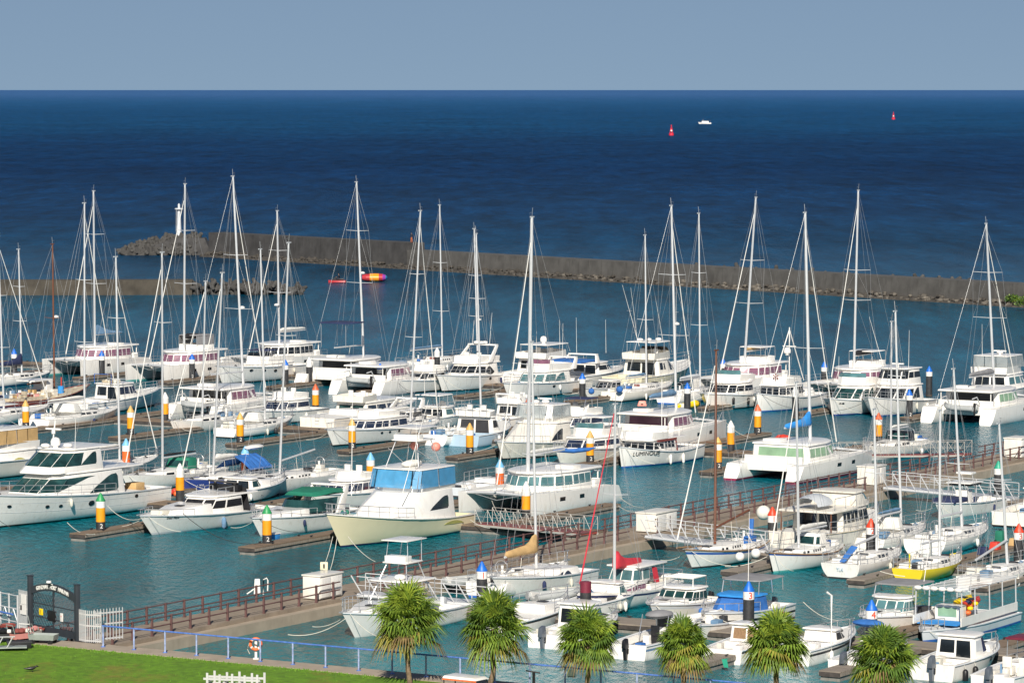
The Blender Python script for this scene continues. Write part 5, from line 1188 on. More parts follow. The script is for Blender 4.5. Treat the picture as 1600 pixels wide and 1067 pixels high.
M_ = Matrix.Translation(bpy.data.objects['jet_ski'].location) @ Matrix.Rotation(math.radians(172), 4, 'Z')
person('person in dark clothes riding the red jet ski', M_ @ Vector((-.25, 0, .74)), math.radians(172), RIDE, RAD, 'cloth_dark', EDG)
v = P(585, 440); t = thing('towable_tube', 'big colourful inflatable towing tube on the water beside the jet ski', 'inflatable', v, 0); mb = MB(); segs = [(-2.0, .35), (-1.9, .6), (-1.3, .82), (-.7, .9), (0, .92), (.7, .9), (1.3, .82), (1.75, .6), (2.0, .3)]; cols = ['tube_purple', 'tube_red', 'tube_red', 'tube_orange', 'tube_orange', 'tube_red', 'tube_purple', 'tube_blue']
for i in range(8):
    (xa, ra), (xb, rb) = segs[i], segs[i + 1]; mb.loft([[(x, 1.1 * r_ * math.cos(k * math.pi / 6), .62 + r_ * .72 * math.sin(k * math.pi / 6)) for k in range(12)] for x, r_ in ((xa, ra), (xb, rb))], cols[i], cap=i in (0, 7))
mb.build('tube', t, smooth=60)
for s in (1, -1): hb = MB(); hb.tube([(-1.2, s * .5, 1.15), (-1.0, s * .5, 1.3), (-.8, s * .5, 1.2)], .04, 'black', n=5); hb.build('handle', t)

# blue quay fence
t = thing('quay_fence', 'blue metal quay fence with pale flaking posts along the lawn edge', 'fence', AB(-118.2, 156.15, QZ)); inv = t.location.copy(); pm = None
for i in range(26):
    a = -118.2 + 1.95 * i
    if pm is None: k = MB(); k.tube([(0, 0, 0), (0, 0, 1.08)], .045, 'fence_pale', n=8); k.lathe([(.12, 0), (.12, .03)], 'fence_blue', n=8); pm = k.mesh('post', 40)
    o = link('post', pm, t); o.location = AB(a, 156.15, QZ + .03) - inv
mb = MB(); mb.tube([AB(-118.25, 156.15, QZ + 1.11) - inv, AB(-69, 156.15, QZ + 1.11) - inv], .042, 'fence_blue', n=8); mb.build('rail', t)
# ring buoy on its white post
v = P(400, 1029, QZ + .03); t = thing('buoy_post', 'short white post holding the orange ring buoy', 'post', v); mb = MB(); mb.box(-.06, .06, -.06, .06, 0, .95, 'pile_white'); mb.build('post', t, bev=.01); mb = MB(); mb.box(-.14, .14, -.14, .14, 0, .05, 'pile_white'); mb.build('base', t)
t = thing('ring_buoy', 'orange ring buoy with white bands hanging on the white post', 'ring buoy', v + Vector((0, -.16, .78))); mb = MB(); n = 24
rings = []
for i in range(n): a = 2 * math.pi * i / n; rings.append([(math.cos(a) * (.27 + .075 * math.cos(b)), .075 * math.sin(b), math.sin(a) * (.27 + .075 * math.cos(b))) for b in [k * math.pi / 4 for k in range(8)]])
for i in range(n): mb.loft([rings[i], rings[(i + 1) % n]], 'pile_white' if i % 6 == 2 else 'orange_float', cap=False)
mb.build('ring', t, smooth=60); mb = MB(); mb.tube([(-.3, -.03, .1), (-.42, -.03, -.25), (-.3, 0, -.5)], .015, 'rope_white', n=4); mb.build('grab_line', t)
# ------------------------------------------------------------------ gate, fences, carts, palms
gc = P(86, 998, QZ); gl = ab(gc)[0]
g0 = P(48, 985, QZ); g1 = P(121, 1001, QZ); gx = (g1 - g0).normalized(); gw = (g1 - g0).length; gy = Vector((-gx.y, gx.x, 0))
t = thing('gate', 'dark grey arched metal gate with the marina name over the walkway entrance', 'gate', g0, math.atan2(gx.y, gx.x)); gh = 2.55
for x, hh in ((0, gh + .35), (gw, gh + .35)):
    mb = MB(); mb.box(x - .12, x + .12, -.12, .12, 0, hh, 'gate_grey'); mb.box(x - .15, x + .15, -.15, .15, hh, hh + .05, 'gate_grey'); mb.build('post', t, bev=.015)
mb = MB(); n = 14; arc = lambda u: gh - .32 + .38 * math.sin(math.pi * u)
pts = [(gw * i / n, arc(i / n)) for i in range(n + 1)]
mb.prism([(x, -.06, z - .28) for x, z in pts] + [(x, -.06, z + .10) for x, z in reversed(pts)], [(x, .06, z - .28) for x, z in pts] + [(x, .06, z + .10) for x, z in reversed(pts)], 'gate_grey'); arch_o = mb.build('arch', t, smooth=0)
txt = 'GINOWAN PORT MARINA'
for i, ch in enumerate(txt):
    if ch == ' ': continue
    u = .16 + .68 * (i + .5) / len(txt); x = gw * u; z = arc(u) - .17; s = math.pi * .38 * math.cos(math.pi * u) / gw
    text(arch_o, ch, .27, 'pile_white', (x, -.075, z), (1, 0, s), (-s, 0, 1), ext=.012, bold=.012)
for leaf in (0, 1):
    l = MB(); x0 = .16 + leaf * (gw / 2 - .1); x1 = gw / 2 - .03 if leaf == 0 else gw - .16; x0 = .18 if leaf == 0 else gw / 2 + .03
    for xx in (x0, x1): l.box(xx - .035, xx + .035, -.03, .03, .05, arc(xx / gw) - .3, 'gate_grey')
    for zz in (.08, .85, 1.55): l.box(x0, x1, -.025, .025, zz - .025, zz + .025, 'gate_grey')
    l.box(x0, x1, -.02, .02, .08, .42, 'gate_grey')
    for k in range(-6, 14):                  # slanted bars
        a = x0 + k * .16; d = 1.0 if leaf == 0 else -1.0
        z0_, z1_ = .45, 2.1; xa = a if leaf == 0 else x1 - k * .16; xb = xa + d * (z1_ - z0_) * .55
        def clip(xa, za, xb, zb):
            out = []
            for (x, z) in ((xa, za), (xb, zb)):
                xx = min(max(x, x0), x1); zz = za + (zb - za) * ((xx - xa) / (xb - xa)); out.append((xx, zz))
            return out
        (ax, az), (bx, bz) = clip(xa, z0_, xb, z1_)
        if bz - az > .1: l.tube([(ax, .0, az), (bx, .0, bz)], .022, 'gate_grey', n=4)
    l.build('gate_leaf', t, smooth=0)
mb = MB(); mb.tube([(gw * .5, 0, gh + .1), (gw * .5, -.25, gh + .25)], .03, 'gelcoat', n=5); mb.lathe([(.05, gh + .22), (.14, gh + .26), (.12, gh + .36)], 'gelcoat', (gw * .5, -.28), 10); mb.build('lamp', t)
def sign(x, z, w_, h_, m, label, mark, mm):
    t2 = thing('sign', label, 'sign', g0 + gx * x - gy * .09 + Vector((0, 0, z)), math.atan2(gx.y, gx.x)); mb = MB(); mb.box(-w_ / 2, w_ / 2, -.02, .02, -h_ / 2, h_ / 2, m); o = mb.build('board', t2, bev=.006)
    for s, sz, dz in mark: text(t2, s, sz, mm, (0, -.03, dz), (1, 0, 0), ext=.004)
sign(gw * .26, 1.15, .36, .34, 'sign_yellow', 'yellow warning sign on the left half of the gate', [('?', .26, -.08)], 'brownred'); sign(gw * .70, 1.08, .26, .44, 'pile_white', 'white notice with a red mark on the right half of the gate', [('A', .13, .02)], 'red_thing')
mb = MB(); mb.box(gw * .38, gw * .54, -.05, .05, .75, 1.3, 'black'); mb.build('lock_panel', t, bev=.01)
def picket(p, q, h, n, label, curve=0.):
    p, q = Vector(p), Vector(q); d = q - p; L = d.length; t = thing('picket_fence', label, 'fence', p, math.atan2(d.y, d.x)); pm = None
    for i in range(n + 1):
        if pm is None: k = MB(); k.box(-.019, .019, -.012, .012, .04, h, 'fence_white'); k.prism([(-.028, -.012, h), (.028, -.012, h), (.028, .012, h), (-.028, .012, h)], [(-.004, -.004, h + .08), (.004, -.004, h + .08), (.004, .004, h + .08), (-.004, .004, h + .08)], 'fence_white'); pm = k.mesh('picket', 0)
        o = link('picket', pm, t); o.location = (L * i / n, 0, 0)
    for z in (.12, h * .55, h - .16): mb = MB(); mb.box(0, L, .013, .05, z - .035, z + .035, 'fence_white'); mb.build('rail', t, smooth=0)
    return t
w0 = g1 + gx * .2; picket(w0, w0 + gx * .62 + gy * .0, 1.62, 6, 'white metal picket panel right of the gate'); w1 = w0 + gx * .66; picket(w1, w1 + gx * .75 + gy * .45, 1.62, 8, 'white metal picket panel turning along the walkway beside the blue fence')
w2 = w1 + gx * .0 + gy * .9; picket(w1 + gy * .5, w1 + gy * 2.2, 1.62, 9, 'white metal picket panel behind the gate along the walkway side')
w3 = g0 - gx * .2; picket(w3 - gx * 1.0, w3, 2.0, 9, 'taller white metal picket panel left of the gate'); 
t = thing('notice_board', 'white notice board with a dark label on the left picket panel', 'sign', w3 - gx * .45 - gy * .06 + Vector((0, 0, 1.3)), math.atan2(gx.y, gx.x)); mb = MB(); mb.box(-.2, .25, -.02, .02, .05, .55, 'pile_white'); mb.box(-.3, .25, -.02, .02, -.5, .03, 'pile_white'); b = mb.build('board', t); mb = MB(); mb.box(-.26, -.12, -.03, -.02, -.28, -.02, 'black'); mb.build('label', t)
p = w3 - gx * 1.15; t = thing('shore_truss', 'pale lattice railing at the far left beyond the picket panel', 'railing', p, math.atan2(gx.y, gx.x)); mb = MB()
for z in (.3, 1.0, 1.7): mb.tube([(-4, 0, z), (0, 0, z)], .035, 'alu', n=5)
mb.build('rail', t); mb = MB(); mb.tube([(-4, -.3, .75), (0, -.3, .75)], .05, 'fence_blue', n=6); mb.build('blue_rail', t)
for i in range(5): mb = MB(); mb.tube([(-i * .9, 0, 0), (-i * .9, 0, 1.75)], .05, 'alu', n=5); mb.build('post', t); mb = MB(); mb.tube([(-i * .9, 0, .3), (-i * .9 - .45, 0, 1.0), (-i * .9 - .9, 0, .3)], .03, 'alu', n=4); mb.build('brace', t)
# carts
def cart(px, py, label, m, rot, h=.95, tray=.28, s=1., handle='steel_cart', load=None):
    t = thing('dock_cart', label, 'cart', P(px, py, QZ), rot); mb = MB(); L, W = 1.15 * s, .62 * s
    mb.prism([(-L / 2, -W / 2, .22), (L / 2, -W / 2, .22), (L / 2, W / 2, .22), (-L / 2, W / 2, .22)], [(-L / 2 - .05, -W / 2 - .04, .22 + tray), (L / 2 + .05, -W / 2 - .04, .22 + tray), (L / 2 + .05, W / 2 + .04, .22 + tray), (-L / 2 - .05, W / 2 + .04, .22 + tray)], m, cap=False); mb.build('tray', t, smooth=0)
    for x in (-L * .36, L * .36):
        for y in (-W * .5, W * .5): w_ = MB(); w_.lathe([(.12, -.03), (.12, .03)], 'black', n=12, M=Matrix.Translation((x, y, .12)) @ Matrix.Rotation(math.pi / 2, 4, 'X')); w_.build('wheel', t)
    mb = MB(); mb.tube([(-L / 2, -W / 2, .22 + tray), (-L / 2 - .12, -W / 2, h), (-L / 2 - .12, W / 2, h), (-L / 2, W / 2, .22 + tray)], .025, handle, n=5); mb.build('handle', t)
    if load:
        lm = MB(); rg = random.Random(px)
        for i in range(5): x = rg.uniform(-.4, .4) * s; y = rg.uniform(-.2, .2); r_ = rg.uniform(.1, .2); lm.ball((x, y, .22 + tray + r_ * .5), (r_ * 1.2, r_, r_ * .8), load[i % len(load)], n=7, k=5)
        lm.build('load', t)
    return t
cart(68, 1005, 'pale green metal dock cart with a loop handle at the edge of the lawn', 'steel_cart', math.radians(-14), s=1.15)
cart(33, 1003, 'pink and red dock cart with rope heaps left of the green cart', 'pink_thing', math.radians(40), load=['pink_thing', 'cart_red', 'gelcoat_old'])
cart(48, 1000, 'white framed dock cart with cloth bundles in front of the gate', 'gelcoat_old', math.radians(70), handle='gelcoat', load=['pink_thing', 'gelcoat_old'])
cart(10, 1003, 'black dock cart loaded with dark bags at the left edge', 'charcoal', math.radians(15), load=['black', 'charcoal', 'gelcoat'])
cart(58, 990, 'red wheelbarrow tray leaning by the foot of the gate', 'cart_red', math.radians(10), s=.6, tray=.12); cart(104, 990, 'red low cart behind the right half of the gate', 'cart_red', math.radians(-20), s=.5, tray=.12); cart(10, 985, 'red cart parked by the lattice railing', 'cart_red', math.radians(30), s=.7, tray=.14)
t = thing('flatbed_trolley', 'grey flatbed trolley with criss cross frame lying at the lawn corner', 'trolley', P(14, 1016, QZ), math.radians(8)); mb = MB(); mb.box(-1.2, .9, -.35, .35, .16, .22, 'steel_cart'); mb.build('bed', t); mb = MB(); [mb.tube([(-1.1 + i * .5, -.35, .2), (-.8 + i * .5, -.35, .75)], .03, 'alu', n=4) for i in range(3)]; mb.tube([(-1.2, -.35, .75), (.3, -.35, .75)], .03, 'alu', n=4); mb.build('frame', t)
t = thing('black_crate', 'low black crate lying on the lawn beside the trolley', 'crate', P(30, 1012, QZ), .2); mb = MB(); mb.box(-.6, .6, -.3, .3, 0, .3, 'black'); mb.build('box', t, bev=.03); mb = MB(); mb.box(-.63, .63, -.33, .33, .3, .36, 'charcoal'); mb.build('lid', t)
# bird on the grass
v = P(50, 1049, QZ); t = thing('bird', 'black bird standing on the lawn near the bottom left', 'bird', v, .2); mb = MB()
mb.loft([[(x, r_ * math.cos(k * math.pi / 4), z + r_ * math.sin(k * math.pi / 4)) for k in range(8)] for x, z, r_ in ((-.42, .17, .015), (-.25, .17, .05), (-.1, .17, .085), (.05, .18, .09), (.15, .22, .06), (.2, .26, .05), (.26, .27, .045), (.30, .26, .02), (.38, .25, .006))], 'black'); mb.build('body', t, smooth=60); mb = MB(); [mb.tube([(0, s * .04, .1), (.01, s * .05, 0), (.06, s * .05, 0)], .01, 'black', n=4) for s in (1, -1)]; mb.build('legs', t)
# white slatted bench at the bottom
t = thing('picket_bench', 'white wooden slatted frame bench on the lawn at the bottom edge', 'bench', P(362, 1082, QZ), math.radians(-14)); inv = t.matrix_basis.inverted()
for row, (dy, dz) in enumerate(((0, 0), (.75, 0))):
    for z in (.28, .58): mb = MB(); mb.box(-1.4, 1.4, dy - .02, dy + .02, z, z + .1, 'fence_white'); mb.build('rail', t, smooth=0)
    for i in range(5): mb = MB(); x = -1.2 + i * .62 + row * .12; mb.box(x - .055, x + .055, dy - .05, dy - .022, 0, .92 - .05 * (i % 2), 'fence_white'); mb.build('slat', t, smooth=0)
for i in range(4): mb = MB(); mb.box(-1.25 + i * .8, -1.15 + i * .8, 0.03, .68, .46, .52, 'fence_white'); mb.build('seat_slat', t, smooth=0)
# small utility cart, mostly below the frame
t = thing('utility_cart', 'white utility cart with an orange stripe under the second palm, only its roof in view', 'cart', P(728, 1093, QZ), math.radians(-31))
mb = MB(); mb.prism([(-1.0, -.55, 1.02), (.9, -.55, 1.02), (1.0, .55, 1.02), (-1.0, .55, 1.02)], [(-.9, -.5, 1.16), (.75, -.48, 1.12), (.75, .48, 1.12), (-.9, .5, 1.16)], 'gelcoat'); mb.build('roof', t, bev=.05); mb = MB(); mb.box(-.95, .9, -.57, -.55, .96, 1.02, 'orange_float'); mb.build('stripe', t)
mb = MB(); mb.box(-1.0, 1.0, -.5, .5, .25, .6, 'gelcoat'); mb.build('body', t, bev=.05); posts(t, [[(x, y, .6), (x, y, 1.03)] for x in (-.9, .8) for y in (-.5, .5)], .03, 'charcoal', 'frame')
for x in (-.7, .7):
    for y in (-.5, .5): w_ = MB(); w_.lathe([(.2, -.07), (.2, .07)], 'black', n=12, M=Matrix.Translation((x, y, .2)) @ Matrix.Rotation(math.pi / 2, 4, 'X')); w_.build('wheel', t)
v = col_b(834, 155.6, QZ); t = thing('black_post', 'thin black post with a crossbar on the quay between the second and third palms', 'post', v); hz = height_at(v, 1049) - QZ; mb = MB(); mb.tube([(0, 0, 0), (0, 0, hz)], .07, 'black', n=8); mb.build('pole', t); mb = MB(); mb.tube([(-.38, 0, hz + .06), (.3, 0, hz - .05)], .04, 'black', n=6); mb.build('crossbar', t)
v = col_b(893, 156.0, QZ); t = thing('white_sign', 'small white box sign on the blue fence behind the third palm', 'sign', v + Vector((0, -.1, .7))); mb = MB(); mb.box(-.2, .2, -.04, .04, 0, .38, 'pile_white'); mb.build('board', t, bev=.01); mb = MB(); mb.box(-.17, .17, -.05, -.04, .02, .05, 'charcoal'); mb.build('bracket', t)

# ---- fan palms
def fan_leaf(mb, rg, base, dirv, plen, r, age):
    d = Vector(dirv).normalized(); side = d.cross(Vector((0, 0, 1)))
    if side.length < .1: side = Vector((1, 0, 0))
    side.normalize(); up = side.cross(d).normalized()
    tip = base + d * plen + Vector((0, 0, -.10 * plen)); mb.tube([base, base + d * plen * .6, tip], .016, 'leaf_mid' if age < .8 else 'leaf_old', n=3, r1=.01)
    n = 21; m_new = ['leaf_new', 'leaf_mid', 'leaf_dark'] if age < .45 else ['leaf_mid', 'leaf_dark', 'leaf_mid'] if age < .72 else ['leaf_old', 'leaf_mid', 'leaf_mid'] if age < .93 else ['leaf_dead', 'leaf_old', 'leaf_dead']
    base_m = rg.choice(m_new); roll = rg.uniform(-.5, .5)
    s2 = side * math.cos(roll) + up * math.sin(roll); u2 = up * math.cos(roll) - side * math.sin(roll)
    for i in range(n):
        a = (i / (n - 1) - .5) * 3.9; ln = r * (.62 + .38 * math.cos(a * .5)) * rg.uniform(.85, 1.12)
        dd = d * math.cos(a) + s2 * math.sin(a) + u2 * (.16 * math.cos(a * 1.0) - .05); dd.normalize(); q = tip + dd * ln * .55
        droop = Vector((0, 0, -1)) * ln * (.06 + .34 * age + rg.uniform(0, .14)); e = tip + dd * ln * .92 + droop
        wd = dd.cross(u2).normalized() * (.040 + .013 * rg.random()); m = base_m if rg.random() < .75 else rg.choice(m_new)
        mb.add([tip, q - wd + u2 * .012, q + u2 * -.012, q + wd + u2 * .012, e], [(0, 1, 2), (0, 2, 3), (1, 4, 2), (2, 4, 3)], m)
def palm(px, py, wpx, b_, label, seed, yellow=0.):
    rg = random.Random(seed); v = col_b(px, b_, QZ); s = FOC / (v - Vector((0, 0, CAMH))).length; R_ = wpx / s / 2; zc = height_at(v, py) - QZ
    t = thing('fan_palm', label, 'palm tree', v, rg.uniform(0, 6)); k = MB(); n = 12; ln = zc + .1; lx_ = .25 * math.sin(seed * 2.4); pts = [Vector((.04 * math.sin(i * 1.3 + seed) + lx_ * (1 - i / n) ** 2, .04 * math.cos(i + seed), ln * i / n - .1)) for i in range(n + 1)]
    rings = [[p + Vector(((.125 + (.012 if i % 2 else 0) - .02 * i / n) * math.cos(j * math.pi / 5), (.125 + (.012 if i % 2 else 0) - .02 * i / n) * math.sin(j * math.pi / 5), 0)) for j in range(10)] for i, p in enumerate(pts)]
    k.loft(rings, 'trunk'); k.build('trunk', t, smooth=50)
    c = Vector((0, 0, zc)); mb = MB(); old = MB(); nl = 78
    for i in range(nl):
        f = (i + .5) / nl; el = math.radians(88 - 134 * f ** 1.0) + rg.uniform(-.22, .22); az = i * 2.39996 + rg.uniform(-.25, .25); age = min(1, max(0, f + rg.uniform(-.16, .12) + yellow))
        d = Vector((math.cos(az) * math.cos(el), math.sin(az) * math.cos(el), math.sin(el))); pl = R_ * (.28 + .28 * rg.random()); fan_leaf(mb if age < .9 else old, rg, c + Vector((0, 0, .18 - .25 * f)) + d * .08, d, pl, R_ * rg.uniform(.50, .84), age)
    mb.build('crown', t, smooth=0); o = old.build('dry_fronds', t, smooth=0)
    return t
for px, py, wp, lb, sd_, ye in ((636, 970, 118, 'first and leftmost fan palm, its crown over the white tower sportfisher', 1, 0), (772, 982, 112, 'second fan palm from the left, full green crown with a few dry fronds', 2, .02), (918, 1000, 98, 'third fan palm with a smaller crown beside the outboard pilot boat', 3, .02), (1067, 1010, 86, 'smallest fan palm with orange dry fronds below, fourth from the left', 4, .08), (1212, 1008, 104, 'fifth fan palm with a broad round crown right of the green strap', 5, .04), (1380, 1030, 106, 'lowest and rightmost fan palm in front of the pale pontoon', 6, .0)):
    palm(px, py, wp, 153.6, lb, sd_, ye)
# ------------------------------------------------------------------ the fleet, outer row first
Y = lambda v: ('y', v)
Bq = lambda v: ('b', v)
catamaran('leftmost outer row catamaran with a grey blue sail on its boom', -1, 95, Y(589), 11.6, 6.5, (146, 299), mxl=-.1, boot='teal_boot', coverm='canvas_dusty', cover_shape='sag', radar_z=None, fb=1.95, roof_z=3.7)
catamaran('white catamaran with a black sail cover and grey flybridge tent in the outer row', -1, 226, Y(598), 12.6, 6.4, (289, 288), mxl=-.6, boot='teal_boot', coverm='canvas_black', fly='grey', fb=1.95, roof_z=3.7, cover=.46, boom=4.2)
catamaran('white catamaran half hidden behind the white flybridge yacht, boom with grey white sail', -1, 382, Bq(332), 12, 6.6, (433, 330), mxl=-.5, coverm='canvas_white', radar_z=.28, spread=(.38, .7), winm='glass', fb=2.0, roof_z=3.7, boom=4.8, jib='canvas_white')
motor('long white flybridge yacht with black windscreen and blue seat covers in the outer row', -1, 340, Y(600), 4.6, x1=482, fs=1.7, fb=2.5, hs=(-.28, .20, .40, 1.75, 1.5), win='all', fly=(-.30, .06, .34, .75), fscreen='glass', portholes=((.5, 1.1, .16), (.62, 1.2, .16), (.74, 1.3, .16)), stripe='charcoal', sq=(.86, .93), top=('bimini', -.14, .02, .26, 1.75, 'canvas_navy'), rails=(.4, .97, .65, 8))
catamaran('cluttered catamaran with a black sunshade seen from its stern in the outer row', 1, 508, Y(606), 13, 7.2, (557, 285), mxl=.6, winm='glass', cover=None, fb=1.8, roof_z=3.9, jib=None, spread=(.42, .72), radar_z=.47,
    bimini=lambda r: [slab(r, [(-5.2, 1.6), (-3.5, 2.0), (-1.8, 1.7)], 6.4, .12, m='canvas_navy', name='sunshade'), posts(r, [[(x, y, 4.0), (x, y, 6.45)] for x in (-4.9, -2) for y in (-1.5, 1.5)], .03, 'metal', 'sunshade_frame')])
catamaran('white roofed catamaran with dark cockpit and purple windows seen from its stern', 1, 560, Y(617), 11.5, 6.6, None, rigged=False, winm='purple_film', fb=1.8, roof_z=3.5, dinghy='grey inflatable dinghy hung behind the white roofed catamaran')
sailboat('long white sloop in the outer row with a cluttered boom pointing left', 1, (691, 557), (687, 321), 13.5, 3.9, mxl=.6, boot='gelcoat', cover=.2, coverm='canvas_dusty', boom=6.2, win='port', hw=.6, fs=1.25, fb=1.7, zb=1.7, spread=(.3, .62))
motor('white flybridge yacht with a tall radar arch and brown seats in the outer row', -1, 682, Y(612), 4.7, x1=805, fs=1.6, fb=2.3, hs=(-.26, .22, .40, 1.8, 1.6), win='sweep', fly=(-.30, .10, .36, .7), flym='gelcoat', arch=(-.16, .38, 2.0, -1.6), rad=((-.26, .3, 'dome'), (-.24, -.5, 'dome')), whips=((-.24, .2, 3.2, -.5), (-.24, -.2, 2.4, -.3)), portholes=((.45, 1.1, .14),), rails=(.45, .97, .6, 7), aft='charcoal', roofov=(.6, .3))
sailboat('white sloop behind the arch yacht, little more than mast and shrouds in view', 1, (747, 585), (741, 358), 11, 3.5, win='slit', spread=(.4, .68), radar_z=.37)
motor('white motor yacht with upper helm and pointed hardtop behind the outer row', 1, 768, Bq(331), 4.8, L=15.5, fs=1.7, fb=2.4, hs=(-.2, .25, .40, 1.8, 1.7), win='all', fly=(-.24, .12, .36, .7), top=('hard', -.2, .1, .33, 1.8), rad=((-.05, .2, 'sat'),), whips=((-.1, .25, 3.), (.0, -.25, 2.5)))
motor('white express yacht with blue cockpit cover, rightmost behind the outer row', 1, 846, Bq(332), 4.2, L=13.5, fs=1.5, fb=2.1, hs=(-.1, .24, .38, 1.5, 1.8), win='all', arch=(-.18, .42, 1.0, .5), fly=None, top=None, extra=lambda r, H, z1, L: slab(r, [(-6.2, 1.9), (-4.5, 2.), (-2.6, 1.9)], 2.6, .25, m='canvas_blue', name='cockpit_cover', bev=.06), whips=((-.05, .3, 3.6), (.05, -.3, 3.4)))
motor('white flybridge cruiser with pale hull and a curved upper screen beside the outer sloops', -1, 788, Y(623), 4.2, x1=928, fs=1.5, fb=2.1, hs=(-.22, .22, .40, 1.6, 1.2), win='arch', wm='glass_sea', fly=(-.26, .10, .36, .75), fscreen='purple_film', arch=(-.3, .38, 1.3, -.6), portholes=((.55, 1.0, .14),), whips=((-.2, .2, 3.4), (-.1, -.3, 2.6)), rails=(.4, .97, .62, 8), aft='charcoal')
motor('cream sportfisher with a high flybridge, white hardtop and outriggers in the back row', 1, 941, Bq(333.5), 5.0, x1=1085, fs=1.7, fb=3.1, dip=.1, hull='cream_pale', boot='black', hm='gelcoat_warm', hs=(-.22, .16, .40, 2.1, 1.9), win=[(0, rect(.12, .40, .42, .84)), (0, rect(.5, .62, .42, .80)), (1, [(.02, .35), (.9, .3), (.35, .92), (.02, .92)])], fly=(-.26, .06, .36, .75, .5), flym='gelcoat_warm', fscreen='charcoal', top=('hard', -.23, .03, .32, 2.3), rad=((-.1, .1, 'dome'), (-.16, .6, 'dome'), (-.04, -.6, 'dome')), outrig=7.5, whips=((-.14, .2, 5.5, -1.4), (-.1, -.3, 5, -1.8)), rails=(.5, .97, .8, 7))
sailboat('old cream sloop with clutter on deck in front of the cream sportfisher', 1, (1010, 603), (1008, 368), 12, 3.6, mxl=.6, hull='gelcoat_warm', boot='black', win='port', coverm='canvas_dusty', cover=.2, fs=1.1, fb=1.5, spread=(.44,), hw=.6)
motor('small white cuddy boat with rails beside the round blue buoy', -1, 912, Y(622), 2.8, L=8, fs=.9, fb=1.4, hs=(-.2, .1, .36, 1.1, .9), win='cuddy', rails=(.4, .97, .6, 5))
sailboat('white sloop with a thick pale boom behind the blue covered catamaran mast', 1, (1094, 606), (1092, 334), 11.5, 3.6, mxl=.6, boot='bluetrim', cover=.3, coverm='gelcoat_grey', boom=4.0, spread=(.36, .66), extra=None, mastm='alu', zb=1.3)
catamaran('white catamaran in the back row with a tan sail bundle and wide flat roof', -1, 1118, Bq(331.5), 12.2, 6.6, (1181, 309), mxl=0, boot='gelcoat', coverm='canvas_tan', cover=.2, boom=4.8, fly='white', spread=(.36, .62), fb=1.95, roof_z=3.6, winm='purple_film')
motor('white motor yacht with a wraparound black windscreen and open upper helm', -1, 1098, Y(641), 4.5, x1=1208, fs=1.5, fb=2.2, hs=(-.22, .22, .40, 1.65, 1.1), win='all', fly=(-.28, .08, .36, .75), fscreen='glass_sea', hull='gelcoat', portholes=(), arch=(-.22, .36, .7, -.5), fend=((.5, 1, 'black', .13, .7), (.72, 1, 'black', .13, .7)), rails=(.35, .97, .62, 8))
motor('white trawler yacht with square wheelhouse windows and a tall radar mast', -1, 1182, Y(644), 4.3, x1=1302, cat='trawler', name='trawler_yacht', fs=1.6, fb=2.4, boot='bluetrim', dip=.3, rake=.7, tc=.1, trunk=(-.36, -.12, .3, .9), hs=(-.10, .26, .38, 1.7, .2, .95), win='trawl', roofov=(.5, .3), fly=(-.06, .24, .36, .65, .3), rails=(.1, .97, .6, 9), rad=(), extra=lambda r, H, z1, L: (posts(r, [[(-.12 * L, 0, z1), (-.12 * L, 0, z1 + 5.2)], [(-.12 * L, -.7, z1 + 3.4), (-.12 * L, .7, z1 + 3.4)], [(.2 * L, 0, z1), (-.12 * L, 0, z1 + 5.)], [(-.4 * L, 0, z1), (-.12 * L, 0, z1 + 5.)]], .05, 'gelcoat', 'signal_mast'), radar(r, -.08 * L, 0, z1 + 2.6, 'sat'), text(r, '*', 1.5, 'brownred', (.245 * L, .6, z1 + .02), (0, 1, 0))), whips=((.1, -.3, 3.2),))
catamaran('white catamaran in the back row with a black sail cover and open flybridge', -1, 1291, Bq(331.5), 12.5, 6.8, (1341, 298), mxl=.2, coverm='canvas_black', cover=.42, boom=4.2, fly='white', fb=1.95, roof_z=3.7, spread=(.38, .55), winm='purple_film')
motor('white sportfisher with twin hawse holes, left of the enclosed bridge one', -1, 1293, Y(649), 4.4, x1=1400, fs=1.3, fb=2.2, boot='royal', hs=(-.24, .26, .40, 2.1, 2.4), win='arch', wm='glass_green', fly=(-.30, .02, .36, .7), fscreen='glass_sea', portholes=((.88, 1.15, .09), (.91, 1.15, .09)), rails=(.5, .97, .6, 7), whips=((-.2, .3, 2.6), (-.05, -.3, 2.6)))
motor('white sportfisher with an enclosed upper bridge and dark arched windows', -1, 1354, Y(651), 4.8, x1=1478, fs=1.4, fb=2.5, boot='bluetrim', hs=(-.24, .24, .41, 2.1, 2.2), win='arch', wm='glass', bridge=(-.24, .06, .35, 1.75, .9, .9), bwin='all', bwm='glass', broof=(.5, .5), rad=((-.1, 0, 'bar'),), whips=((-.02, .3, 3.6), (-.12, -.3, 4.6, -.6, -1.8)), stripe=None, rails=(.5, .97, .6, 7), extra=lambda r, H, z1, L: sliding(r, [H.pt(.60 + i * .04, 1.35 + k, 1, .012) for i, k in ((0, 0), (4.2, .05), (4.2, .2), (0, .15))], 'glass', (0, -.02, 0)))
motor('large white cruiser with a glassed in flybridge at the far right of the back row', 1, 1490, Bq(336), 4.9, L=14, fs=1.6, fb=2.3, hs=(-.22, .24, .40, 1.9, 1.6), win='panes', wm='glass_sea', fly=(-.24, .10, .37, .75), top=('encl', -.22, .07, .35, 2.3, 'gelcoat', 'clear_vinyl'), rad=((-.06, 0, 'bar'), (0, .4, 'dome')), whips=((-.15, .25, 3.), (-.2, -.3, 5.5, -1.8)))
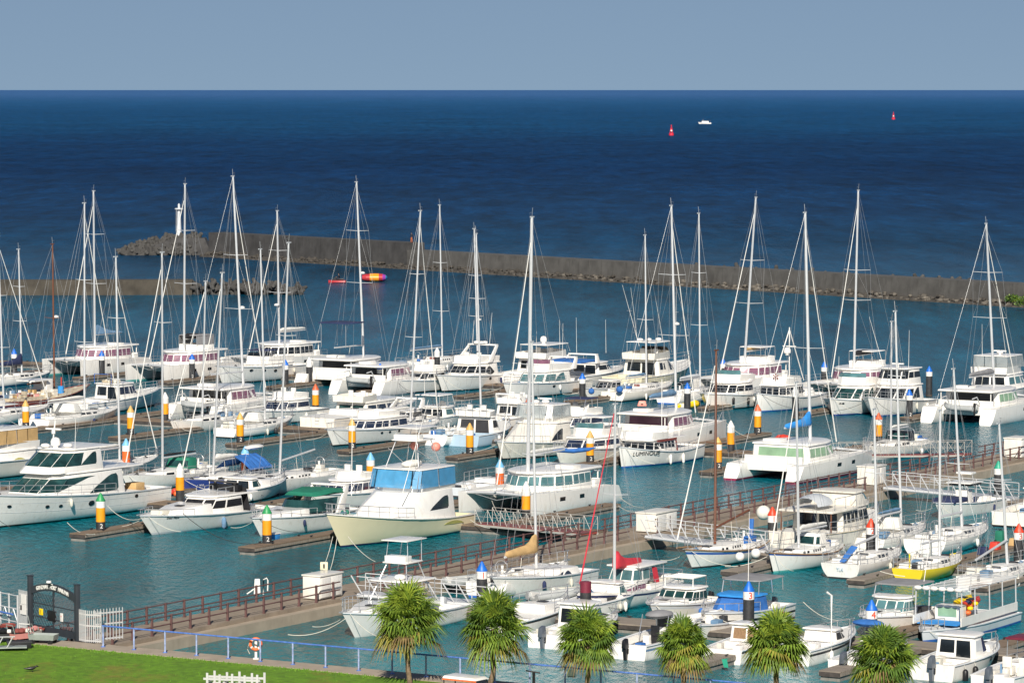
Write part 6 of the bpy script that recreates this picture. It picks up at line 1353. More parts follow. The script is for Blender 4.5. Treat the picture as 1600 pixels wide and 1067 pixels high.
catamaran('big white catamaran at the right edge seen from its stern, grey sail on the boom', 1, 1500, Y(662), 13.5, 7.6, (1541, 350), mxl=.7, coverm='canvas_grey', cover=.42, winm='curtain_green', fb=1.9, roof_z=3.6, dinghy='grey inflatable dinghy hung between the hulls of the big catamaran at right', spread=(.42, .7), jib='canvas_white', boom=5.2)
sailboat('white sloop at the far left edge of the outer row with a navy sail cover', 1, (34, 583), (29, 390), 11, 3.5, mxl=.6, coverm='canvas_navy', cover=.34, cover_shape='mast', boom=3.6, jib=None, spread=(.42, .7))
# ------------------------------------------------------------------ second row
def junk_deck(r, H, zd):
    mb = MB(); rg = random.Random(2)
    for i in range(46): x = rg.uniform(-5.5, 1.); y = rg.uniform(-1.2, 1.2); s = rg.uniform(.12, .34); mb.obox((x, y, 0), Vector((math.cos(i), math.sin(i), 0)), Vector((-math.sin(i), math.cos(i), 0)), s, s * .7, zd, zd + rg.uniform(.2, .8), rg.choice(['gelcoat_old', 'deck_tan', 'rope_white', 'canvas_tan', 'brownred', 'pink_thing', 'canvas_dusty', 'gelcoat']))
    mb.build('deck_gear', r, smooth=0)
    p = MB(); p.box(-.2, .75, -.8, .8, zd, zd + 1.7, 'gelcoat'); w_ = p.build('wheelhouse', r, bev=.04); q = MB(); q.box(-2.4, -.2, -1.1, 1.1, zd + 1.6, zd + 1.7, 'gelcoat'); q.build('awning', r); g = MB(); g.plate([(.755, -.5, zd + 1.0), (.755, .5, zd + 1.0), (.755, .5, zd + 1.4), (.755, -.5, zd + 1.4)], (.012, 0, 0), 'glass'); g.build('window', w_)
    d = MB(); d.lathe([(.28, zd), (.3, zd + .4), (.28, zd + .85)], 'canvas_sky', (2.6, -.3), 10); d.build('water_barrel', r); m_ = MB(); m_.tube([(3.6, .4, zd), (3.6, .4, zd + 1.6)], .06, 'red_thing', n=6); m_.build('red_post', r)
sailboat('old wooden sailing boat with dark red topsides, brown mast and cluttered deck at the left', 1, (85, 612), (82, 382), 15, 4.0, mxl=2.0, hull='navy', stripe='brownred', sq=(.54, 1.0), boot='gelcoat', deck='deck_tan', mastm='wood_mast', cover=None, boom=4.0, spread=(.5,), win='none', rub='brownred', fs=1.3, fb=2.1, dip=.3, hw=.35, radar_z=.5, name='wooden_sailing_boat', extra=junk_deck, zb=1.6, jib=None, rake=2.2)
sailboat('white sloop cut off by the left edge with a navy furled jib', 1, (6, 640), (-3, 370), 12.5, 3.8, mxl=-.6, boot='bluetrim', win='slit', cover=.25, jib='gelcoat', coverm='canvas_navy', zb=1.4, fs=1.1, fb=1.5)
def pilot_top(r, H, z1, L):
    mb = MB(); rg = random.Random(4)
    for i in range(12): x = rg.uniform(-1.7, .6); y = rg.uniform(-.8, .8); mb.ball((x, y, z1 + .16), (.2, .16, .16), rg.choice(['gelcoat_old', 'rope_white', 'deck_tan']), n=7, k=5)
    mb.build('stowed_gear', r); posts(r, [[(-2.2, s, z1), (-2.2, s, z1 + .9)] for s in (-1, 1)] + [[(-2.2, -1, z1 + .9), (-2.2, 1, z1 + .9)]], .03, 'bluetrim', 'blue_frame')
motor('white and grey pilothouse fishing boat with black windows behind the long white sloop', 1, 90, Y(648), 3.9, x1=232, cat='fishing boat', name='fishing_boat', fs=1.3, fb=2.3, hull='gelcoat', stripe='gelcoat_grey', sq=(.36, .72), boot='black', tc=.32, hs=(-.12, .16, .37, 1.9, 1.0, .9), win='panes', wm='glass_blue', extra=pilot_top, rails=(.5, .97, .6, 6), aft='glass', whips=((.1, -.3, 1.4),))
sailboat('long white sloop with dark cabin windows, foremost at the left of the second row', 1, (132, 641), (132, 318), 12.6, 3.9, mxl=1.0, boot='gelcoat', stripe=None, cover=.26, coverm='canvas_white', boom=5.2, jib='canvas_white', win='slit', spread=(.33, .63), zb=1.5, fs=1.2, fb=1.6, lettering=None, solar=False, dodger='canvas_white', tr=.8, portside=None) if False else sailboat('long white sloop with dark cabin windows, foremost at the left of the second row', 1, (132, 641), (132, 318), 12.6, 3.9, mxl=1.0, boot='gelcoat', cover=.26, coverm='canvas_white', boom=5.2, jib='canvas_white', win='slit', spread=(.33, .63), zb=1.5, fs=1.2, fb=1.6, dodger='canvas_white', tr=.8)
catamaran('white catamaran with open cockpit doors and clear side panels in the second row', 1, 304, Y(657), 12.2, 6.8, (364, 276), mxl=1.6, winm='purple_film', aftm='glass', coverm='canvas_white', cover=None, roof_z=3.5, fb=1.85, radar_z=.36, spread=(.36, .62), jib='canvas_white', dinghy='grey inflatable dinghy with a black motor behind the second row catamaran')
sailboat('white sloop with bow towards the camera left and grey furled jib in the second row', -1, (316, 652), (321, 440), 10.5, 3.4, mxl=.4, boot='gelcoat', win='slit', cover=.2, jib='canvas_white', zb=1.35, fs=1.1, fb=1.45, spread=(.5,))
sailboat('white sloop with a blue grey sheer stripe and an orange fender in the second row', 1, (414, 656), (407, 390), 10.5, 3.3, mxl=.8, boot='black', stripe='gelcoat_grey', win='slit', cover=.2, jib=None, zb=1.3, fs=1.0, fb=1.45, spread=(.45,), dodger='canvas_white', extra=lambda r, H, zd: fenders_local(r, H, [.5], -1, 'charcoal', .14, .55))
motor('dark windowed houseboat yacht with teal curtains and a sloping grey foredeck roof', 1, 496, Y(662), 4.2, x1=642, fs=1.2, fb=1.8, hull='gelcoat_old', boot='black', hm='gelcoat_warm', hs=(-.30, .24, .41, 1.75, 1.0), win='panes', wm='glass_blue', aft='glass_green', fly=(-.34, -.10, .38, .65, .3), flym='gelcoat_warm', rad=((-.2, .3, 'dome', .0), (-.1, .6, 'dome', .0)), extra=lambda r, H, z1, L: (sliding(r, [(-.09 * L, -1.3, z1 + .02), (.20 * L, -1.1, z1 + .02), (.20 * L, 1.1, z1 + .02), (-.09 * L, 1.3, z1 + .02)], 'gelcoat_grey', (0, 0, .05), 'grey_roof_panel')), lettering=None)
motor('cream sterned boat with ladder on its transom left of the dark windowed cruiser', 1, 468, Y(677), 4.0, L=10, fs=1.7, fb=1.9, hull='gelcoat_warm', boot='black', tc=.0, trunk=(-.1, .4, .36, .6), rails=None, extra=lambda r, H, z1, L: (posts(r, [[(-L / 2 - .02, y, .3), (-L / 2 + .02, y, 1.7)] for y in (-.2, .2)] + [[(-L / 2 - .02, -.2, z), (-L / 2 - .02, .2, z)] for z in (.5, .8, 1.1, 1.4)], .03, 'metal', 'ladder'), [sliding(r, [(-L / 2 - .02, y, .7), (-L / 2 - .02, y + .35, .7), (-L / 2 - .01, y + .35, 1.1), (-L / 2 - .01, y, 1.1)], 'charcoal', (.015, 0, 0), 'port_window') for y in (-1.3, .9)]))
motor('white cabin cruiser with slanted dark blue windows behind the tan capped post', -1, 513, Y(697), 4.0, x1=668, fs=1.3, fb=2.0, boot='black', stripe='charcoal', sq=(.86, .93), hs=(-.26, .20, .40, 1.35, .9), win='panes', wm='glass_blue', fly=(-.2, .08, .30, .55, .5, 0), portholes=((.5, .9, .1), (.58, .9, .1), (.4, .9, .1)), rails=(.4, .97, .5, 7), fend=(), aft='glass')
motor('white cuddy cruiser with small hardtop and radar dome left of the pale blue convertible', 1, 616, Y(672), 3.6, L=10.5, fs=1.2, fb=1.8, hs=(-.16, .18, .38, 1.1, 1.4), win='cuddy', wm='glass_sea', top=('hard', -.24, .02, .34, 1.4), rad=((-.02, -.2, 'sat', -1.4),), whips=((-.1, .3, 2.2),))
def conv_extra(r, H, z1, L): sliding(r, [(-.30 * L, -1.55, 1.0), (-.30 * L, 1.55, 1.0), (-.28 * L, 1.4, 2.4), (-.28 * L, -1.4, 2.4)], 'charcoal', (-.02, 0, 0), 'cabin_door') if False else None
motor('pale blue hulled convertible fishing yacht with a railed white flybridge', 1, 684, Y(697), 4.4, x1=790, fs=1.2, fb=2.2, hull='paleblue', boot='paleblue', tc=.34, hs=(-.16, .14, .40, 1.75, 1.3), win='side', wm='charcoal', aft='charcoal', fly=(-.20, .02, .37, .5, .3), top=None, extra=lambda r, H, z1, L: posts(r, [[(-.20 * L, y, z1), (-.22 * L, y, z1 + 1.0)] for y in (-1.4, -.7, 0, .7, 1.4)] + [[(-.22 * L, -1.4, z1 + 1.), (-.22 * L, 1.4, z1 + 1.)], [(-.21 * L, -1.4, z1 + .5), (-.21 * L, 1.4, z1 + .5)]], .025, 'metal', 'bridge_rail'), rails=(.55, .97, .5, 5))
sailboat('bare masted white sloop standing behind the dark windowed cruiser', 1, (641, 658), (657, 330), 11, 3.5, mxl=.6, win='slit', cover=.22, spread=(.4, .7), jib='canvas_white', zb=1.4)
sailboat('white and grey sloop with round fenders beside the sportfisher, tan capped post in front', 1, (752, 662), (744, 366), 12, 3.6, mxl=1.6, boot='gelcoat_grey', stripe='gelcoat_grey', sq=(.86, 1.0), win='port', cover=.2, boom=4.4, zb=1.5, fs=1.1, fb=1.6, radar_z=.42, spread=(.36, .66), coverm='canvas_dusty', hull='gelcoat', name='sailing_yacht', rub='teak')
motor('broad white sportfisher with a solid sloping front and clear curtained flybridge', -1, 778, Y(718), 4.9, x1=925, fs=1.3, fb=2.1, hull='gelcoat_old', boot='black', hm='gelcoat_warm', hs=(-.24, .40, .43, 2.25, 4.2, .8), win=[(0, ARCH(.45, .98, .25, .75))], fly=(-.28, .0, .36, .5), top=('encl', -.27, -.01, .36, 1.9, 'gelcoat', 'clear_vinyl'), rad=((-.15, .2, 'dome'), (-.1, -.4, 'dome'), (-.2, -.2, 'bar')), rails=(.6, .97, .5, 5), flym='gelcoat_warm')
motor('white cruiser with a wide black windscreen and a blue kayak on its foredeck', -1, 868, Y(727), 4.2, x1=1002, fs=1.3, fb=2.0, boot='black', hull='gelcoat_warm', stripe='gelcoat_grey', hs=(-.24, .26, .40, 1.35, 1.0), win='all', wm='glass_blue', fly=(-.28, .06, .36, .65), fscreen='glass_sea', top=('hard', -.22, -.04, .30, 2.0), rails=(.5, .96, .4, 6))
k0 = P(898, 700, 2.1); t = thing('kayak', 'blue and white kayak lying across the foredeck of the black windscreen cruiser', 'kayak', P(895, 705, 2.05), math.radians(18)); mb = MB()
mb.loft([[(x, w_ * math.cos(a), h_ * math.sin(a) + z) for a in [i * math.pi / 5 for i in range(10)]] for x, w_, h_, z in ((-1.9, .03, .03, .25), (-1.3, .24, .15, .12), (0, .36, .2, .05), (1.3, .24, .15, .12), (1.9, .03, .03, .25))], 'canvas_blue'); mb.build('hull', t, smooth=60); mb = MB(); mb.box(-.5, .3, -.2, .2, .22, .28, 'gelcoat'); mb.build('cockpit', t, bev=.04)
for px, py, c_, lb in ((1009, 719, 'canvas_blue', 'small blue fender ball hidden beside the named trawler'),): pass
catamaran('white catamaran with blue sail cover behind the named trawler, bow to the right', 1, 992, Y(705), 11.6, 6.6, (1049, 322), mxl=1.4, winm='purple_film', aftm='purple_film', coverm='canvas_dusty', cover=.42, boom=4.6, roof_z=3.4, fb=2.05, spread=(.36, .66), radar_z=.41, jib='canvas_white')
t = thing('ring_buoy_case', 'red lifebuoy case on the roof of the blue covered catamaran', 'case', P(1003, 634, 3.5)); mb = MB(); mb.prism([(-.4, -.25, 0), (.4, -.25, 0), (.4, .25, 0), (-.4, .25, 0)], [(-.25, -.2, .42), (.3, -.2, .42), (.3, .2, .42), (-.25, .2, .42)], 'pink_float'); mb.build('case', t, bev=.05); mb = MB(); mb.box(-.1, .1, -.27, -.25, .1, .2, 'black'); mb.build('latch', t)
def lum(r, H, z1, L):
    l = MB(); l.ball((.21 * L, .2, z1 + .35), .24, 'canvas_blue'); l.build('searchlight_cover', r)
    posts(r, [[(x, s * 1.3, z1), (x, s * 1.3, z1 + .7)] for x in (-.2 * L, 0, .12 * L) for s in (1, -1)] + [[(-.2 * L, s * 1.3, z1 + .7), (.12 * L, s * 1.3, z1 + .7)] for s in (1, -1)] + [[(-.1 * L, .3, z1), (-.1 * L, .3, z1 + 4.6)], [(-.1 * L, -.4, z1 + 3.), (-.1 * L, 1., z1 + 3.)]], .03, 'gelcoat', 'deck_rail')
    tb = MB(); tb.box(-.12 * L, .18 * L, 1.53, 1.57, z1 - .22, z1 - .05, 'brownred'); tb.box(-.12 * L, .18 * L, -1.57, -1.53, z1 - .22, z1 - .05, 'brownred'); tb.build('red_trim', r)
motor('white trawler with red trimmed wheelhouse and its name lettered black on the bow', -1, 966, Y(731), 4.2, x1=1110, cat='trawler', name='trawler_yacht', fs=1.45, fb=2.3, dip=.35, rake=.55, boot='bluetrim', tc=.08, hs=(-.14, .28, .37, 1.45, .25, .95), win=[(0, rect(.04, .14, .0, .86), 'brownred')] + WINS['trawl'][1:], wm='glass', roofov=(1.6, .35), fly=(.02, .27, .37, .62, .4, 1), trunk=None, rails=(.1, .62, .62, 8), lettering=('LUMINOUS', .52, .80, .66, 'black'), extra=lum, flare=.7, fend=((.55, 1, 'gelcoat', .12, .8), (.38, 1, 'gelcoat', .12, .8)), hm='gelcoat')
sailboat('white low sloop behind the far red gangway with a dark wedge window', -1, (1392, 690), (1393, 503), 10.5, 3.8, mxl=.3, win='slit', boot='gelcoat', cover=.2, boom=3.2, zb=1.4, fs=1.1, fb=1.5, dodger='glass', spread=(.5,), jib=None)
# ------------------------------------------------------------------ third row
sailboat('white sloop behind the big motor yacht, bow pulpit showing to the right', 1, (187, 719), (181, 402), 12, 3.7, mxl=.8, boot='bluetrim', win='slit', cover=.22, zb=1.4, fs=1.1, fb=1.5, spread=(.4, .7), jib='canvas_white', frac=.88)
motor('white sportfisher with yellow side streak and tan curtains cut by the left edge', -1, -135, Bq(226), 4.8, L=16, fs=1.6, fb=2.3, hull='gelcoat_warm', hs=(-.3, .2, .42, 2.1, 2.2), win=[(0, EYE(.1, .99, .1, .7), 'olive')], fly=(-.33, .0, .37, .7), top=('encl', -.32, .0, .36, 2.2, 'gelcoat', 'canvas_tan'), tower=(-.26, -.06, .25, 2.2), rails=None)
sailboat('white sloop behind the red heap with a furled white jib and green hood', -1, (254, 736), (253, 395), 12, 3.7, mxl=.9, boot='black', win='slit', cover=.16, coverm='canvas_black', boom=4.2, jib='canvas_white', zb=1.4, fs=1.15, fb=1.6, spread=(.38, .68), dodger='canvas_green', bimini=None)
def tarp(r, H, zd):
    mb = MB(); n = 14; vs = []
    for i in range(n + 1):
        x = -4.7 + 3.0 * i / n; rz = .05 * math.sin(i * 2.2)
        vs += [(x, -1.6, zd + .55), (x, -.85, zd + 1.15 + rz), (x, 0, zd + 1.55 + rz * .3), (x, .85, zd + 1.15 + rz), (x, 1.6, zd + .55)]
    mb.add(vs, [(i * 5 + j, i * 5 + j + 1, i * 5 + j + 6, i * 5 + j + 5) for i in range(n) for j in range(4)], 'canvas_blue'); mb.build('blue_tarpaulin', r, smooth=0)
    posts(r, [[(-4.9, s * 1.6, zd), (-4.9, s * 1.6, zd + .8)] for s in (1, -1)] + [[(-5, 0, zd + 1.5), (-1.5, 0, zd + 1.5)]], .04, 'metal', 'tarpaulin_frame')
    mb = MB(); mb.loft([[(x, .7 * r_ * math.cos(a), zd + 2.0 + r_ * .3 * math.sin(a)) for a in [k * math.pi / 4 for k in range(8)]] for x, r_ in ((-5.6, .1), (-5.2, .6), (-4.4, .7), (-3.6, .5), (-3.3, .1))], 'gelcoat'); mb.build('sail_board', r, smooth=60)
sailboat('blue hulled sloop under a bright blue tarpaulin with a crumpled white sail', -1, (333, 741), (347, 427), 10.5, 3.4, mxl=.9, hull='royal', boot='gelcoat', win='slit', cover=.36, coverm='canvas_white', boom=3.0, zb=1.45, fs=1.05, fb=1.5, spread=(.5,), jib='canvas_white', extra=tarp, lettering=('VOS', .34, .86, 'gelcoat'))
sailboat('white racing sloop with a bare silver boom behind the green canopy boat', -1, (437, 741), (451, 380), 13.2, 4.0, mxl=1.2, hull='gelcoat', boot='gelcoat_grey', win='port', cover=None, boom=4.6, zb=1.5, fs=1.25, fb=1.6, spread=(.33, .6), jib=None, hw=.4, lift=.5)
def bigy(r, H, z1, L):
    g = MB(); g.box(-.43 * L, -.30 * L, -1.4, 1.4, z1 - 2.0, z1 - 1.3, 'canvas_tan') if False else g.box(-.40 * L, -.35 * L, .6, 1.6, .9, 1.9, 'canvas_tan'); g.build('cockpit_locker', r, bev=.03)
    posts(r, [[(.04 * L - .5, 0, z1 + 1.9), (.04 * L - .8, 0, z1 + 3.5)]], .05, 'gelcoat', 'signal_mast'); radar(r, .04 * L - .6, 0, z1 + 2.6, 'bar')
    s = MB(); s.box(-.30 * L, -.16 * L, -1.9, 1.9, z1 - .35, z1 - .2, 'gelcoat'); s.build('aft_overhang', r, bev=.04)
    l = MB()
    for t in TS[3:]: pass
    for zf in (.45, .75):
        for i in range(len(TS) - 1):
            a = H.pt(TS[i], zf * H.zs(TS[i]), 1, .008); b = H.pt(TS[i + 1], zf * H.zs(TS[i + 1]), 1, .008); l.tube([a, b], .009, 'gelcoat_grey', n=4)
    l.build('hull_moulding', r)
motor('biggest white motor yacht with enclosed upper bridge, cut by the left edge in front', -1, -52, Y(827), 5.4, x1=238, fs=1.45, fb=2.6, rake=2.0, boot='black', deck='deck_white', tc=.16, zc=.9, hs=(-.24, .24, .42, 1.75, 3.2, .86), vs=1, rub='gelcoat_grey', win=[(0, TEAR(.16, .86, .22, .84)), (1, [(.0, .80), (1, .40), (1, .84), (0, .86)]), (0, [(.80, .84), (1, .80), (1, .86)]), (2, rect(.02, .98, .40, .84)), ('F', rect(.02, .325, .40, .84)), ('F', rect(.34, .66, .40, .84)), ('F', rect(.675, .98, .40, .84))], wm='glass_green', roofov=(2.4, .5), bridge=(-.14, .13, .36, 1.5, 2.4, .9), bwin=[(0, TEAR(.30, 1.0, .30, .86)), (1, rect(.0, .98, .30, .86)), (2, rect(.02, .98, .30, .86)), ('F', rect(.02, .49, .30, .86)), ('F', rect(.51, .98, .30, .86))], bwm='glass_green', broof=(1.6, .3), rad=((-.03, .6, 'dome'), (.02, -.6, 'dome'), (.0, 0, 'sat')), whips=((.0, .3, 2.2),), portholes=((.22, 1.2, .13), (.47, 1.15, .20), (.62, 1.2, .12), (.68, 1.25, .12), (.84, 1.5, .12)), rails=(.34, .97, .7, 10), aft='charcoal', extra=bigy, lettering=('OCEAN', .26, .765, .80, 'gelcoat_grey') if False else None, hm='gelcoat')
def d4(r, H, z1, L):
    mb = MB(); mb.box(-.24 * L, -.20 * L, -1.2, 1.2, z1 + .1, z1 + .5, 'black'); mb.lathe([(.2, z1 + .4), (.24, z1 + .62)], 'black', (-.22 * L, .8), 8); mb.tube([(-.22 * L, -.9, z1 + .5), (-.10 * L, .3, z1 + .9)], .1, 'black', n=6); mb.tube([(-.16 * L, -.9, z1 + .8), (-.22 * L, .9, z1 + .6)], .08, 'black', n=6); mb.build('black_spotlight_frame', r)
    posts(r, [[(x, y, z1 - .02), (x, y, z1 + .42)] for x in (-.2 * L, -.13 * L, -.06 * L) for y in (-.9, .9)] + [[(-.2 * L, y, z1 + .42), (-.06 * L, y, z1 + .42)] for y in (-.9, .9)], .025, 'metal', 'roof_rail')
    q = MB(); q.plate([(-.27 * L, .05, .7), (-.27 * L, 1.6, .7), (-.24 * L, 1.5, 2.5), (-.24 * L, .05, 2.5)], (-.03, 0, 0), 'canvas_black'); q.build('cockpit_curtain', r, smooth=0)
    b = MB(); b.box(.30 * L, .36 * L, -.5, .5, H.zs(.8) - .02, H.zs(.8) + .32, 'rope_white'); b.build('rope_locker', r, bev=.06)
motor('low white motor cruiser with black wraparound windscreen beside the green canopy boat', -1, 221, Y(834), 4.4, x1=428, fs=1.1, fb=1.9, rake=1.9, hull='gelcoat', boot='gelcoat_grey', tc=.26, hs=(-.20, .14, .38, 1.65, 1.7), win='all', wm='black', trunk=(.04, .36, .33, .75), roofov=(1.9, .2), extra=d4, rails=(.72, .97, .4, 4), fend=((.52, 1, 'canvas_dusty', .17, .8),), lettering=('Jade Flow', .3, .86, .82, 'charcoal') if False else ('Dear Flow', .22, .845, .82, 'charcoal'), portholes=(), whips=((-.22, -.3, 4.6),))
def d5(r, H, z1, L):
    z = H.zs(.45); q = [(-.36 * L, 1.45), (-.2 * L, 1.55), (-.02 * L, 1.3)]; b = mirror(q); mb = MB(); n_ = len(b)
    mb.prism([(x, y, z + 1.15 + (.16 if abs(x + .2 * L) < .5 else 0)) for x, y in b], [(x * .98, y * .72, z + 1.42 + (.16 if abs(x + .2 * L) < .5 else 0)) for x, y in b], 'canvas_green'); mb.build('green_canopy', r, bev=.06)
    w_ = MB(); f = [(.10 * L, .55), (.06 * L, 1.1), (-.10 * L, 1.55), (-.2 * L, 1.6)]; w2 = list(reversed(f)) + [(x, -y) for x, y in f]
    for i in range(len(w2) - 1):
        (x0, y0), (x1, y1) = w2[i], w2[i + 1]; w_.plate([(x0, y0, z + .12), (x1, y1, z + .12), (x1 - .55, y1 * .88, z + .95), (x0 - .55, y0 * .88, z + .95)], (-.02, 0, .01), 'glass_green')
    w_.build('windscreen', r, smooth=0)
    for s in (1, -1):
        a = MB(); a.prism([(-.30 * L, s * 1.5 - .08, z - .1), (-.22 * L, s * 1.5 - .08, z - .1), (-.22 * L, s * 1.5 + .08, z - .1), (-.30 * L, s * 1.5 + .08, z - .1)], [(-.38 * L, s * 1.35 - .06, z + 1.6), (-.34 * L, s * 1.35 - .06, z + 1.6), (-.34 * L, s * 1.35 + .06, z + 1.6), (-.38 * L, s * 1.35 + .06, z + 1.6)], 'gelcoat'); a.build('arch_leg', r, bev=.03)
    a = MB(); a.box(-.385 * L, -.33 * L, -1.4, 1.4, z + 1.58, z + 1.7, 'gelcoat'); a.build('radar_arch', r, bev=.03); seat(r, -.24 * L, .5, .6, 'gelcoat'); seat(r, -.24 * L, -.5, .6, 'gelcoat')
    g = MB()
    for i in range(9): a = i * .7; p = H.pt(.22, .75, 1, .02); g.plate([p, p + Vector((.09 * math.cos(a), .0, .09 * math.sin(a))), p + Vector((.36 * math.cos(a + .15), .01, .36 * math.sin(a + .15))), p + Vector((.09 * math.cos(a + .4), 0, .09 * math.sin(a + .4)))], (0, .01, 0), 'olive')
    g.build('palm_emblem', r, smooth=0)
    for t in (.30, .24): fenders_local(r, H, [t], 1, 'canvas_green', .12, .5, z=H.zs(t) - .35)
motor('white express cruiser with a dark green canopy and a palm emblem on its side', -1, 394, Y(837), 3.9, x1=564, cat='express cruiser', fs=1.35, fb=1.8, rake=1.5, boot='gelcoat_grey', tc=.34, zc=.6, trunk=(.06, .42, .36, .55), extra=d5, rails=(.55, .97, .5, 6), lettering=('Bright', .3, .46, .52, 'rubber_grey') if False else None)
def d6(r, H, z1, L):
    g = [H.pt(.30 - .18 * (i / 8), .76 - .10 * (i / 8) + (.24 * math.sin(math.pi * i / 8) ** .7), 1, .02) for i in range(9)] + [H.pt(.14 + .14 * (i / 5), .68 + .07 * i / 5, 1, .02) for i in range(6)]
    k = MB(); k.plate(g, (0, -.03, 0), 'olive'); k.build('side_vent', r, smooth=0)
    for y_ in (-.7, 1.0): b = MB(); x = -.30 * L; b.ball((x, y_, z1 + 2.75), .32, 'pink_float', n=12, k=8); b.tube([(x, y_, z1 + 3.0), (x, y_, z1 + 3.3)], .015, 'rope_white', n=4); b.build('float_ball', r, smooth=60)
    s = MB(); s.ball((-.19 * L, .1, z1 + 1.72), (1.2, .45, .24), 'canvas_white'); s.build('life_raft', r, smooth=60)
    for t0 in (.78, .86): h = MB(); p = H.sheer(t0); h.obox((p.x, 0, 0), Vector((1, .5, 0)).normalized(), Vector((-.5, 1, 0)).normalized(), .38, .2, p.z + .14, p.z + .2, 'glass_sea'); h.build('deck_hatch', r)
motor('cream hulled sportfisher with sky blue flybridge curtains and a tuna tower', -1, 509, Y(854), 5.1, x1=744, cat='sportfisher', name='sportfishing_yacht', fs=1.1, fb=2.4, dip=.02, rake=2.2, flare=.95, hull='cream', boot='navy', vs=1, rub='gelcoat', tc=.14, zc=.4, hs=(-.33, .28, .43, 2.0, 4.6, .82), win=[(0, TEAR(.20, .80, .40, .80))], fly=(-.35, -.06, .39, .25), top=('encl', -.35, -.06, .39, 1.45, 'gelcoat', 'blue_mesh'), tower=(-.31, -.12, .26, 1.75, 'gelcoat', .85), outrig=6.5, extra=d6, rails=(.55, .975, .7, 8), roof=False, mullion=False, whips=((-.06, .3, 3.2),))
motor('small grey runabout with an open wheel, right behind the cream sportfisher', 1, 690, Y(777), 3.0, L=8.5, name='runabout', cat='runabout', fs=.9, fb=1.35, hull='gelcoat_grey', boot='charcoal', rails=(.4, .97, .7, 7), tc=.4, trunk=(-.05, .4, .3, .35))
catamaran('large white catamaran in the middle with blue green side windows', -1, 766, Y(807), 12.6, 6.9, (831, 340), mxl=1.1, winm='glass_sea', boot='gelcoat_grey', coverm='canvas_white', cover=.22, boom=5.0, roof_z=3.35, fb=1.75, spread=(.42,), radar_z=None, winh=(.34, .84), jib='canvas_white', mr=.15, dinghy='pale inflatable dinghy with a motor behind the large front catamaran')
catamaran('white catamaran with plum waterline, bright blue sail cover and a red bundle astern', 1, 1197, Y(752), 13.0, 7.0, (1258, 333), mxl=1.0, winm='curtain_green', boot='plum_boot', coverm='canvas_sky', cover=.5, cover_shape='mast', boom=4.2, roof_z=3.3, fb=1.7, spread=(.40,), jib='canvas_white', hard=False, mr=.14, aftm='curtain_green')
t = thing('red_bundle', 'red canvas bundle on the stern deck of the plum striped catamaran', 'bundle', P(1220, 691, 2.3), .3); mb = MB(); rg = random.Random(9); [mb.ball((rg.uniform(-.5, .5), rg.uniform(-.25, .25), .2 + rg.uniform(0, .25)), (.36, .26, .26), 'red_thing', n=8, k=5) for _ in range(7)]; mb.build('cloth', t, smooth=60)
# ------------------------------------------------------------------ right hand berths
sailboat('white sailing boat with a broad blue stripe and varnished brown mast and boom', -1, (1117, 849), (1119, 548), 9.9, 3.2, mxl=.9, hull='gelcoat', stripe='bluetrim', sq=(.72, .86), boot='charcoal', mastm='wood_mast', win='port', rub='teak', cover=None, boom=4.6, lift=.7, zb=1.5, fs=1.15, fb=1.6, dip=.22, sprit=1.0, spread=(.52,), jib='canvas_white', hw=.5, rake=1.5, tr=.5, extra=lambda r, H, zd: (lambda m: (m.prism([(-4.1, -.1, zd + .2), (-3.95, -.1, zd + .2), (-3.95, .15, zd + .2), (-4.1, .15, zd + .2)], [(-4.3, -.2, zd + 1.5), (-4.15, -.2, zd + 1.5), (-4.15, .12, zd + 1.5), (-4.3, .12, zd + 1.5)], 'canvas_blue'), m.build('blue_cloth', r, bev=.05)))(MB()))
sailboat('white double ended cutter with varnished rails, blue stripe and grey sail bundle', -1, (1248, 855), (1244, 598), 9.2, 3.1, mxl=.5, hull='gelcoat', stripe='bluetrim', sq=(.86, 1.0), boot='teal_boot', win='port', rub='teak', cover=.25, coverm='canvas_white', boom=3.8, zb=1.45, fs=1.15, fb=1.6, dip=.2, spread=(.5,), jib='canvas_white', tr=.4, hw=.5, rake=.9, dodger='canvas_white')
def oldtr(r, H, z1, L):
    g = MB(); q = [(-.40 * L, 1.95), (-.2 * L, 2.0), (-.06 * L, 1.95)]; b = mirror(q); g.prism([(x, y, z1 - .14) for x, y in b], [(x, y * .98, z1) for x, y in b], 'gelcoat_old'); g.build('boat_deck', r, bev=.03)
    posts(r, [[(-.39 * L, s * 1.8, 1.3), (-.39 * L, s * 1.8, z1 - .1)] for s in (1, -1)], .05, 'wood_mast', 'deck_post')
    c = MB(); c.loft([[(x, w_ * math.cos(a), z1 + .25 + h_ * math.sin(a)) for a in [k * math.pi / 7 for k in range(8)]] for x, w_, h_ in ((-.40 * L, .9, .55), (-.33 * L, 1.0, .7), (-.24 * L, 1.0, .7), (-.18 * L, .8, .5))], 'gelcoat_grey', closed=False); c.build('covered_tender', r, smooth=60)
    posts(r, [[(x, s * 1.9, z1), (x, s * 1.9, z1 + .8)] for x in (-.36 * L, -.22 * L, -.08 * L) for s in (1, -1)] + [[(-.36 * L, s * 1.9, z1 + .8), (-.08 * L, s * 1.9, z1 + .8)] for s in (1, -1)], .025, 'metal', 'boat_deck_rail')
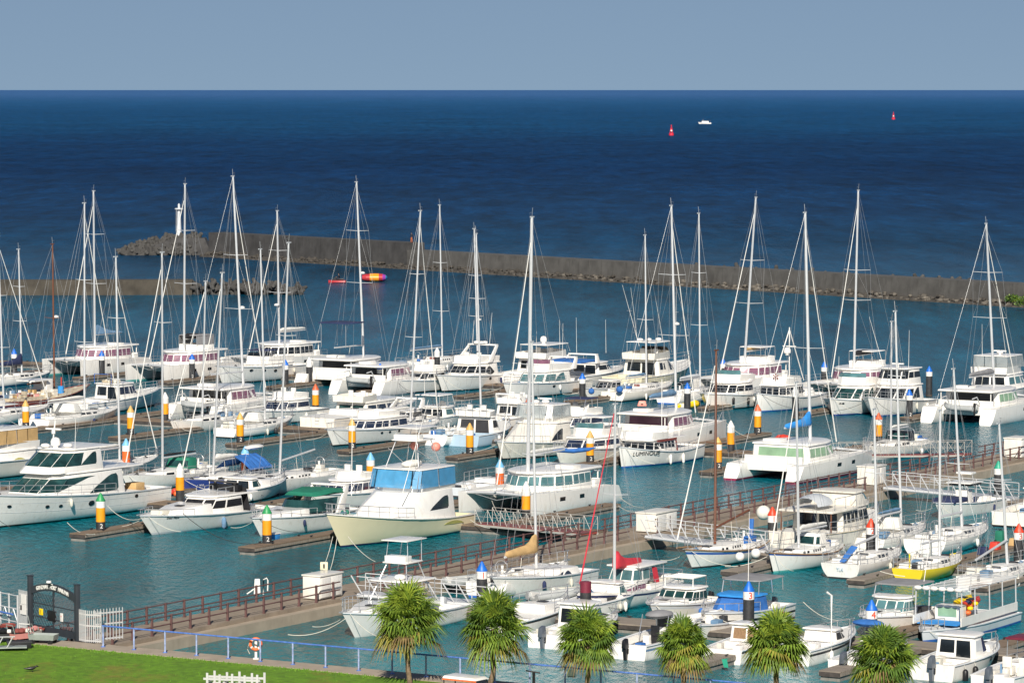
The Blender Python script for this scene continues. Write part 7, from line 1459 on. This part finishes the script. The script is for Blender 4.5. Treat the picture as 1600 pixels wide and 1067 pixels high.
motor('old cream trawler yacht with boat deck and covered tender, seen from its stern quarter', 1, 1202, Y(868), 4.5, L=11.5, cat='trawler', name='trawler_yacht', fs=1.9, fb=2.7, dip=.25, rake=.9, hull='gelcoat_old', boot='charcoal', stripe=None, rub='deck_tan', tc=.0, hm='gelcoat_old', hs=(-.24, .20, .40, 1.9, .3, .95), win='trawl', wm='glass', bridge=(-.04, .2, .36, 1.0, .9, .9), bwin='front', bwm='glass_sea', bm='gelcoat_old', topm='gelcoat_old', rails=(.05, .97, .75, 12), extra=oldtr, aft='glass', portholes=((.5, 1.0, .2), (.64, 1.05, .2)))
sailboat('white sloop with a big oval transom and blue cloth over the stern', 1, (1370, 861), (1366, 640), 8.6, 2.8, mxl=.9, boot='charcoal', win='slit', cover=None, boom=3.4, zb=1.4, fs=1.15, fb=1.4, spread=(.55,), lift=-.35, tr=.85, srake=.3, lettering=None, sexp=2.4, extra=lambda r, H, zd: ((lambda m: (m.prism([(-3.9, -.1, zd + .1), (-3.75, -.1, zd + .1), (-3.75, .3, zd + .1), (-3.9, .3, zd + .1)], [(-3.3, -.7, zd + 1.0), (-3.15, -.7, zd + 1.05), (-3.1, -.2, zd + 1.1), (-3.3, -.2, zd + 1.05)], 'canvas_blue'), m.build('blue_cloth', r, bev=.06)))(MB()), text(r, 'YLK', .27, 'paleblue', (-4.33, 0, .55), (0, -1, 0))))
sailboat('white sloop with a blue edged cockpit moored behind the red capped post', 1, (1408, 822), (1399, 487), 8.8, 2.9, mxl=.8, boot='gelcoat', win='slit', cover=.18, coverm='canvas_dusty', boom=3.4, zb=1.35, fs=1.05, fb=1.35, spread=(.42, .7), tr=.8, radar_z=None, jib=None, dodger='canvas_white')
sailboat('white sloop with a gear laden pushpit and dark hatch beyond the yellow one', 1, (1503, 823), (1490, 577), 9.6, 3.2, mxl=1.0, boot='gelcoat', win='slit', cover=None, boom=3.4, zb=1.5, fs=1.2, fb=1.5, spread=(.4,), tr=.85, jib=None, sexp=2.6)
sailboat('small bright yellow hulled sloop with a white deck and brown hatch boards', 1, (1468, 868), (1469, 642), 7.8, 2.6, mxl=.8, hull='yellow', boot='yellow', win='slit', cover=None, boom=None, zb=1.35, fs=1.0, fb=1.25, spread=(.52,), tr=.72, sexp=2.2, jib=None, wheel=False, lettering=('Merry 7', .2, .55, 'charcoal'), srake=.2, extra=lambda r, H, zd: posts(r, [[(-3.1, .2, zd - .2), (-3.15, .2, zd + .9)]], .05, 'sign_yellow', 'tiller_post'))
def cc(r, H, z1, L):
    z = .55; c = MB(); c.box(-.6, .3, -.45, .45, z, z + 1.15, 'gelcoat'); c.build('console', r, bev=.06); posts(r, [[(x, y, z), (x * .9, y, z + 1.65)] for x in (-.8, .5) for y in (-.6, .6)], .03); t_ = MB(); t_.box(-1.4, .8, -.95, .95, z + 1.65, z + 1.72, 'gelcoat'); t_.build('t_top', r, bev=.03); u = MB(); u.box(-1.2, .6, -.85, .85, z + 1.5, z + 1.6, 'black'); u.build('storage_net', r)
    posts(r, [[(-.6, y, z + 1.7), (-.5, y, z + 2.3)] for y in (-.5, .5)], .025, 'metal', 'upper_station_frame'); p = MB(); p.box(-.9, -.1, -.6, .6, z + 2.25, z + 2.4, 'gelcoat'); p.build('upper_station', r, bev=.04); b = MB(); b.box(1.0, 3.2, -.9, .9, 1.0, 1.35, 'canvas_navy'); b.build('seat_cushion', r, bev=.1)
motor('white centre console fishing boat with a T top and upper station on the right', -1, 1460, Y(809), 2.9, L=9, name='fishing_boat', cat='fishing boat', fs=1.0, fb=1.55, tc=.8, zc=.5, extra=cc, rails=None, ob=((0, 1.0, 'motor_grey'),), boot='gelcoat')
motor('cream workboat with an orange ring on its side at the right edge', 1, 1553, Y(824), 3.2, L=9, name='workboat', cat='workboat', fs=1.3, fb=1.7, hull='gelcoat_warm', boot='black', tc=.5, zc=.7, hs=(.0, .22, .36, 1.6, .5), win='cuddy', rails=(.4, .97, .6, 5), extra=lambda r, H, z1, L: [(lambda m: (m.tube([(-3.2 + .34 * math.cos(a), -1.52, 1.0 + .3 * math.sin(a)) for a in [i * math.pi / 6 for i in range(13)]], .07, 'red_thing', n=6), m.build('ring_buoy', r)))(MB()), posts(r, [[(-3.9, -1.4, .9), (-3.9, -1.4, 2.4)], [(-3.9, 1.4, .9), (-3.9, 1.4, 2.4)], [(-3.9, -1.4, 2.4), (-3.9, 1.4, 2.4)]], .04, 'metal', 'stern_gantry')])
sailboat('small white sloop at the right edge with its long boom propped over the stern', 1, (1574, 881), (1561, 662), 8.2, 2.7, mxl=.8, boot='gelcoat', win='slit', cover=None, boom=4.6, lift=-.75, boomz=1.5, zb=1.3, fs=1.0, fb=1.3, spread=(.6,), tr=.8, mastm='alu', jib=None, wheel=False, extra=lambda r, H, zd: (fenders_local(r, H, [.4, .52, .64], -1, 'gelcoat', .11, .5), outboard(r, -4.0, -.3, .6, 'charcoal', .6)))
# ------------------------------------------------------------------ nearest berths
motor('white sportfisher with a tall open tuna tower, its bow pulpit left of the first palm', -1, 535, Y(994), 3.8, x1=730, cat='sportfisher', name='sportfishing_yacht', fs=1.05, fb=2.0, rake=1.7, boot='gelcoat', tc=.34, hs=(-.12, .14, .37, .75, 1.2), win='cuddy', wm='glass_sea', roof=False, trunk=(.08, .4, .36, .55), top=('flat', -.22, .06, .37, 1.7), tower=(-.20, .0, .26, 1.1, 'gelcoat', 1.25), rad=((-.02, .35, 'dome'),), rails=(.5, .985, .75, 7), aft=None, ob=((0, 1.1, 'gelcoat_grey'),), stripe=None)
sailboat('white sloop with a tan sail cover climbing its mast, behind the blue post', 1, (838, 886), (831, 535), 9.6, 3.2, mxl=1.0, boot='bluetrim', stripe=None, coverm='canvas_tan', cover=.4, cover_shape='mast', boom=3.6, zb=1.4, fs=1.1, fb=1.45, win='slit', spread=(.5,), jib=None, tr=.8, hw=.55)
def pcat(r, H, z1, L): pass
motor('sleek white power cruiser with a teardrop blue side window beside the tan covered sloop', -1, 770, Y(933), 3.7, x1=938, fs=1.2, fb=1.8, rake=1.6, boot='gelcoat_grey', hs=(-.30, .22, .42, 1.25, 2.0), win=[(0, EYE(.35, .99, .25, .85), 'glass_blue'), (1, [(0, .35), (.8, .3), (.0, .85)], 'glass_blue')], roof=False, rails=(.5, .97, .5, 6), bevel=.14)
def redjib(r, H, zd):
    w_ = MB(); w_.box(-1.2, .2, -1.05, 1.05, zd + .3, zd + .5, 'gelcoat'); w_.build('doghouse_base', r, bev=.04)
    Pl = [(-1.6, 1.0), (-.6, 1.05), (.25, .8)]; house(r, Pl, [(-1.6, .92), (-.7, .95), (-.15, .7)], zd + .45, zd + 1.25, 'gelcoat', [(0, rect(.1, .9, .15, .85)), (1, rect(.08, .92, .15, .85)), ('F', rect(.04, .48, .15, .85)), ('F', rect(.52, .96, .15, .85))], 'glass_sea', .03, 'doghouse')
    s = MB(); s.box(-3.4, -.2, -1.15, 1.15, zd + 1.27, zd + 1.36, 'gelcoat'); s.build('hard_bimini', r, bev=.03); posts(r, [[(-3.2, y, zd), (-3.2, y, zd + 1.3)] for y in (-1, 1)], .035, 'metal', 'bimini_frame')
    f = MB(); f.plate([(-2.0, 1.05, zd + .3), (-2.6, 1.1, zd + .1), (-2.3, 1.05, zd + 1.1), (-1.8, 1.0, zd + 1.2)], (0, -.02, 0), 'canvas_red'); f.build('red_flag', r, smooth=0)
sailboat('white sloop with a navy stripe, red sail cover and red furled jib', -1, (960, 914), (961, 632), 10.6, 3.4, mxl=.9, stripe='navy', sq=(.72, .86), boot='gelcoat_grey', coverm='canvas_red', cover=.4, cover_shape='mast', boom=3.1, jib='canvas_red', jibr=.055, zb=1.5, fs=1.15, fb=1.6, win='wedge', spread=(.5,), hw=.55, frac=.98, extra=redjib)
for px, py, rz, m_, lb in ((868, 936, 30, 'rubber_grey', 'grey white inflatable dinghy upside down on the pontoon beside the red sail boat'), (905, 930, 20, 'rubber_tan', 'tan inflatable dinghy leaning against the maroon topped post'), (735, 912, 35, 'rubber_grey', 'long pale inflatable tube behind the first palm by the silver gangway')):
    t = thing('inflatable_dinghy', lb, 'dinghy', P(px, py, .55), math.radians(rz)); dinghy_parts(t, m_, 3.2, 1.5, motor=False)
def pilot(r, H, z1, L): pass
motor('small white pilothouse boat with a grey outboard between the second and third palms', 1, 826, Y(1013), 2.6, L=7.4, name='pilothouse_boat', cat='motor boat', fs=.95, fb=1.45, boot='gelcoat', tc=.36, zc=.5, hs=(-.12, .18, .39, 1.75, .7, .9), win='panes', wm='glass_sea', aft='glass', ob=((.15, 1.2, 'motor_grey'),), rails=(.5, .97, .5, 5), trunk=(.16, .42, .3, .35))
motor('white cuddy boat with a tall bow pulpit half hidden behind the second palm', 1, 745, Y(992), 2.8, L=7.8, name='cuddy_boat', cat='motor boat', fs=.95, fb=1.6, boot='gelcoat', trunk=(-.05, .4, .36, .5), rails=(.5, .98, .75, 5), stripe='charcoal', sq=(.72, .86))
def opn(r, H, z1, L):
    c = MB(); c.box(.0, .55, -.5, .5, .5, 2.0, 'gelcoat'); o = c.build('console', r, bev=.05); s_ = MB(); s_.plate([(-.0, -.4, 1.25), (-.0, .4, 1.25), (-.0, .4, 1.85), (-.0, -.4, 1.85)], (-.015, 0, 0), 'charcoal'); s_.build('window', o); seat(r, -.7, 0, .5, 'black'); f = MB(); f.ball((-.5, 0, 2.0), (1.0, .7, .22), 'canvas_grey'); f.build('folded_canopy', r, smooth=60); posts(r, [[(-1.3, y, .9), (-.9, y, 2.0)] for y in (-.8, .8)], .025)
    g = MB(); g.box(.6, .8, -.3, .2, .6, 1.5, 'glass_green'); g.build('green_case', r)
motor('open white fishing boat with blue double stripes left of the fourth palm', 1, 950, Y(1030), 2.6, L=8.0, name='fishing_boat', cat='fishing boat', fs=1.0, fb=1.5, stripe='canvas_dusty', sq=(.54, .72), boot='gelcoat', tc=.62, zc=.45, extra=opn, rails=None, ob=((0, 1., 'black'),))
motor('white cabin boat with a green tinted hardtop cabin and rear frame rack', -1, 1014, Y(974), 3.1, x1=1150, name='cabin_boat', cat='motor boat', fs=1.15, fb=1.65, boot='gelcoat', hull='gelcoat_warm', stripe='gelcoat_grey', sq=(.72, .86), tc=.3, hs=(-.14, .18, .40, 1.2, .9, .85), win='panes', wm='glass_green', trunk=(.12, .42, .34, .35), rails=(.5, .97, .3, 4), extra=lambda r, H, z1, L: posts(r, [[(-.2 * L, y, .8), (-.2 * L, y, z1 + .5), (.02 * L, y, z1 + .5), (.02 * L, y, z1)] for y in (-.9, .9)] + [[(-.2 * L + i * .4, -.9, z1 + .5), (-.2 * L + i * .4, .9, z1 + .5)] for i in range(5)], .035, 'gelcoat', 'roof_rack'), fend=((.56, 1, 'canvas_blue', .18, .5),), ob=((0, 1., 'black'),))
motor('white fishing boat wrapped in royal blue canvas under grey awning', -1, 1098, Y(987), 3.1, x1=1255, name='fishing_boat', cat='fishing boat', fs=1.1, fb=1.6, boot='red_boot', stripe='black', sq=(.36, .54), hull='gelcoat', tc=.34, hs=(-.12, .2, .40, 1.15, .9, .85), win=[(0, rect(.0, 1, .05, .95)), (1, rect(.0, 1, .05, .95)), (2, rect(0, 1, .05, .95)), ('F', rect(0, 1, .05, .95))], wm='canvas_blue', topm='canvas_sky', aft=None, top=('flat', -.36, .0, .40, 1.0, 'canvas_grey'), rails=(.55, .97, .5, 4), fend=((.5, 1, 'canvas_blue', .16, .6), (.25, 1, 'pink_float', .15, .4)), ob=((0, 1., 'motor_grey'),), whips=((.1, .3, 4),))
motor('small white cuddy boat with a brown open cabin right of the smallest palm', 1, 1098, Y(1036), 2.5, L=7.0, name='cuddy_boat', cat='motor boat', fs=.95, fb=1.4, boot='gelcoat', tc=.38, hs=(-.1, .16, .39, 1.25, .9, .85), win='cuddy', wm='glass_green', aft='teak', trunk=(.1, .42, .34, .35), rails=(.5, .97, .45, 5), stripe='charcoal', sq=(.72, .86))
motor('white speed boat with grey side windows and stripes right of the fifth palm', 1, 1205, Y(1038), 2.5, L=7.6, name='speed_boat', cat='motor boat', fs=1.0, fb=1.5, boot='gelcoat', stripe='charcoal', sq=(.54, .72), tc=.4, hs=(-.05, .22, .38, .8, 1.1, .8), win='cuddy', wm='charcoal', aft=None, rails=(.6, .97, .4, 4), extra=lambda r, H, z1, L: posts(r, [[(-1.0, -1.0, .8), (-1.0, -1.0, 3.4), (-.7, -.6, 3.5)]], .06, 'gelcoat', 'rod_post'))
motor('white cabin boat with blue lower hull and a dark grey sun awning over its roof', -1, 1344, Y(995), 3.0, L=8.4, name='cabin_boat', cat='motor boat', fs=1.15, fb=1.7, boot='bluetrim', stripe=None, hull='gelcoat', tc=.42, hs=(-.02, .2, .38, 1.35, .8, .85), win='panes', wm='glass_sea', top=('flat', -.28, .04, .42, .75, 'canvas_grey'), trunk=(.16, .42, .34, .35), rails=(.55, .97, .4, 4), whips=((-.2, .3, 2.4, -.8),))
def barge(r, H, z1, L):
    z = 1.05
    for s in (1, -1):
        g = MB(); g.box(-.48 * L, .30 * L, s * 1.42 - .03, s * 1.42 + .03, .72, 1.2, 'gelcoat'); g.build('side_panel', r)
    posts(r, [[(x, s * 1.4, .75), (x, s * 1.35, 2.6)] for x in (-.47 * L, -.28 * L, -.1 * L, .1 * L, .28 * L) for s in (1, -1)], .035, 'alu', 'awning_post')
    posts(r, [[(-.49 * L, s * 1.35, 2.6), (.30 * L, s * 1.35, 2.6)] for s in (1, -1)] + [[(-.48 * L + i * .62, -1.4, 2.62), (-.48 * L + i * .62, 1.4, 2.62)] for i in range(12)], .028, 'alu', 'awning_frame')
    b = MB(); [b.ball((.29 * L, -1.2 + i * .48, 2.72), (.16, .26, .13), 'canvas_white', n=8, k=5) for i in range(6)]; b.build('rolled_awning', r, smooth=60)
    c = MB(); c.box(.04 * L, .13 * L, -.9, .6, .7, 1.6, 'gelcoat_warm'); o = c.build('helm_console', r, bev=.05); w_ = MB(); w_.plate([(.131 * L, -.7, 1.0), (.131 * L, .4, 1.0), (.131 * L, .4, 1.5), (.131 * L, -.7, 1.5)], (.015, 0, 0), 'curtain_green'); w_.build('window', o); e = MB(); e.box(.14 * L, .3 * L, -1.2, 1.2, .76, .8, 'canvas_sky'); e.build('blue_mat', r); f = MB(); f.box(-.4 * L, -.2 * L, -1.2, -.6, .76, 1.3, 'gelcoat'); f.build('bench', r, bev=.03)
t, H_ = motor('white party barge with an open awning frame and blue deck mat, lower right', -1, 1437, Y(1003), 3.1, L=10.2, name='party_barge', cat='barge', fs=.75, fb=.85, rake=.3, flare=.3, hull='gelcoat_grey', boot='bluetrim', tc=0, rails=(.86, .98, .6, 3), extra=barge, tr=.98)
M_ = t.matrix_basis
for lx, ly, lz, m_, lb in ((-.9, .3, .76, 'red_thing', 'red kayak stacked on the party barge'), (-1.3, -.35, .76, 'sign_yellow', 'yellow kayak stacked beside the red one on the party barge')):
    k = thing('kayak', lb, 'kayak', M_ @ Vector((lx, ly, lz + .7)), t.rotation_euler.z + .1); mb = MB(); mb.loft([[(x, w_ * math.cos(a), h_ * math.sin(a) + z) for a in [i * math.pi / 5 for i in range(10)]] for x, w_, h_, z in ((-1.5, .03, .03, .25), (-1., .27, .17, .12), (0, .4, .24, .05), (1., .27, .17, .12), (1.5, .03, .03, .25))], m_); mb.build('hull', k, smooth=60); c = MB(); c.box(-.4, .3, -.2, .2, .25, .31, 'black'); c.build('seat', k, bev=.04)
k = thing('life_jackets', 'heap of orange life jackets on the party barge below the kayaks', 'life jackets', M_ @ Vector((-.2, .6, .8)), 0); mb = MB(); rg = random.Random(8); [mb.ball((rg.uniform(-.3, .3), rg.uniform(-.3, .3), .2 + .12 * i), (.2, .16, .12), rg.choice(['orange_float', 'orange_float', 'canvas_navy', 'sign_yellow']), n=7, k=5) for i in range(7)]; mb.build('jackets', k, smooth=60)
motor('white pilothouse boat lettered on its side with a navy windscreen cover and black fenders', 1, 1424, Y(1063), 2.8, L=7.6, name='pilothouse_boat', cat='motor boat', fs=1.05, fb=1.6, rake=1.3, boot='gelcoat', stripe='black', sq=(.86, .93), tc=.3, zc=.5, hs=(-.14, .16, .39, 1.5, .8, .85), win=[(0, rect(.12, .9, .4, .85), 'gelcoat_grey'), (1, rect(.0, 1, .32, .9), 'canvas_navy'), (2, rect(0, 1, .32, .9), 'canvas_navy'), ('F', rect(0, 1, .32, .9), 'canvas_navy')], aft='glass', lettering=('YFB', .3, .55, .62, 'charcoal'), ob=((-.1, 1.25, 'motor_grey'),), rails=(.6, .97, .4, 5), fend=((.12, -1, 'black', .15, .75), (.26, -1, 'black', .15, .7)), trunk=(.14, .42, .34, .35))
motor('white runabout with maroon canopy and red waterline in the bottom right corner', 1, 1520, Y(1080), 2.6, L=7.0, name='runabout', cat='runabout', fs=.95, fb=1.4, boot='maroon', stripe=None, tc=.62, zc=.45, rails=(.6, .97, .3, 3), ob=((.1, 1.25, 'motor_grey'),), extra=lambda r, H, z1, L: [(lambda m: (m.box(.2, 1.8, -1.0, 1.0, 2.1, 2.22, 'maroon'), m.build('canopy', r, bev=.04)))(MB()), posts(r, [[(.3, y, 1.0), (.4, y, 2.1)] for y in (-.95, .95)] + [[(1.6, y, 1.0), (1.6, y, 2.1)] for y in (-.95, .95)], .025), seat(r, -.6, .4, .45, 'gelcoat_warm'), seat(r, -.6, -.5, .45, 'gelcoat_warm')])
motor('small white boat with blue folded canopy and outboard behind the lowest palm', 1, 1296, Y(1054), 2.4, L=6.8, name='runabout', cat='runabout', fs=.9, fb=1.3, boot='gelcoat', tc=.5, rails=None, ob=((.1, 1.2, 'motor_grey'),), extra=lambda r, H, z1, L: [posts(r, [[(-1.6, y, .8), (-1.2, y, 2.4)] for y in (-.8, .8)], .03), (lambda m: (m.ball((-1.0, 0, 2.4), (.55, .9, .2), 'canvas_blue'), m.build('folded_canopy', r, smooth=60)))(MB())], hs=(-.02, .16, .34, 1.1, .5), win='cuddy')
for px, py, rz, m_, lb in ((1092, 975, 40, 'gelcoat', 'white tender upside down on the brown pontoon left of the blue canvas boat'), (1597, 650, 20, 'gelcoat', 'small white tender at the right edge below the big catamaran'), (936, 581, 60, 'charcoal', 'dark inflatable tender behind the blue cockpit cover in the outer row')):
    t = thing('tender', lb, 'dinghy', P(px, py, .5 if py > 700 else .05), math.radians(rz)); h_ = Hull(3.0, 1.35, .45, .65, draft=.1, rake=.5); h_.build(t, m_, m_, tc=.8, zc=.12)
motor('small white fishing boat with a bare deck moored inside the nearest berths', -1, 1060, Y(1000), 2.3, L=6.2, name='fishing_boat', cat='fishing boat', fs=.9, fb=1.3, tc=.6, rails=None, ob=((0, 1., 'motor_grey'),))
motor('white half cabin boat with a curved windscreen behind the red sail boat', 1, 872, Y(965), 2.6, L=7.2, name='cabin_boat', cat='motor boat', fs=1.0, fb=1.5, tc=.45, hs=(-.05, .2, .38, 1.1, .9), win='cuddy', wm='glass_sea', aft=None, rails=(.5, .97, .5, 5))
motor('white flybridge cruiser with a low profile filling the berth behind the pale blue convertible', 1, 742, Y(672), 3.8, L=11, fs=1.3, fb=1.9, hs=(-.2, .2, .4, 1.4, 1.4), win='all', wm='glass', fly=(-.22, .04, .34, .6), arch=(-.22, .36, 1.0, -.4))
motor('white cabin cruiser tucked in behind the two white sloops of the second row', -1, 388, Bq(282), 3.8, L=10.5, fs=1.3, fb=1.9, hs=(-.24, .2, .4, 1.4, 1.2), win='all', wm='glass_blue', fly=(-.24, .02, .34, .6))
motor('white cruiser with black windows and a bimini behind the clear curtained sportfisher', -1, 846, Bq(281), 3.8, L=11, fs=1.3, fb=2.0, hs=(-.22, .22, .4, 1.4, 1.3), win='all', wm='glass_blue', fly=(-.24, .04, .34, .6), top=('bimini', -.2, .0, .3, 1.8, 'canvas_navy'))
motor('white day cruiser with a dark windscreen behind the cream sterned boat', -1, 572, Bq(280), 3.6, L=10, fs=1.2, fb=1.8, hs=(-.2, .18, .4, 1.3, 1.3), win='all', wm='glass', arch=(-.22, .4, .9, -.4))
motor('white low motor cruiser moored in the outer row left of the arch yacht', -1, 612, Bq(319), 3.8, L=11, fs=1.3, fb=1.9, hs=(-.2, .2, .4, 1.3, 1.5), win='all', wm='glass', fly=(-.22, .02, .34, .5))
motor('white motor cruiser stern to the pontoon behind the green canopy boat', -1, 478, Bq(226.5), 3.5, L=10, fs=1.2, fb=1.8, hs=(-.2, .18, .4, 1.3, 1.2), win='panes', wm='glass_blue', fly=(-.22, .0, .34, .5))
motor('white sport cruiser with low windscreen behind the sloop with the green hood', 1, 300, Bq(226), 3.4, L=9.5, fs=1.1, fb=1.7, trunk=(.0, .4, .36, .5), hs=(-.14, .1, .38, 1.0, 1.2), win='cuddy', wm='glass_green')
# ------------------------------------------------------------------ loose gear on the pontoons, lines
def round_fender(px, py, z, r, m, label):
    t = thing('round_fender', label, 'fender', P(px, py, z)); mb = MB(); mb.ball((0, 0, r), r, m, n=14, k=10); mb.build('ball', t, smooth=60); mb = MB(); mb.lathe([(.06, r * 1.9), (.05, r * 2.25)], 'black', n=8); mb.build('neck', t)
round_fender(924, 616, .6, .3, 'canvas_blue', 'round blue buoy fender on the outer pontoon'); round_fender(968, 614, .9, .34, 'canvas_blue', 'larger blue round fender on the bow of the old cream sloop'); round_fender(1156, 877, .52, .30, 'pile_white', 'white round fender with black neck on the short pontoon, left of the pair'); round_fender(1181, 872, .52, .32, 'pile_white', 'white round fender with black neck on the short pontoon, right of the pair'); round_fender(1193, 812, .9, .5, 'gelcoat_warm', 'big cream buoy hung beside the red capped post numbered 1')
t = thing('buoy_heap', 'red orange net floats heaped on the pontoon beside the white capped post', 'floats', P(264, 774, .52)); mb = MB(); rg = random.Random(3); [mb.ball((rg.uniform(-.7, .7), rg.uniform(-.4, .4), .12 + rg.uniform(0, .25)), .2, 'red_thing' if i % 3 else 'orange_float', n=8, k=5) for i in range(16)]; mb.build('floats', t, smooth=60)
t = thing('blue_crate', 'blue plastic crate on the finger pontoon behind the green capped post', 'crate', P(429, 842, .52), HD); mb = MB(); mb.prism([(-.3, -.2, 0), (.3, -.2, 0), (.3, .2, 0), (-.3, .2, 0)], [(-.34, -.24, .36), (.34, -.24, .36), (.34, .24, .36), (-.34, .24, .36)], 'canvas_sky'); mb.build('box', t, bev=.02); mb = MB(); mb.box(-.37, .37, -.27, .27, .36, .42, 'gelcoat'); mb.build('lid', t)
t = thing('yellow_dinghy', 'flat yellow dinghy on the water by the outer pontoon', 'dinghy', P(1078, 637, .05), HD); dinghy_parts(t, 'sign_yellow', 2.8, 1.4, motor=False)
for px, py, m_, lb in ((1563, 850, 'canvas_green', 'green covered motor standing on the pontoon right of the white sloop'), (1555, 858, 'red_thing', 'red fuel can on the pontoon right of the yellow sloop'), (1585, 852, 'canvas_tan', 'tan bin on the pontoon at the right edge'), (1536, 866, 'canvas_navy', 'navy bag on the pontoon beside the yellow sloop'), (1433, 866, 'gelcoat_warm', 'cream locker on the pontoon between oval sterned and yellow sloops'), (1476, 860, 'canvas_tan', 'tan box on the pontoon behind the yellow sloop')):
    t = thing('dock_box', lb, 'box', P(px, py, .53) if px > 1500 else col_b(px, 218.0, .53), HD); h_ = .9 if 'green' in lb else .5; mb = MB(); mb.prism([(-.35, -.3, 0), (.35, -.3, 0), (.35, .3, 0), (-.35, .3, 0)], [(-.28, -.25, h_), (.28, -.25, h_), (.28, .25, h_), (-.28, .25, h_)], m_); mb.build('body', t, bev=.06); mb = MB(); mb.tube([(-.12, 0, h_ - .02), (-.12, 0, h_ + .1), (.12, 0, h_ + .1), (.12, 0, h_ - .02)], .025, 'black', n=5); mb.build('handle', t)
t = thing('green_strap', 'green cloth strap over the end of the pale pontoon between the palms', 'cloth', P(1135, 1030, .6), HD); mb = MB(); mb.plate([(-.05, -.15, -.4), (-.05, .1, -.4), (-.02, .25, .0), (-.02, -.05, .0)], (-.03, 0, 0), 'cap_teal'); mb.plate([(-.05, -.05, .0), (.3, .0, .0), (.3, .15, .0), (-.05, .25, .0)], (0, 0, .02), 'cap_teal'); mb.build('cloth', t, smooth=0)
def line(p, q, sag, label, m='rope_white', r=.022):
    p, q = Vector(p), Vector(q); n = 10; t = MB(); pts = [p.lerp(q, i / n) - Vector((0, 0, sag * 4 * (i / n) * (1 - i / n))) for i in range(n + 1)]; t.tube([x - p for x in pts], r, m, n=5); o = t.build('mooring_line', smooth=60); o.location = p; tag(o, label, 'rope')
L_ = [((520, 838, 1.9), (487, 893, .9), .9, 'left of two pale lines from the cream sportfisher bow down to the walkway', 'rope_white'), ((527, 838, 1.9), (500, 893, .9), 1.2, 'right of two pale lines from the cream sportfisher bow down to the walkway', 'rope_white'), ((544, 838, 1.8), (586, 877, .9), .2, 'line from the cream sportfisher bow across to the walkway railing', 'rope_white'), ((286, 802, 1.6), (410, 848, .7), .7, 'dark line from the low cruiser bow to the green capped post', 'rope_dark'), ((225, 805, 1.4), (196, 820, .5), .2, 'dark line from the low cruiser bow to the big yacht pontoon', 'rope_dark'), ((540, 966, 1.2), (450, 991, .05), .35, 'pale line from the tower sportfisher bow dropping into the water', 'rope_white'), ((968, 776, .8), (1005, 793, 1.0), .2, 'upper pale line from the large front catamaran to the walkway cabinet', 'rope_white'), ((966, 790, .6), (1005, 800, 1.0), .2, 'lower pale line from the large front catamaran to the walkway cabinet', 'rope_white'), ((765, 772, 1.2), (785, 808, .6), .3, 'pale line hanging from the large front catamaran bow to the pontoon', 'rope_white'), ((1130, 655, 1.6), (1172, 683, .6), .3, 'pale line from the blue shaded catamaran bow to the pontoon', 'rope_white'), ((1255, 940, 1.0), (1335, 965, .7), .5, 'pale line from the blue canvas boat to the brown finger pontoon', 'rope_white'), ((1375, 892, .9), (1414, 900, .6), .05, 'pale line between the short pontoon and the yellow sloop stern', 'rope_white'), ((105, 816, .9), (148, 834, .7), .3, 'pale line from the big yacht side to the green capped post', 'rope_white'), ((168, 790, 1.6), (226, 808, 1.5), .5, 'pale line from the big yacht to the low cruiser bow', 'rope_white'), ((735, 812, .9), (765, 825, .6), .1, 'pale line from the cream sportfisher stern to the pontoon', 'rope_white'), ((1400, 755, 1.0), (1370, 738, 1.2), .1, 'pale line from the plum striped catamaran bow to the walkway', 'rope_white')]
for p, q, lb, m_ in LINES: line(p, q, .25, lb, m_, .018)
for (a, b_, z0), (c_, d_, z1), sg, lb, m_ in L_: line(P(a, b_, z0), P(c_, d_, z1), sg, lb, m_)
